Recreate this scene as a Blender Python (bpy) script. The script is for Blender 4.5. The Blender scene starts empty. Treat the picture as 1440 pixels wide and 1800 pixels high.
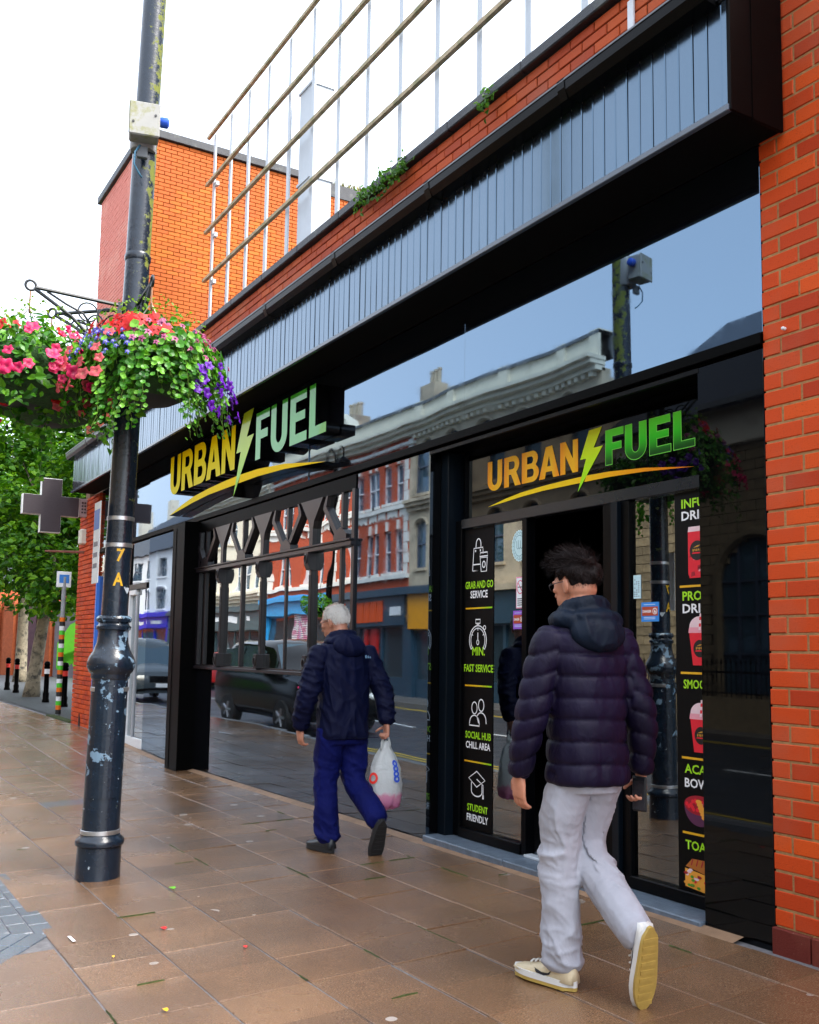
import bpy, bmesh, math, random
from mathutils import Vector, Matrix, Euler, noise as mnoise
random.seed(7)
SC = bpy.context.scene
COL = SC.collection
R_ = math.radians

# ------------------------------------------------------------------ camera
def make_camera():
    y, p, r = R_(31.1), R_(5.6), R_(0.85)
    fwd = Vector((-math.cos(y)*math.cos(p), math.sin(y)*math.cos(p), math.sin(p)))
    right = Vector((math.sin(y), math.cos(y), 0))
    up = right.cross(fwd)
    c, s = math.cos(r), math.sin(r)
    Rv = right*c + up*s
    Uv = -right*s + up*c
    cd = bpy.data.cameras.new('camera')
    cam = bpy.data.objects.new('camera', cd)
    COL.objects.link(cam)
    cam.matrix_world = Matrix(((Rv.x, Uv.x, -fwd.x, 0.0), (Rv.y, Uv.y, -fwd.y, -3.9), (Rv.z, Uv.z, -fwd.z, 1.35), (0, 0, 0, 1)))
    cd.sensor_fit = 'VERTICAL'; cd.sensor_height = 36.0; cd.sensor_width = 28.8
    cd.lens = 1720/1800*36
    cd.shift_x = 2/1800; cd.shift_y = 77/1800
    cd.clip_start = 0.05; cd.clip_end = 3000
    SC.camera = cam
make_camera()

# ------------------------------------------------------------------ sky and sun (bright overcast)
SUN_EL, SUN_AZ = 52, 55          # azimuth in degrees, clockwise from +Y
W = bpy.data.worlds.new('World'); SC.world = W; W.use_nodes = True
nt = W.node_tree
bg = nt.nodes['Background']
sky = nt.nodes.new('ShaderNodeTexSky'); sky.sky_type = 'NISHITA'; sky.sun_disc = False
sky.sun_elevation = R_(SUN_EL); sky.sun_rotation = R_(SUN_AZ)
sky.air_density = 1.0; sky.dust_density = 4.0; sky.ozone_density = 1.2
hs = nt.nodes.new('ShaderNodeHueSaturation'); hs.inputs['Saturation'].default_value = 0.45   # cloud cover greys the blue
nt.links.new(sky.outputs[0], hs.inputs['Color']); cl = nt.nodes.new('ShaderNodeMix'); cl.data_type = 'RGBA'; cl.inputs[0].default_value = .5     # even cloud deck
cl.inputs[7].default_value = (3.3, 3.7, 4.3, 1)
nt.links.new(hs.outputs[0], cl.inputs[6]); nt.links.new(cl.outputs[2], bg.inputs['Color'])
bg.inputs['Strength'].default_value = 0.15
sd = bpy.data.lights.new('sun', 'SUN'); sd.energy = 1.1; sd.angle = R_(25); sd.color = (1.0, 0.95, 0.88)
so = bpy.data.objects.new('sun', sd); COL.objects.link(so)
_az = R_(SUN_AZ); _el = R_(SUN_EL)
_d = Vector((math.sin(_az)*math.cos(_el), math.cos(_az)*math.cos(_el), math.sin(_el)))
so.rotation_euler = _d.to_track_quat('Z', 'Y').to_euler()
so.location = (0, -6, 30)
vs = SC.view_settings
vs.view_transform = 'Standard'; vs.look = 'None'; vs.gamma = 1.0; vs.use_curve_mapping = False
vs.exposure = 2.3
SC.render.film_transparent = False
cy = SC.cycles
cy.max_bounces = 8; cy.transparent_max_bounces = 16; cy.glossy_bounces = 4; cy.transmission_bounces = 4; cy.diffuse_bounces = 3
cy.use_denoising = True

# ------------------------------------------------------------------ helpers
def interp(x, xs, ys):
    if x <= xs[0]: return ys[0]
    for i in range(len(xs)-1):
        if x <= xs[i+1]:
            t = (x-xs[i])/(xs[i+1]-xs[i]); return ys[i]+(ys[i+1]-ys[i])*t
    return ys[-1]
def gz(x, y):          # the pavement falls a little to the kerb and dips along the street
    return interp(x, [-60, -16.5, -12.5, -3.3, 10], [.05, .05, -.08, 0, .1]) + .028*min(y, 0)
KERB = -3.35
ROADZ = -.20

def tag(o, label=None, cat=None, group=None, kind=None):
    if label: o['label'] = label
    if cat: o['category'] = cat
    if group: o['group'] = group
    if kind: o['kind'] = kind
    return o
def empty(name, loc=(0, 0, 0), rz=0.0, parent=None):
    o = bpy.data.objects.new(name, None); COL.objects.link(o)
    o.empty_display_size = .2
    o.location = loc; o.rotation_euler = (0, 0, rz)
    if parent: o.parent = parent
    return o
def thing(name, label, cat, loc=(0, 0, 0), rz=0.0, group=None):
    return tag(empty(name, loc, rz), label, cat, group)
def linkobj(name, me, parent=None, loc=None, rot=None, scl=None):
    o = bpy.data.objects.new(name, me); COL.objects.link(o)
    if parent: o.parent = parent
    if loc is not None: o.location = loc
    if rot is not None: o.rotation_euler = rot
    if scl is not None: o.scale = scl
    return o

class MB:
    def __init__(s): s.v = []; s.f = []; s.m = []
    def add(s, vs, fs, mi=0):
        n = len(s.v); s.v += [tuple(v) for v in vs]
        s.f += [tuple(i+n for i in f) for f in fs]; s.m += [mi]*len(fs); return s
    def box(s, x0, x1, y0, y1, z0, z1, mi=0):
        if x0 > x1: x0, x1 = x1, x0
        if y0 > y1: y0, y1 = y1, y0
        if z0 > z1: z0, z1 = z1, z0
        v = [(x0,y0,z0),(x1,y0,z0),(x1,y1,z0),(x0,y1,z0),(x0,y0,z1),(x1,y0,z1),(x1,y1,z1),(x0,y1,z1)]
        return s.add(v, [(0,3,2,1),(4,5,6,7),(0,1,5,4),(1,2,6,5),(2,3,7,6),(3,0,4,7)], mi)
    def bev(s, x0, x1, y0, y1, z0, z1, b=.006, mi=0):      # box with chamfered edges
        bm = bmesh.new(); bmesh.ops.create_cube(bm, size=1)
        for v in bm.verts:
            v.co = Vector(((x0+x1)/2+v.co.x*abs(x1-x0), (y0+y1)/2+v.co.y*abs(y1-y0), (z0+z1)/2+v.co.z*abs(z1-z0)))
        bmesh.ops.bevel(bm, geom=bm.edges[:], offset=b, segments=1, affect='EDGES')
        s.bm(bm, mi); bm.free(); return s
    def bm(s, bm, mi=0):
        bm.verts.index_update()
        return s.add([v.co for v in bm.verts], [[v.index for v in f.verts] for f in bm.faces], mi)
    def quad(s, a, b, c, d, mi=0): return s.add([a, b, c, d], [(0, 1, 2, 3)], mi)
    def prism(s, poly, y0, y1, mi=0, axis='y', mi_side=None):       # polygon of (u,w) extruded along an axis
        n = len(poly)
        def P(u, w, d):
            return {'y': (u, d, w), 'x': (d, u, w), 'z': (u, w, d)}[axis]
        v = [P(u, w, y0) for u, w in poly]+[P(u, w, y1) for u, w in poly]
        s.add(v, [tuple(range(n)), tuple(range(2*n-1, n-1, -1))], mi)
        s.add(v, [(i, i+n, (i+1) % n+n, (i+1) % n) for i in range(n)], mi if mi_side is None else mi_side)
        return s
    def tube(s, pts, r, n=8, mi=0, cap=True, closed=False):
        pts = [Vector(p) for p in pts]; k = len(pts)
        rs = r if isinstance(r, (list, tuple)) else [r]*k
        t0 = None; vs = []
        for i, p in enumerate(pts):
            a = pts[i-1] if (i > 0 or closed) else p
            b = pts[(i+1) % k] if (i < k-1 or closed) else p
            t = (b-a)
            if t.length < 1e-9: t = Vector((0, 0, 1))
            t.normalize()
            if t0 is None:
                u = t.orthogonal().normalized()
            else:
                u = (u - t*u.dot(t))
                u = u.normalized() if u.length > 1e-6 else t.orthogonal().normalized()
            w = t.cross(u); t0 = t
            for j in range(n):
                a_ = 2*math.pi*j/n
                vs.append(p+(u*math.cos(a_)+w*math.sin(a_))*rs[i])
        fs = []
        for i in range(k if closed else k-1):
            i2 = (i+1) % k
            for j in range(n):
                fs.append((i*n+j, i*n+(j+1) % n, i2*n+(j+1) % n, i2*n+j))
        if cap and not closed: fs += [tuple(range(n-1, -1, -1)), tuple((k-1)*n+j for j in range(n))]
        return s.add(vs, fs, mi)
    def lathe(s, prof, n=24, c=(0, 0), mi=0, capb=True, capt=True, lean=(0, 0)):
        vs = []
        for r, z in prof:
            for j in range(n):
                a = 2*math.pi*j/n
                vs.append((c[0]+r*math.cos(a)+lean[0]*z, c[1]+r*math.sin(a)+lean[1]*z, z))
        k = len(prof); fs = []
        for i in range(k-1):
            for j in range(n):
                fs.append((i*n+j, i*n+(j+1) % n, (i+1)*n+(j+1) % n, (i+1)*n+j))
        if capb: fs.append(tuple(range(n-1, -1, -1)))
        if capt: fs.append(tuple((k-1)*n+j for j in range(n)))
        return s.add(vs, fs, mi)
    def sphere(s, c, r, nu=12, nv=8, mi=0):
        rx, ry, rz = r if isinstance(r, (tuple, list)) else (r, r, r)
        vs = [(c[0], c[1], c[2]-rz)]
        for i in range(1, nv):
            t = math.pi*i/nv
            for j in range(nu):
                a = 2*math.pi*j/nu
                vs.append((c[0]+rx*math.sin(t)*math.cos(a), c[1]+ry*math.sin(t)*math.sin(a), c[2]-rz*math.cos(t)))
        vs.append((c[0], c[1], c[2]+rz)); fs = []
        for j in range(nu): fs.append((0, 1+(j+1) % nu, 1+j))
        for i in range(nv-2):
            for j in range(nu):
                a = 1+i*nu; fs.append((a+j, a+(j+1) % nu, a+nu+(j+1) % nu, a+nu+j))
        a = 1+(nv-2)*nu
        for j in range(nu): fs.append((a+j, a+(j+1) % nu, len(vs)-1))
        return s.add(vs, fs, mi)
    def loft(s, rings, mi=0, caps=True):       # rings: lists of points, equal length, closed
        n = len(rings[0]); vs = [p for r in rings for p in r]; fs = []
        for i in range(len(rings)-1):
            for j in range(n):
                fs.append((i*n+j, i*n+(j+1) % n, (i+1)*n+(j+1) % n, (i+1)*n+j))
        if caps: fs += [tuple(range(n-1, -1, -1)), tuple((len(rings)-1)*n+j for j in range(n))]
        return s.add(vs, fs, mi)
    def ribbon(s, pts, w, y, t=.001, mi=0, closed=False):    # flat stroke in the XZ plane, facing -Y
        k = len(pts); L = []; Rr = []
        for i in range(k):
            a = pts[i-1] if (i > 0 or closed) else pts[i]
            b = pts[(i+1) % k] if (i < k-1 or closed) else pts[i]
            dx, dz = b[0]-a[0], b[1]-a[1]; l = math.hypot(dx, dz) or 1
            nx, nz = -dz/l*w/2, dx/l*w/2
            L.append((pts[i][0]+nx, y, pts[i][1]+nz)); Rr.append((pts[i][0]-nx, y, pts[i][1]-nz))
        fs = []
        for i in range(k if closed else k-1):
            j = (i+1) % k; fs.append((i, j, k+j, k+i))
        return s.add(L+Rr, fs, mi)
    def mesh(s, name, mats, smooth=False):
        me = bpy.data.meshes.new(name); me.from_pydata(s.v, [], s.f)
        for m in (mats if isinstance(mats, (list, tuple)) else [mats]): me.materials.append(m)
        me.polygons.foreach_set('material_index', s.m)
        if smooth: me.polygons.foreach_set('use_smooth', [True]*len(me.polygons))
        me.update(); return me
    def build(s, name, mats, parent=None, smooth=False, loc=None, rot=None, kind=None, fix=False):
        me = s.mesh(name, mats, smooth)
        if fix or smooth:
            bm = bmesh.new(); bm.from_mesh(me); bmesh.ops.recalc_face_normals(bm, faces=bm.faces[:]); bm.to_mesh(me); bm.free()
        if smooth == 'auto':
            me.polygons.foreach_set('use_smooth', [True]*len(me.polygons))
            bm = bmesh.new(); bm.from_mesh(me)
            for e in bm.edges:
                if len(e.link_faces) == 2 and e.calc_face_angle(0) > R_(38): e.smooth = False
            bm.to_mesh(me); bm.free()
        o = linkobj(name, me, parent, loc, rot)
        if kind: o['kind'] = kind
        return o

def copy_tree(o, parent=None):
    c = o.copy(); COL.objects.link(c); c.parent = parent
    for ch in list(o.children):
        copy_tree(ch, c)
    return c
def remeshed(mb, name, mats, voxel=.01, smooth_it=6, parent=None, fac=.5, fn=None, holder=None):
    """several overlapping closed shapes melted into one continuous skin"""
    me = mb.mesh(name+'_raw', [])
    tmp = bpy.data.objects.new('tmp', me); COL.objects.link(tmp)
    r = tmp.modifiers.new('r', 'REMESH'); r.mode = 'VOXEL'; r.voxel_size = voxel
    if smooth_it:
        sm = tmp.modifiers.new('s', 'SMOOTH'); sm.iterations = smooth_it; sm.factor = fac
    dg = bpy.context.evaluated_depsgraph_get()
    me2 = bpy.data.meshes.new_from_object(tmp.evaluated_get(dg))
    bpy.data.objects.remove(tmp); bpy.data.meshes.remove(me)
    me2.name = name; me2.materials.clear()
    for m in (mats if isinstance(mats, (list, tuple)) else [mats]): me2.materials.append(m)
    if fn:
        for v in me2.vertices: v.co = fn(v.co)
    me2.polygons.foreach_set('use_smooth', [True]*len(me2.polygons)); me2.update()
    return linkobj(name, me2, parent)

# ------------------------------------------------------------------ procedural materials
MATS = {}
def ramp(n, stops, interp_='LINEAR'):
    cr = n.color_ramp; cr.interpolation = interp_
    while len(cr.elements) > 1: cr.elements.remove(cr.elements[-1])
    cr.elements[0].position = stops[0][0]; cr.elements[0].color = (*stops[0][1], 1)
    for p, c in stops[1:]:
        e = cr.elements.new(p); e.color = (*c, 1)
class NT:
    def __init__(s, m): s.t = m.node_tree; s.n = s.t.nodes; s.l = s.t.links
    def new(s, typ, **kw):
        n = s.n.new(typ)
        for k, v in kw.items():
            if k in n.inputs: n.inputs[k].default_value = v
            else: setattr(n, k, v)
        return n
    def noise(s, vec, scale, detail=4, rough=.55, dist=0):
        n = s.new('ShaderNodeTexNoise'); n.inputs['Scale'].default_value = scale; n.inputs['Detail'].default_value = detail
        n.inputs['Roughness'].default_value = rough; n.inputs['Distortion'].default_value = dist
        s.l.new(vec, n.inputs['Vector']); return n.outputs['Fac']
    def ramp(s, fac, stops, ip='LINEAR'):
        n = s.new('ShaderNodeValToRGB'); ramp(n, stops, ip); s.l.new(fac, n.inputs[0]); return n.outputs[0]
    def mix(s, fac, a, b, mode='MIX'):
        n = s.new('ShaderNodeMix', data_type='RGBA', blend_type=mode)
        for inp, val in ((n.inputs[0], fac), (n.inputs[6], a), (n.inputs[7], b)):
            if hasattr(val, 'is_linked') or hasattr(val, 'node'): s.l.new(val, inp)
            elif isinstance(val, (tuple, list)): inp.default_value = (*val[:3], 1)
            else: inp.default_value = val
        return n.outputs[2]
    def math(s, op, a, b=None, c=None, clamp=False):
        n = s.new('ShaderNodeMath', operation=op); n.use_clamp = clamp
        for i, val in enumerate((a, b, c)):
            if val is None: continue
            if hasattr(val, 'node'): s.l.new(val, n.inputs[i])
            else: n.inputs[i].default_value = val
        return n.outputs[0]
def g3(v): return (v, v, v)
def newmat(name):
    m = bpy.data.materials.new(name); m.use_nodes = True
    return m, NT(m), m.node_tree.nodes['Principled BSDF']
def M(name, col, rough=.6, var=.15, vscale=6, bump=0, bscale=60, spec=.5, metal=0, objvar=0, col2=None, c2scale=3, c2at=(.55, .65),
      rvar=0, ior=1.5, coords='Object', coat=0, alpha=1, sheen=0):
    if name in MATS: return MATS[name]
    m, t, b = newmat(name)
    tc = t.new('ShaderNodeTexCoord'); vec = tc.outputs[coords]
    if coords == 'World':
        pass
    c = col
    nf = t.noise(vec, vscale, 5, .6)
    cc = t.ramp(nf, [(.25, tuple(max(0, x*(1-var)) for x in col)), (.75, tuple(min(1, x*(1+var)) for x in col))])
    if col2:
        n2 = t.noise(vec, c2scale, 6, .65)
        k = t.ramp(n2, [(c2at[0], g3(0)), (c2at[1], g3(1))])
        cc = t.mix(k, cc, col2)
    if objvar:
        oi = t.new('ShaderNodeObjectInfo')
        k = t.ramp(oi.outputs['Random'], [(0, g3(1-objvar)), (1, g3(1+objvar))])
        cc = t.mix(1.0, cc, k, 'MULTIPLY')
    t.l.new(cc, b.inputs['Base Color'])
    if rvar:
        rr = t.ramp(t.noise(vec, vscale*.7, 4), [(.3, g3(max(0.02, rough-rvar))), (.7, g3(min(1, rough+rvar)))])
        t.l.new(rr, b.inputs['Roughness'])
    else: b.inputs['Roughness'].default_value = rough
    b.inputs['Metallic'].default_value = metal; b.inputs['IOR'].default_value = ior
    b.inputs['Specular IOR Level'].default_value = spec
    if coat: b.inputs['Coat Weight'].default_value = coat; b.inputs['Coat Roughness'].default_value = .05
    if sheen: b.inputs['Sheen Weight'].default_value = sheen
    if bump:
        bp = t.new('ShaderNodeBump'); bp.inputs['Strength'].default_value = bump; bp.inputs['Distance'].default_value = .01
        t.l.new(t.noise(vec, bscale, 4), bp.inputs['Height']); t.l.new(bp.outputs[0], b.inputs['Normal'])
    MATS[name] = m; return m
def emit(name, col, s):
    m, t, b = newmat(name); b.inputs['Base Color'].default_value = (*col, 1)
    b.inputs['Emission Color'].default_value = (*col, 1); b.inputs['Emission Strength'].default_value = s; return m
def flat(name, col, rough=.5, spec=.4): return M(name, col, rough, var=.06, vscale=20, spec=spec)
# ------------------------------------------------------------------ shop materials
def gloss_black(name, wav=.0016, sc=1.1, rough=.015, base=(.0035, .0035, .0045), ior=2.75, tint=(.47, .71, .98), zs=.6):
    m, t, b = newmat(name)
    b.inputs['Base Color'].default_value = (*base, 1); b.inputs['IOR'].default_value = ior
    b.inputs['Roughness'].default_value = rough
    b.inputs['Specular Tint'].default_value = (*tint, 1)
    tc = t.new('ShaderNodeNewGeometry')
    mp = t.new('ShaderNodeMapping'); mp.inputs['Scale'].default_value = (1, 1, zs)
    t.l.new(tc.outputs['Position'], mp.inputs[0])
    bp = t.new('ShaderNodeBump'); bp.inputs['Strength'].default_value = 1; bp.inputs['Distance'].default_value = wav
    t.l.new(t.noise(mp.outputs[0], sc, 1.5, .4), bp.inputs['Height']); t.l.new(bp.outputs[0], b.inputs['Normal'])
    dn = t.noise(tc.outputs['Position'], 9, 6, .7)
    rr = t.ramp(dn, [(.45, g3(rough)), (.8, g3(rough+.05))]); t.l.new(rr, b.inputs['Roughness'])
    return m
PANEL = gloss_black('black_gloss_panel', .0065, .6)
RISER = gloss_black('black_gloss_riser', .004, .8, ior=3.2, tint=(.62, .8, 1.0))
PANEL_F = gloss_black('black_gloss_panel_flat', .0025, .6, ior=1.5, tint=(.42, .5, .58), base=(.0012, .0012, .0016))
COLUMN = M('black_satin_column', (.0012, .0012, .0012), .4, .2, spec=.03)
BOARD = gloss_black('black_fascia_board', .004, 3.0, .17, (.005, .006, .008), 2.35, (.50, .74, 1.0), .25)
SOFFIT = M('black_soffit', (.0015, .0015, .0015), .8, .2, spec=.1)
GUTTER = M('black_gutter', (.0018, .0018, .002), .25, .3, spec=.1)
FRAME = M('satin_black_frame', (.0015, .0018, .0025), .28, .2, spec=.10)
JAMB = M('navy_black_jamb', (.003, .006, .010), .3, .2, spec=.2)
TIMBER = M('dark_window_timber', (.010, .0075, .009), .3, .3, spec=.45, ior=1.5)
SILLSTONE = M('blue_grey_sill_stone', (.12, .155, .20), .35, .35, 14, .4, 60)
DARKROOM = M('dark_interior', (.006, .006, .008), .8, .3)
def glassmat(name, tint=(.10, .16, .18), ior=1.75, wav=.0012, sc=1.3, spec_tint=(.86, .95, 1.0)):
    m, t, b = newmat(name); t.n.remove(b)
    out = t.n['Material Output']
    geo = t.new('ShaderNodeNewGeometry')
    bp = t.new('ShaderNodeBump'); bp.inputs['Strength'].default_value = 1; bp.inputs['Distance'].default_value = wav
    t.l.new(t.noise(geo.outputs['Position'], sc, 1.5, .4), bp.inputs['Height'])
    gl = t.new('ShaderNodeBsdfGlossy'); gl.inputs['Roughness'].default_value = .01; gl.inputs['Color'].default_value = (*spec_tint, 1)
    t.l.new(bp.outputs[0], gl.inputs['Normal'])
    tr = t.new('ShaderNodeBsdfTransparent'); tr.inputs['Color'].default_value = (*tint, 1)
    fr = t.new('ShaderNodeFresnel'); fr.inputs['IOR'].default_value = ior
    mx = t.new('ShaderNodeMixShader'); t.l.new(fr.outputs[0], mx.inputs[0]); t.l.new(tr.outputs[0], mx.inputs[1]); t.l.new(gl.outputs[0], mx.inputs[2])
    t.l.new(mx.outputs[0], out.inputs['Surface']); return m
GLASS = glassmat('window_glass', (.35, .5, .55), 7.0, .004, spec_tint=(.92, .97, 1.0))
DGLASS = glassmat('door_glass', (.4, .5, .5), 3.4, .0010, .7)

def brickmat(name, col, ov=.26, dirt=(.30, .12, .07)):
    m, t, b = newmat(name)
    tc = t.new('ShaderNodeTexCoord'); oi = t.new('ShaderNodeObjectInfo')
    geo = t.new('ShaderNodeNewGeometry')
    k = t.ramp(oi.outputs['Random'], [(0, (1-ov, 1-ov*1.6, 1-ov)), (.5, (1, 1, 1)), (1, (1+ov*.6, 1+ov*1.4, 1+ov))])
    c = t.mix(1.0, col, k, 'MULTIPLY')
    sp = t.noise(geo.outputs['Position'], 130, 3, .7)
    c = t.mix(t.ramp(sp, [(.30, g3(.55)), (.42, g3(0))]), c, tuple(x*.35 for x in col))
    big = t.noise(geo.outputs['Position'], 1.7, 5, .6)
    c = t.mix(t.ramp(big, [(.50, g3(0)), (.74, g3(.4))]), c, dirt)
    wsp = t.noise(geo.outputs['Position'], 21, 5, .75)
    c = t.mix(t.ramp(wsp, [(.68, g3(0)), (.76, g3(.35))]), c, (.75, .55, .45))
    t.l.new(c, b.inputs['Base Color']); b.inputs['Roughness'].default_value = .72; b.inputs['Specular IOR Level'].default_value = .3
    bp = t.new('ShaderNodeBump'); bp.inputs['Strength'].default_value = .5; bp.inputs['Distance'].default_value = .004
    t.l.new(t.noise(geo.outputs['Position'], 160, 4), bp.inputs['Height']); t.l.new(bp.outputs[0], b.inputs['Normal'])
    return m
BRICK = brickmat('red_orange_brick', (.54, .055, .003))
BRICKP = brickmat('parapet_brick', (.42, .062, .011), .2)
BRICKO = brickmat('orange_building_brick', (.46, .108, .009), .12, (.44, .075, .02))
MORTAR = M('tan_mortar', (.33, .18, .07), .9, .3, 30, .4, 120)
MORTARD = M('dark_mortar', (.16, .09, .05), .9, .3, 30, .4, 120)
PLINTH = brickmat('dark_plinth_brick', (.16, .025, .012))
COPING = M('dark_coping', (.016, .018, .024), .55, .4, 12, .4, 90, col2=(.05, .055, .05), c2scale=5)

def brick_mesh(l, d, h, b=.004):
    mb = MB()
    v = [(0, 0+b, 0), (l, b, 0), (l, d, 0), (0, d, 0), (0, b, h), (l, b, h), (l, d, h), (0, d, h),
         (b, 0, b), (l-b, 0, b), (l-b, 0, h-b), (b, 0, h-b)]
    mb.add(v, [(0, 3, 2, 1), (4, 5, 6, 7), (1, 2, 6, 5), (2, 3, 7, 6), (3, 0, 4, 7), (8, 9, 10, 11), (0, 1, 9, 8), (1, 5, 10, 9), (5, 4, 11, 10), (4, 0, 8, 11)])
    return mb
_bm = {}
def brick_data(l, d, h, mat):
    k = (round(l, 4), d, h, mat.name)
    if k not in _bm: _bm[k] = brick_mesh(l, d, h).mesh('brick', mat)
    return _bm[k]
def brick_wall(parent, x0, x1, z0, z1, y, mat, stuffname=None, course=.075, pitch=.225, j=.010, d=.05, maxn=300, rot=0, org=None, far_first=False, key=None, skip=None):
    """stretcher bond, laid brick by brick in the plane y (facing -Y); with rot the plane turns about z at org"""
    items = []
    n = int(math.ceil((z1-z0)/course - 1e-6))
    for r in range(n):
        zz = z0+r*course; h = min(course, z1-zz)-j
        if h < .012: continue
        x = x0 - (0 if r % 2 else pitch/2)
        while x < x1-.02:
            a = max(x, x0); b = min(x+pitch, x1)-j
            if b-a > .02: items.append((a, zz, b-a, h))
            x += pitch
    if skip: items = [i for i in items if not skip(i[0]+i[2]/2, i[1]+i[3]/2)]
    items.sort(key=key or (lambda i: -i[0]))
    mtx = Matrix.Rotation(rot, 4, 'Z')
    st = MB()
    for q, (a, zz, l, h) in enumerate(items):
        oy = random.uniform(-.0025, .0025)
        p = mtx @ Vector((a, y+oy, 0)); p = p+(Vector(org) if org else Vector())
        if q < maxn:
            o = linkobj('brick', brick_data(round(l, 3), d, round(h, 3), mat), parent, (p.x, p.y, p.z+zz), (0, 0, rot))
        else:
            bm_ = brick_mesh(l, d, h)
            st.add([(mtx @ Vector(v))+p+Vector((0, 0, zz)) for v in bm_.v], bm_.f)
    if st.v:
        o = st.build(stuffname or 'distant_bricks', mat, parent); o['kind'] = 'stuff'

# ------------------------------------------------------------------ shop building
shop = thing('shop_building', 'black gloss clad shop with long dark fascia and brick parapet', 'shop', (0, 0, 0))
XL, XR = -17.6, -3.12
FX0, FX1 = -16.72, -2.97     # fascia extent
PROJ = .38; SOF = 3.90
# room behind the glass
mb = MB()
mb.box(XL, -2.2, 5.0, 5.2, -.1, 5.0); mb.box(XL, -2.2, .5, 5.0, 2.95, 3.1); mb.box(XL, XL+.2, .3, 5.0, -.1, 2.95); mb.box(-2.4, -2.2, .3, 5.0, -.1, 2.95)
mb.box(XL, -2.4, .30, 5.0, -.3, .004)
mb.build('interior_walls', DARKROOM, shop)
mb = MB(); mb.box(XL, -2.98, .28, .5, 2.9, 5.2); mb.box(XL, -2.98, .12, .28, 3.9, 5.26); mb.box(XL, XL+.3, .05, .5, -.1, 5.2)
mb.build('backing_wall', MORTARD, shop)
mb = MB(); mb.box(XL, -3.0, .5, 9, 5.05, 5.15); mb.build('flat_roof', COPING, shop)
# parapet bricks
mb = MB(); mb.box(XL, -3.0, .012, .12, 4.35, 5.27); mb.build('parapet_core', MORTARD, shop)
brick_wall(shop, XL, -3.0, 4.82, 5.27, 0, BRICKP, 'far_parapet_bricks', .075, .225, .009, .05, 296)
mb = MB()
x = XL
while x < -3.0:
    l = min(.9, -3.0-x); mb.bev(x+.002, x+l-.002, -.055, .35, 5.272, 5.352, .008); x += .9
mb.build('parapet_coping', COPING, shop)
# canopy: soffit, boards, gutter, end cap
mb = MB(); mb.box(FX0, FX1-.01, -PROJ+.03, .0-.004, SOF+.012, SOF+.04); mb.build('soffit', SOFFIT, shop)
mb = MB(); mb.box(FX0, FX1-.03, -PROJ+.018, -.006, SOF+.045, 4.46); mb.build('canopy_core', SOFFIT, shop)
mb = MB(); mb.add([(FX0, -.40, 4.50), (FX1, -.40, 4.50), (FX1, -.004, 4.84), (FX0, -.004, 4.84), (FX0, -.40, 4.47), (FX1, -.40, 4.47), (FX1, -.004, 4.8), (FX0, -.004, 4.8)],
                 [(0, 1, 2, 3), (7, 6, 5, 4), (0, 4, 5, 1), (1, 5, 6, 2), (3, 2, 6, 7), (0, 3, 7, 4)]); mb.build('canopy_roof', COPING, shop)
bw = .0905
mbb = MB(); b_ = .006; w_ = bw-.003; h_ = 4.455-SOF-.03
mbb.add([(0, .0, 0), (w_, 0, 0), (w_, 0, h_), (0, 0, h_), (b_, -.004, 0), (w_-b_, -.004, 0), (w_-b_, -.004, h_), (b_, -.004, h_)],
        [(4, 5, 6, 7), (0, 4, 7, 3), (5, 1, 2, 6), (0, 1, 5, 4), (7, 6, 2, 3), (1, 0, 3, 2)])
bme = mbb.mesh('fascia_board', BOARD)
x = FX1-.13
mb = MB(); mb.bev(x+bw+.001, FX1, -PROJ-.012, -PROJ, SOF+.03, 4.455, .004); mb.build('fascia_board', BOARD, shop)
while x > FX0:
    linkobj('fascia_board', bme, shop, (x, -PROJ+random.uniform(-.002, .002), SOF+.03), (random.gauss(.0, .003), 0, random.gauss(0, .0035)))
    x -= bw
mb = MB(); mb.bev(FX0, FX1+.004, -PROJ-.022, -PROJ+.01, SOF-.005, SOF+.029, .004); mb.build('fascia_bottom_trim', M('grey_trim', (.06, .08, .11), .25, .15, spec=.6), shop)
mb = MB(); mb.bev(FX1-.01, FX1+.012, -PROJ-.012, -.24, SOF-.004, 5.2, .004); mb.bev(FX1-.01, FX1+.010, -.235, -.012, SOF-.004, 5.2, .004)
mb.box(FX1-.012, FX1+.016, -.243, -.232, SOF, 5.2)
mb.build('end_cap', M('brown_black_end_cap', (.0018, .0012, .0012), .5, .4, 9, spec=.06, col2=(.10, .09, .085), c2scale=14, c2at=(.70, .74)), shop)
mb = MB(); mb.box(FX1-.05, FX1-.011, -PROJ-.013, -.012, 4.46, 5.2); mb.build('end_board', M('dark_end_board', (.006, .006, .007), .5, .2), shop)
# box gutter
gp = [(-.395, 4.555), (-.50, 4.555), (-.50, 4.545), (-.495, 4.50), (-.47, 4.455), (-.40, 4.45), (-.385, 4.45), (-.385, 4.555)]
mb = MB(); mb.prism(gp, FX0-.05, FX1-.06, axis='x'); mb.build('gutter', GUTTER, shop)
mb = MB(); mb.box(FX0-.05, FX1-.06, -.506, -.494, 4.552, 4.562); mb.build('gutter_lip', M('pale_gutter_lip', (.10, .11, .13), .3, .3, spec=.6), shop)
x = -4.05
while x > FX0:
    mb = MB(); mb.prism([(u*1.0-.006*(1 if u < -.45 else 0), w-.004 if w < 4.5 else w+.012) for u, w in gp], x-.03, x+.03, axis='x'); mb.build('gutter_joint', GUTTER, shop); x -= 1.42
mb = MB(); mb.bev(-4.02, -3.97, -.02, -.003, 4.86, 5.2, .003); mb.box(-4.12, -4.02, -.015, -.003, 4.93, 4.96); mb.build('cable_conduit', M('white_conduit', (.6, .62, .66), .5, .1), shop)
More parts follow.
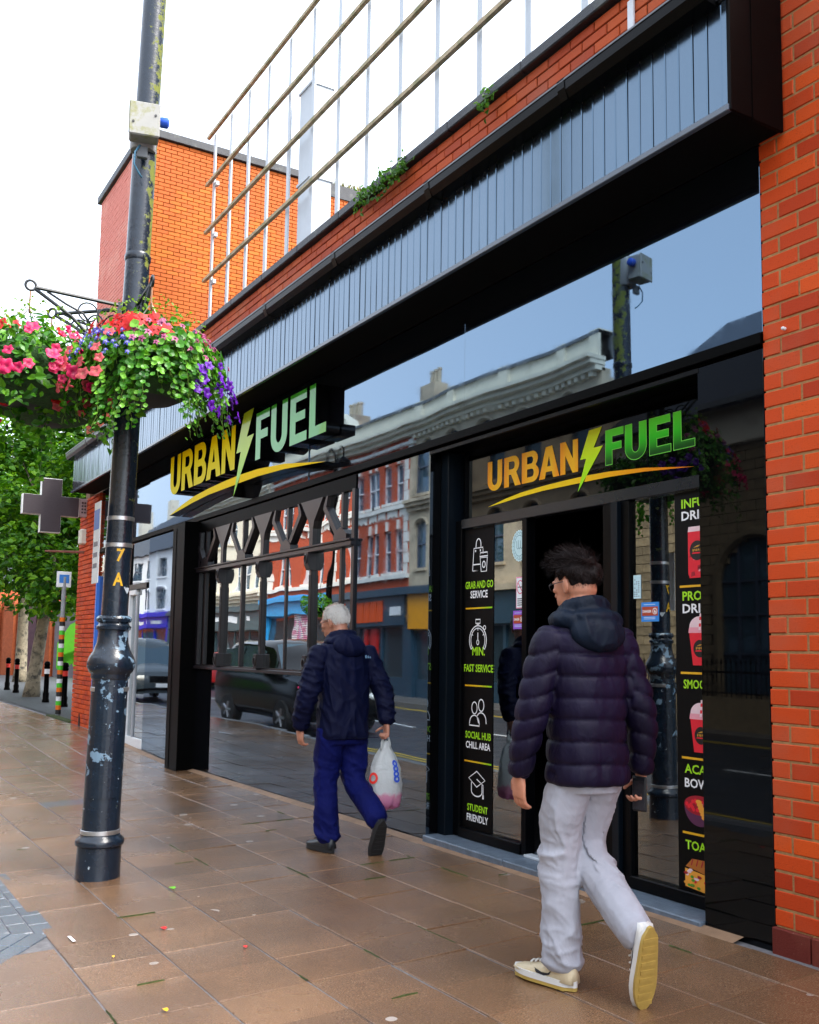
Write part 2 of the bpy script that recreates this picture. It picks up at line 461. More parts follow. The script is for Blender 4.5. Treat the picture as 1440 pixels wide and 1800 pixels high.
# upper reflective panels
seams = [XR, -5.72, -8.32, -10.92, -13.52, -16.75]
for a, b in zip(seams[1:], seams[:-1]):
    mb = MB(); mb.bev(a+.0015, b-.0015, .0, .02, 2.945, SOF+.01, .0015)
    o = mb.build('mirror_panel', PANEL, shop); o.rotation_euler = (random.gauss(0, .0008), 0, random.gauss(0, .0008))
mb = MB(); mb.bev(-16.75, XR, -.022, .02, 2.880, 2.94, .004); mb.build('panel_trim', COLUMN, shop)
mb = MB(); mb.box(-6.17, -3.54, .0, .2, 2.853, 2.863); mb.build('door_recess_head', COLUMN, shop)
mb = MB(); mb.bev(-6.17, -3.53, -.004, .0195, 2.835, 2.862, .002); mb.build('door_head_trim', FRAME, shop)
# lower panels
def gfloor(x): return gz(x, 0)
mb = MB(); mb.bev(-3.54, XR-.002, 0.0, .24, gfloor(-3.3)-.05, 2.862, .002); mb.build('gloss_panel', PANEL_F, shop)
mb = MB(); mb.bev(-7.33, -6.165, 0.0, .03, gfloor(-6.8)+.012, 2.862, .0015); o = mb.build('gloss_panel', RISER, shop)
mb = MB(); mb.box(-6.175, -6.164, .031, .10, gfloor(-6.2)-.02, 2.862); mb.build('gloss_reveal', PANEL_F, shop)
mb = MB(); mb.bev(-11.3, -7.332, 0.0, .03, gfloor(-9)-.03, 1.112, .0015); o = mb.build('gloss_riser', RISER, shop)
mb = MB(); mb.bev(-13.42, -11.76, 0.0, .03, gfloor(-12.5)-.02, 2.862, .0015); mb.build('gloss_panel', RISER, shop)
# column
mb = MB(); mb.bev(-11.75, -11.30, -.20, .2, gfloor(-11.5)-.03, 2.863, .006); mb.box(-11.62, -11.60, -.206, -.20, gfloor(-11.5), 2.8); mb.build('column', COLUMN, shop)
# window
WX0, WX1 = -11.30, -7.332
mb = MB(); mb.bev(WX0, WX1, -.045, .05, 1.114, 1.150, .006); mb.box(WX0, WX1, -.02, .05, 1.150, 1.165); mb.build('window_sill', TIMBER, shop)
mb = MB(); mb.bev(WX0, WX1, -.05, .05, 2.246, 2.290, .006); mb.bev(WX0, WX1, -.065, .04, 2.290, 2.308, .004); mb.build('transom', TIMBER, shop)
mb = MB(); mb.box(WX0, WX1, -.01, .2, 2.735, 2.862); mb.build('window_head', COLUMN, shop)
majors = [-10.487, -9.326, -8.165]; mids = [-11.07, -9.906, -8.745, -7.584]
MB().box(WX1-.05, WX1-.001, -.02, .06, 1.15, 2.74).build('window_jamb', TIMBER, shop); MB().box(WX0, WX0+.05, -.02, .06, 1.15, 2.74).build('window_jamb', TIMBER, shop)
for mx in majors:
    mb = MB(); mb.bev(mx-.026, mx+.026, -.028, .06, 1.30, 2.10, .006)
    for q in (-.016, 0, .016): mb.box(mx+q-.004, mx+q+.004, -.033, -.028, 1.38, 2.04)
    o = mb.build('mullion', TIMBER, shop)
    for z0, z1, nm in ((2.085, 2.246, 'corbel_block'), (1.150, 1.305, 'base_block')):
        mb = MB()
        if nm == 'corbel_block': mb.prism([(-.075, z0+.05), (-.075, z1), (.05, z1), (.05, z0), (-.05, z0)], mx-.042, mx+.042, axis='x')
        else: mb.bev(mx-.042, mx+.042, -.075, .05, z0, z1, .006)
        zc = (z0+z1)/2+(.02 if nm == 'corbel_block' else 0)
        o = mb.build(nm, TIMBER, shop)
        mb = MB(); ring = [(mx+.028*math.cos(a*math.pi/8), -.078, zc+.042*math.sin(a*math.pi/8)) for a in range(16)]
        mb.tube(ring, .007, 6, closed=True); mb.build('rosette', TIMBER, o, smooth=True)
    zt, zb = 2.738, 2.309
    mb = MB(); mb.prism([(mx-.035, zb), (mx+.035, zb), (mx+.038, 2.47), (mx+.06, 2.54), (mx+.235, zt), (mx-.235, zt), (mx-.06, 2.54), (mx-.038, 2.47)], -.03, .05)
    mb.build('tracery', TIMBER, shop)
for mx in mids:
    mb = MB(); mb.bev(mx-.022, mx+.022, -.015, .06, 1.165, 2.246, .004); mb.build('glazing_bar', TIMBER, shop)
    mb = MB(); mb.prism([(mx-.125, 2.309), (mx+.125, 2.309), (mx+.12, 2.36), (mx+.07, 2.40), (mx, 2.425), (mx-.07, 2.40), (mx-.12, 2.36)], -.03, .05)
    for s in (-1, 1):
        if mx+s*.345 > WX1-.02: continue
        p = [(mx+s*.055, 2.39), (mx+s*.115, 2.375), (mx+s*.345, 2.62), (mx+s*.335, 2.66), (mx+s*.285, 2.738), (mx+s*.255, 2.738), (mx+s*.285, 2.64)]
        mb.prism(p if s > 0 else p[::-1], -.026, .045)
    mb.box(mx-.018, mx+.018, -.01, .05, 2.40, 2.738)
    mb.build('tracery', TIMBER, shop)
bars = sorted([WX0]+majors+mids+[WX1])
for a, b in zip(bars[:-1], bars[1:]):
    for z0, z1 in ((1.166, 2.245), (2.309, 2.737)):
        mb = MB(); mb.box(a+.001, b-.001, .008, .014, z0, z1); o = mb.build('window_pane', GLASS, shop)
        o.rotation_euler = (random.gauss(0, .0006), 0, random.gauss(0, .0009))
# far shop unit left of the column: white framed door
WHITEF = M('white_door_frame', (.75, .77, .78), .35, .08)
mb = MB(); mb.bev(-14.36, -14.22, -.03, .06, gfloor(-14.3), 2.17, .006); mb.bev(-14.22, -13.93, -.03, .06, 2.10, 2.17, .006); mb.bev(-14.22, -13.43, .0, .05, gfloor(-14), .10, .005); mb.build('white_door_frame', WHITEF, shop)
mb = MB(); mb.box(-13.97, -13.93, .0, .06, .1, 2.1); mb.build('glazing_bar', M('grey_bar', (.35, .37, .4), .4, .1), shop)
mb = MB(); mb.box(-14.22, -13.425, .02, .026, .1, 2.2); mb.build('door_pane', GLASS, shop)
mb = MB(); mb.box(-14.36, -13.425, .02, .026, 2.26, 2.862); mb.build('door_pane', GLASS, shop)
mb = MB(); mb.box(-14.36, -13.425, -.02, .05, 2.175, 2.255); mb.build('transom', FRAME, shop)
mb = MB(); mb.box(-16.2, -14.365, .02, .026, .2, 2.862); mb.build('window_pane', GLASS, shop)
mb = MB(); mb.box(-16.2, -14.365, -.01, .05, -.1, .2); mb.box(-14.42, -14.365, -.01, .06, .2, 2.862); mb.build('window_frame', FRAME, shop)
mb = MB(); mb.box(-16.26, -16.2, -.03, .06, .0, 2.5); mb.build('blue_frame', M('blue_paint', (.03, .16, .62), .4, .1), shop)
mb = MB(); mb.box(-16.75, -16.2, .02, .06, 2.5, 2.862); mb.build('head_panel', PANEL_F, shop)
# end pier of the shop
epier = thing('brick_pier', 'slim orange brick pier at the far end of the shop beside blue frame', 'pier', (0, 0, 0))
mb = MB(); mb.box(-17.58, -16.29, .012, .4, -.1, SOF); mb.build('pier_core', MORTAR, epier)
brick_wall(epier, -17.6, -16.27, .02, SOF-.004, -.03, BRICK, None, .078, .225, .011, .06, 300)
mb = MB(); mb.prism([(-17.0, .03), (-16.9, .02), (-16.94, .2), (-16.97, .25)], -.045, -.028); mb.build('damp_stain', M('dark_scorch', (.03, .012, .008), .9, .3), epier)
# near pier on the right
pier = thing('brick_pier', 'bright red orange brick pier with pale mortar at the right edge', 'pier', (0, 0, 0))
mb = MB(); mb.box(-3.112, -2.2, .005, .5, -.1, 5.6); mb.build('pier_core', MORTAR, pier)
mb = MB(); mb.box(-2.2, 2.5, .02, .5, -.1, 5.6); mb.build('wall_return', MORTAR, pier)
brick_wall(pier, -3.12, -2.2, .115, 5.5, 0, BRICK, 'remote_bricks', .0843, .218, .011, .05, 262)
brick_wall(pier, -2.2, 2.5, .115, 5.5, 0, BRICK, 'remote_bricks', .0843, .218, .011, .05, 0)
x = -3.125
while x < -2.2:
    mb = MB(); mb.bev(x+.003, x+.205, -.022, .05, -.06, .108, .004); mb.build('plinth_brick', PLINTH, pier); x += .21
mb = MB()
mb.tube([(-2.985, -.006, 2.92), (-2.985, -.022, 2.92), (-2.97, -.03, 2.915)], [.008, .009, .005], 8); mb.build('wall_plug', WHITEF, pier)
# ------------------------------------------------------------------ door unit, set back 0.2 m
DY = .2
def fr(x0, x1, z0, z1, y0=.17, y1=.25, mat=None, nm='door_frame'):
    mb = MB(); mb.bev(x0, x1, y0, y1, z0, z1, .004); return mb.build(nm, mat or FRAME, shop)
mb = MB(); mb.bev(-6.163, -6.065, .10, .25, 0.0, 2.85, .003); mb.build('door_jamb', JAMB, shop)
fr(-6.065, -5.985, .03, 2.33)
fr(-5.26, -5.208, .03, 2.262); fr(-4.46, -4.375, .03, 2.262); fr(-4.36, -4.305, .03, 2.262, .14, .22, JAMB); fr(-4.30, -4.235, .03, 2.262)
fr(-5.985, -3.545, 2.262, 2.335, .165, .25, M('grey_door_header', (.012, .014, .018), .25, .2, spec=.4))
fr(-5.985, -5.262, .03, .10, .16, .25); fr(-4.234, -3.545, .03, .10, .16, .25)
mb = MB(); mb.box(-5.985, -3.545, .195, .215, 2.336, 2.85); mb.build('sign_panel', PANEL_F, shop)
mb = MB(); mb.box(-5.984, -5.261, .2, .206, .101, 2.261); mb.build('door_pane', DGLASS, shop)
mb = MB(); mb.box(-4.234, -3.546, .2, .206, .101, 2.261); mb.build('door_pane', DGLASS, shop)
mb = MB(); mb.bev(-6.163, -5.2, -.03, .33, -.06, .028, .006); mb.bev(-5.195, -4.3, -.03, .33, -.06, .028, .006); mb.bev(-4.295, -3.545, -.03, .33, -.06, .028, .006); mb.build('door_sill', SILLSTONE, shop)
mb = MB(); mb.bev(-5.205, -4.462, .15, .22, .028, .045, .003); mb.build('threshold_strip', M('pale_metal_strip', (.5, .55, .6), .3, .1), shop)
# open door leaf folded into the room
mb = MB(); mb.bev(-4.452, -4.40, .26, 1.0, .04, 2.25, .004); mb.build('open_door_leaf', FRAME, shop)
mb = MB(); mb.tube([(-4.325, .13, .10), (-4.325, .13, .16)], .012, 8); mb.build('hinge', M('bare_metal', (.5, .5, .52), .3, .1, metal=1), shop)

# ---- letters drawn as outlines, cap height 1
def arc(cx, cz, rx, rz, a0, a1, n=10):
    return [(cx+rx*math.cos(R_(a0+(a1-a0)*i/n)), cz+rz*math.sin(R_(a0+(a1-a0)*i/n))) for i in range(n+1)]
T = .215
GLY = {
 'U': [[(0, 1)]+arc(.34, .34, .34, .355, 180, 360, 18)+[(.68, 1), (.68-T, 1)]+arc(.34, .34, .34-T, .165, 360, 180, 14)+[(T, 1)]],
 'R': [[(0, 0), (0, 1), (.42, 1)]+arc(.42, .715, .25, .285, 90, -62, 12)+[(.74, 0), (.49, 0), (.31, .40), (T, .40), (T, 0)],
       [(T, .83), (T, .57), (.39, .57)]+arc(.39, .70, .085, .13, -90, 90, 8)],
 'B': [[(0, 0), (0, 1), (.41, 1)]+arc(.41, .745, .235, .255, 90, -48, 10)+arc(.42, .285, .265, .285, 55, -90, 12),],
 'A': [[(0, 0), (.265, 1), (.505, 1), (.77, 0), (.545, 0), (.495, .205), (.275, .205), (.225, 0)], [(.318, .375), (.452, .375), (.385, .70)]],
 'N': [[(0, 0), (0, 1), (.21, 1), (.49, .43), (.49, 1), (.69, 1), (.69, 0), (.48, 0), (.20, .57), (.20, 0)]],
 'F': [[(0, 0), (0, 1), (.60, 1), (.60, .815), (T, .815), (T, .60), (.53, .60), (.53, .42), (T, .42), (T, 0)]],
 'E': [[(0, 0), (0, 1), (.62, 1), (.62, .815), (T, .815), (T, .605), (.57, .605), (.57, .43), (T, .43), (T, .185), (.64, .185), (.64, 0)]],
 'L': [[(0, 0), (0, 1), (T, 1), (T, .185), (.60, .185), (.60, 0)]],
}
GLY['B'] += [[(T, .83), (T, .60), (.38, .60)]+arc(.38, .715, .075, .115, -90, 90, 8), [(T, .43), (T, .17), (.40, .17)]+arc(.40, .30, .085, .13, -90, 90, 8)]
LX = [('U', 0, .82), ('R', .93, 1.83), ('B', 1.88, 2.75), ('A', 2.76, 3.74), ('N', 3.79, 4.61), ('F', 5.81, 6.52), ('U', 6.61, 7.42), ('E', 7.55, 8.32), ('L', 8.43, 9.15)]
BOLT = [(5.66, 1.17), (5.10, 1.15), (4.71, .33), (4.97, .33), (4.60, -.62), (5.69, .60), (5.30, .60)]
SWO = [[(0.03, -.53), (1.0, -.37), (1.85, -.27), (3.0, -.21), (4.03, -.185), (4.80, -.18), (4.74, -.36), (4.03, -.36), (3.0, -.36), (1.85, -.41), (1.0, -.47)],
       [(4.98, -.18), (5.97, -.205), (7.34, -.31), (9.15, -.555), (7.34, -.415), (5.97, -.36), (4.88, -.355)]]
def outline_mesh(loops, depth, name, mats, ex=0.0):
    """2D curve fill with holes, front at local y=0 (facing -Y), back at +depth"""
    cu = bpy.data.curves.new(name, 'CURVE'); cu.dimensions = '2D'; cu.fill_mode = 'BOTH'; cu.extrude = max(depth/2, 0.0); cu.offset = ex
    for lp in loops:
        sp = cu.splines.new('POLY'); sp.points.add(len(lp)-1)
        for i, (u, w) in enumerate(lp): sp.points[i].co = (u, w, 0, 1)
        sp.use_cyclic_u = True
    o = bpy.data.objects.new('tmp', cu); COL.objects.link(o)
    me = bpy.data.meshes.new_from_object(o.evaluated_get(bpy.context.evaluated_depsgraph_get()))
    bpy.data.objects.remove(o); bpy.data.curves.remove(cu)
    for v in me.vertices: v.co = Vector((v.co.x, depth/2-v.co.z, v.co.y))
    me.name = name; me.materials.clear()
    for m in mats: me.materials.append(m)
    if len(mats) > 1:
        for p in me.polygons: p.material_index = 0 if p.normal.y < -.7 and p.center.y < .01 else 1
    me.update(); return me
def gradmat(name, stops, axis='Z', rough=.35, spec=.15, lo=0, hi=1, glow=0, coat=0):
    m, t, b = newmat(name)
    tc = t.new('ShaderNodeTexCoord'); sx = t.new('ShaderNodeSeparateXYZ'); t.l.new(tc.outputs['Object'], sx.inputs[0])
    mr = t.new('ShaderNodeMapRange'); mr.inputs[1].default_value = lo; mr.inputs[2].default_value = hi
    t.l.new(sx.outputs[axis], mr.inputs[0])
    c = t.ramp(mr.outputs[0], stops); t.l.new(c, b.inputs['Base Color'])
    b.inputs['Roughness'].default_value = rough; b.inputs['Specular IOR Level'].default_value = spec
    if coat: b.inputs['Coat Weight'].default_value = 1; b.inputs['Coat Roughness'].default_value = .02; b.inputs['Coat IOR'].default_value = coat
    if glow:
        t.l.new(c, b.inputs['Emission Color']); b.inputs['Emission Strength'].default_value = glow
    return m
OR, YE = (.75, .22, .005), (.80, .44, .008)
GR1, GR2, GRD = (.10, .62, .02), (.06, .50, .02), (.004, .05, .004)
def urban_sign(root, x0, z0, cap, depth, y, mats, outline=None):
    for i, (ch, a, b) in enumerate(LX):
        lp = GLY[ch]; w = max(u for u, _ in lp[0])
        k = (b-a)/w
        loops = [[(u*k*cap, q*cap) for u, q in l] for l in lp]
        side = 0 if i < 5 else 1
        me = outline_mesh(loops, depth, 'letter', mats[side])
        o = linkobj('letter', me, root, (x0+a*cap, y, z0))
        if outline and side:
            me = outline_mesh(loops, 0, 'letter_edge', [outline], .004); linkobj('letter_edge', me, root, (x0+a*cap, y+.0006, z0))
    me = outline_mesh([[(u*cap, q*cap) for u, q in BOLT]], depth*1.02, 'lightning_bolt', mats[2]); linkobj('lightning_bolt', me, root, (x0, y-.001, z0))
    for s_ in SWO:
        me = outline_mesh([[(u*cap, q*cap) for u, q in s_]], depth*.95, 'swoosh', mats[3]); linkobj('swoosh', me, root, (x0, y, z0))
# raised fascia sign
SIDE = M('black_letter_return', (.003, .003, .003), .25, .1, spec=.4)
sg = thing('fascia_sign', 'raised URBAN FUEL letters with lightning bolt and swoosh above window', 'sign', (0, 0, 0))
f_or = gradmat('sign_yellow', [(0, (.66, .56, .07)), (.55, (.64, .50, .02)), (.8, (.60, .40, .002)), (1, (.56, .34, .001))], 'Z', .6, .0, hi=.5)  # paler lower half of the letters is sky reflection painted into the yellow
f_gr = gradmat('sign_green', [(0, (.06, .32, .05)), (.5, (.03, .30, .015)), (1, (.03, .30, .002))], 'Z', .4, .05, hi=.5, coat=1.25)  # mint tone at the bottom is painted in, adding to the coat's mirrored sky
f_bo = gradmat('sign_bolt', [(0, (.14, .50, .01)), (.5, (.36, .52, .006)), (1, (.34, .44, .006))], 'Z', .4, .05, lo=-.3, hi=.6, coat=1.12)
f_sw = gradmat('sign_swoosh', [(0, (.72, .56, .03)), (.5, (.76, .52, .004)), (1, (.78, .50, .002))], 'X', .5, .03, hi=4.5)
urban_sign(sg, -12.14, 3.282, .4975*.98, .138, -.14, ([f_or, SIDE], [f_gr, SIDE], [f_bo, SIDE], [f_sw, SIDE]))
# printed sign over the door
vs_ = thing('door_sign', 'flat printed URBAN FUEL lettering on the black panel over door', 'sign', (0, 0, 0))
v_or = gradmat('print_orange', [(0, (.78, .26, .004)), (.35, (.80, .38, .006)), (.7, (.80, .42, .01)), (1, (.78, .26, .004))], 'X', .3, hi=.19)
v_gr = gradmat('print_green', [(0, GRD), (.12, (.01, .10, .005)), (.5, (.03, .48, .01)), (1, (.10, .66, .02))], 'Z', .3, hi=.213)
v_bo = gradmat('print_bolt', [(0, (.26, .74, .01)), (.6, (.55, .75, .006)), (1, (.62, .66, .006))], 'Z', .3, lo=-.13, hi=.25)
v_sw = gradmat('print_swoosh', [(0, (.82, .60, .004)), (.5, (.80, .50, .004)), (.8, (.76, .26, .003)), (1, (.70, .18, .003))], 'X', .3, hi=1.95)
urban_sign(vs_, -5.69, 2.508, .213, .0, .1925, ([v_or], [v_gr], [v_bo], [v_sw]), flat('print_green_edge', (.16, .66, .05)))

# ------------------------------------------------------------------ vinyl strips with icons and words
def text_obj(name, body, mat, x, y, z, h, width=None, parent=None, bold=.02, align='LEFT', rot=(0, 0, 0), maxw=None):
    cu = bpy.data.curves.new(name, 'FONT'); cu.body = body; cu.size = 1; cu.offset = bold; cu.resolution_u = 2
    o = bpy.data.objects.new('tmp', cu); COL.objects.link(o)
    me = bpy.data.meshes.new_from_object(o.evaluated_get(bpy.context.evaluated_depsgraph_get()))
    bpy.data.objects.remove(o); bpy.data.curves.remove(cu)
    xs = [v.co.x for v in me.vertices]; ys = [v.co.y for v in me.vertices]
    x0, x1, y0, y1 = min(xs), max(xs), min(ys), max(ys)
    ky = h/(y1-y0); kx = (width/(x1-x0)) if width else ky*.8
    ww = (x1-x0)*kx
    sh = {'LEFT': 0, 'CENTER': -ww/2, 'RIGHT': -ww}[align]
    for v in me.vertices: v.co = Vector(((v.co.x-x0)*kx+sh, 0, (v.co.y-y0)*ky))
    me.name = name; me.materials.clear(); me.materials.append(mat); me.update()
    return linkobj(name, me, parent, (x, y, z), rot)
VB = flat('black_vinyl', (.0015, .0015, .0018), .5, .12)
VW = flat('white_print', (.85, .85, .86), .5); VG = flat('lime_print', (.36, .72, .01), .5); VO = flat('amber_print', (.80, .42, .01), .5)
strip = thing('vinyl_strip', 'black window strip with bag, stopwatch, people and cap icons', 'window sticker', (0, 0, 0))
mb = MB(); mb.box(-5.982, -5.615, .1955, .1985, .102, 2.258); mb.build('backing', VB, strip)
YI = .194
def circ(cx, cz, rx, rz, a0=0, a1=360, n=24): return [(cx+rx*math.cos(R_(a0+(a1-a0)*i/n)), cz+rz*math.sin(R_(a0+(a1-a0)*i/n))) for i in range(n+(0 if a1-a0 == 360 else 1))]
cx = -5.80; lw = .0085
mb = MB()   # shopping bag with cup
mb.ribbon([(-5.80, 1.945), (-5.873, 1.945), (-5.857, 2.11), (-5.745, 2.11), (-5.742, 2.065)], lw, YI)
mb.ribbon([(-5.80, 1.945), (-5.868, 1.945)], lw, YI); mb.ribbon([(-5.868, 1.99), (-5.77, 1.99)], lw, YI)
mb.ribbon([(-5.832, 2.11)]+circ(-5.80, 2.135, .030, .042, 180, 0, 10)+[(-5.77, 2.11)], lw, YI)
for q in (-5.836, -5.776): mb.ribbon([(q, 2.082), (q, 2.098)], .012, YI)
mb.ribbon([(-5.778, 2.035), (-5.765, 1.935), (-5.700, 1.935), (-5.690, 2.035)], lw, YI, closed=True)
mb.ribbon([(-5.783, 2.045), (-5.685, 2.045), (-5.69, 2.072), (-5.776, 2.072)], lw, YI, closed=True); mb.ribbon(circ(-5.732, 1.985, .017, .022), lw, YI, closed=True)
mb.build('bag_icon', VW, strip)
mb = MB()   # stopwatch
mb.ribbon(circ(cx, 1.44, .105, .105, 218, -38, 32), lw, YI); mb.ribbon(circ(cx, 1.44, .087, .087, 218, -38, 32), lw*.8, YI)
mb.ribbon([(cx-.105*.79, 1.44-.065), (cx-.087*.79, 1.44-.054)], lw, YI); mb.ribbon([(cx+.105*.79, 1.44-.065), (cx+.087*.79, 1.44-.054)], lw, YI)
mb.ribbon([(cx-.028, 1.562), (cx+.028, 1.562), (cx+.028, 1.59), (cx-.028, 1.59)], lw, YI, closed=True); mb.ribbon([(cx, 1.545), (cx, 1.562)], .03, YI)
mb.ribbon(circ(cx+.082, 1.53, .014, .014), lw*.8, YI, closed=True); mb.ribbon([(cx, 1.44), (cx, 1.495)], lw, YI); mb.ribbon(circ(cx, 1.425, .013, .017), lw*.8, YI, closed=True)
for a in (30, 90, 150): mb.ribbon([(cx+.083*math.cos(R_(a)), 1.44+.083*math.sin(R_(a))), (cx+.07*math.cos(R_(a)), 1.44+.07*math.sin(R_(a)))], lw*.7, YI)
mb.build('stopwatch_icon', VW, strip)
mb = MB()   # two people
for q, dz in ((-5.835, 0.0), (-5.752, .022)):
    mb.ribbon(circ(q, .955+dz, .033, .042), lw, YI, closed=True)
    mb.ribbon([(q-.062 if dz == 0 else q-.03, .83+dz*.9)]+circ(q, .845+dz, .06, .058, 180 if dz == 0 else 150, 0, 14)+[(q+.062, .83+dz*.9)], lw, YI, closed=(dz == 0))
mb.build('people_icon', VW, strip)
mb = MB()   # mortarboard
mb.ribbon([(-5.90, .455), (-5.80, .51), (-5.70, .455), (-5.80, .40)], lw, YI, closed=True)
mb.ribbon([(-5.865, .43)]+circ(-5.80, .37, .065, .035, 180, 360, 12)+[(-5.735, .43)], lw, YI)
mb.ribbon([(-5.80, .455), (-5.722, .42), (-5.722, .35)], lw, YI); mb.ribbon([(-5.722, .355), (-5.722, .325)], .018, YI)
mb.build('cap_icon', VW, strip)
for body, m_, z, h, w in (('GRAB AND GO', VG, 1.815, .055, .345), ('SERVICE', VW, 1.745, .055, .215), ('MIN.', VG, 1.33, .062, .155), ('FAST SERVICE', VG, 1.212, .055, .36), ('SOCIAL HUB', VG, .735, .052, .315), ('CHILL AREA', VW, .665, .050, .30), ('STUDENT', VG, .225, .050, .25), ('FRIENDLY', VW, .155, .050, .26)):
    text_obj('word', body, m_, -5.79, YI, z, h, w, strip, .022, 'CENTER')
lg = gradmat('lime_amber_line', [(0, (.80, .38, .01)), (.5, (.75, .5, .02)), (1, (.20, .60, .01))], 'X', .4, lo=-5.955, hi=-5.625)
for z in (1.672, 1.113, .573):
    mb = MB(); mb.box(-5.955, -5.625, YI-.001, YI, z-.0055, z+.0055); mb.build('divider_line', lg, strip)
# menu strip on the right
menu = thing('menu_strip', 'black menu poster with red drinks, fruit bowl and toastie pictures', 'poster', (0, 0, 0))
mb = MB(); mb.box(-3.897, -3.545, .1955, .1985, .102, 2.258); mb.build('backing', VB, menu)
for body, m_, z, h, w in (('INFUSED', VG, 2.165, .052, .345), ('DRINKS', VW, 2.097, .052, .29), ('PROTEIN', VG, 1.652, .052, .33), ('DRINKS', VW, 1.583, .052, .29), ('SMOOTHIES', VG, 1.172, .05, .40), ('ACAI', VG, .718, .05, .165), ('BOWLS', VW, .643, .05, .235), ('TOASTIES', VG, .315, .05, .34)):
    text_obj('word', body, m_, -3.845, YI, z, h, w if -3.845+w < -3.55 else -3.55+3.845, menu, .022)
for z in (1.731, 1.257, .80, .402):
    mb = MB(); mb.box(-3.863, -3.56, YI-.001, YI, z-.006, z+.006); mb.build('divider_line', VO, menu)
P_RED = flat('print_red', (.78, .012, .03)); P_PINK = flat('print_pink', (.85, .35, .42)); P_PALE = flat('print_pale', (.85, .62, .66)); P_BLK = flat('print_black', (.01, .006, .006))
P_PUR = flat('print_purple', (.10, .02, .07)); P_ORA = flat('print_orange_fruit', (.85, .36, .04)); P_BRN = flat('print_toast', (.45, .14, .02)); P_GRN = flat('print_leaf', (.08, .3, .02)); P_DRED = flat('print_dark_red', (.35, .006, .02)); P_GLD = flat('print_gold', (.6, .3, .03))
def flatpoly(mb, pts, y, mi): mb.add([(u, y, w) for u, w in pts], [tuple(range(len(pts)))], mi)
def badge(mb, x, z, r):
    flatpoly(mb, circ(x, z, r, r*1.05), YI-.0012, 3)
    for q in range(5): flatpoly(mb, [(x-r*.6+q*r*.25, z-.004+.006*(q % 2)), (x-r*.45+q*r*.25, z-.006), (x-r*.42+q*r*.25, z+.006), (x-r*.58+q*r*.25, z+.01)], YI-.0018, 9)
    flatpoly(mb, [(x-r*.7, z-r*.35), (x+r*.7, z-r*.35), (x+r*.6, z-r*.2), (x-r*.6, z-r*.2)], YI-.0018, 0)
    flatpoly(mb, [(x-r*.5, z+r*.3), (x+r*.1, z+r*.35), (x+r*.5, z+r*.55), (x, z+r*.5)], YI-.0018, 9)
PM = [P_RED, P_PINK, P_PALE, P_BLK, P_PUR, P_ORA, P_BRN, P_GRN, P_DRED, P_GLD]
mb = MB()     # can glass
flatpoly(mb, [(-3.80, 1.80), (-3.79, 1.775), (-3.64, 1.775), (-3.63, 1.80), (-3.63, 2.03), (-3.80, 2.03)], YI, 0)
flatpoly(mb, [(-3.80, 2.03), (-3.63, 2.03), (-3.635, 2.058), (-3.795, 2.058)], YI-.0004, 2)
for i in range(9):
    qx, qz = -3.78+.14*random.random(), 1.79+.22*random.random(); flatpoly(mb, [(qx-.014, qz-.012), (qx+.016, qz-.006), (qx+.01, qz+.016), (qx-.012, qz+.012)], YI-.0006, 1 if i % 2 else 8)
badge(mb, -3.735, 1.925, .052); mb.build('drink_picture', PM, menu)
for zc in (1.43, .965):
    mb = MB()
    flatpoly(mb, [(-3.775, zc-.13), (-3.665, zc-.13), (-3.65, zc+.05), (-3.80, zc+.05)], YI, 0)
    flatpoly(mb, [(-3.805, zc+.045), (-3.645, zc+.045), (-3.65, zc+.075), (-3.80, zc+.075)], YI-.0004, 1)
    flatpoly(mb, [(-3.80, zc+.075)]+circ(-3.725, zc+.075, .073, .06, 180, 0, 12), YI-.0005, 2)
    for k in range(5): flatpoly(mb, [(-3.733+k*.002, zc+.06+k*.018), (-3.718+k*.002, zc+.06+k*.018), (-3.716+k*.002, zc+.078+k*.018), (-3.731+k*.002, zc+.078+k*.018)], YI-.0009, 0 if k % 2 else 2)
    badge(mb, -3.725, zc-.04, .045); mb.build('drink_picture', PM, menu)
mb = MB()     # bowl
flatpoly(mb, circ(-3.745, .555, .105, .052), YI, 8); flatpoly(mb, [(-3.85, .55)]+circ(-3.745, .55, .105, .105, 180, 360, 16), YI+.0004, 4)
for i in range(22):
    a, r = random.random()*6.28, random.random()**.5; flatpoly(mb, circ(-3.745+.09*r*math.cos(a), .555+.04*r*math.sin(a), .012, .012, n=7), YI-.0006-.0001*i, 0 if i % 3 else 1)
for i in range(6): flatpoly(mb, circ(-3.745+.008*i, .575-.016*i, .022, .012, n=9), YI-.004-.0002*i, 5)
mb.build('bowl_picture', PM, menu)
mb = MB()     # toastie
flatpoly(mb, [(-3.845, .225), (-3.70, .20), (-3.62, .245), (-3.63, .275), (-3.80, .27)], YI, 6)
flatpoly(mb, [(-3.85, .12), (-3.64, .10), (-3.63, .19), (-3.85, .215)], YI, 5)
for i in range(26):
    qx, qz = -3.845+.20*random.random(), .115+.10*random.random(); flatpoly(mb, circ(qx, qz, .010+.008*random.random(), .008, n=6), YI-.0005-.0001*i, random.choice([7, 0, 5, 7, 8, 2]))
for i in range(5): flatpoly(mb, [(-3.81+i*.035, .235), (-3.802+i*.035, .235), (-3.79+i*.035, .27), (-3.798+i*.035, .27)], YI-.0006, 8)
mb.build('toastie_picture', PM, menu)
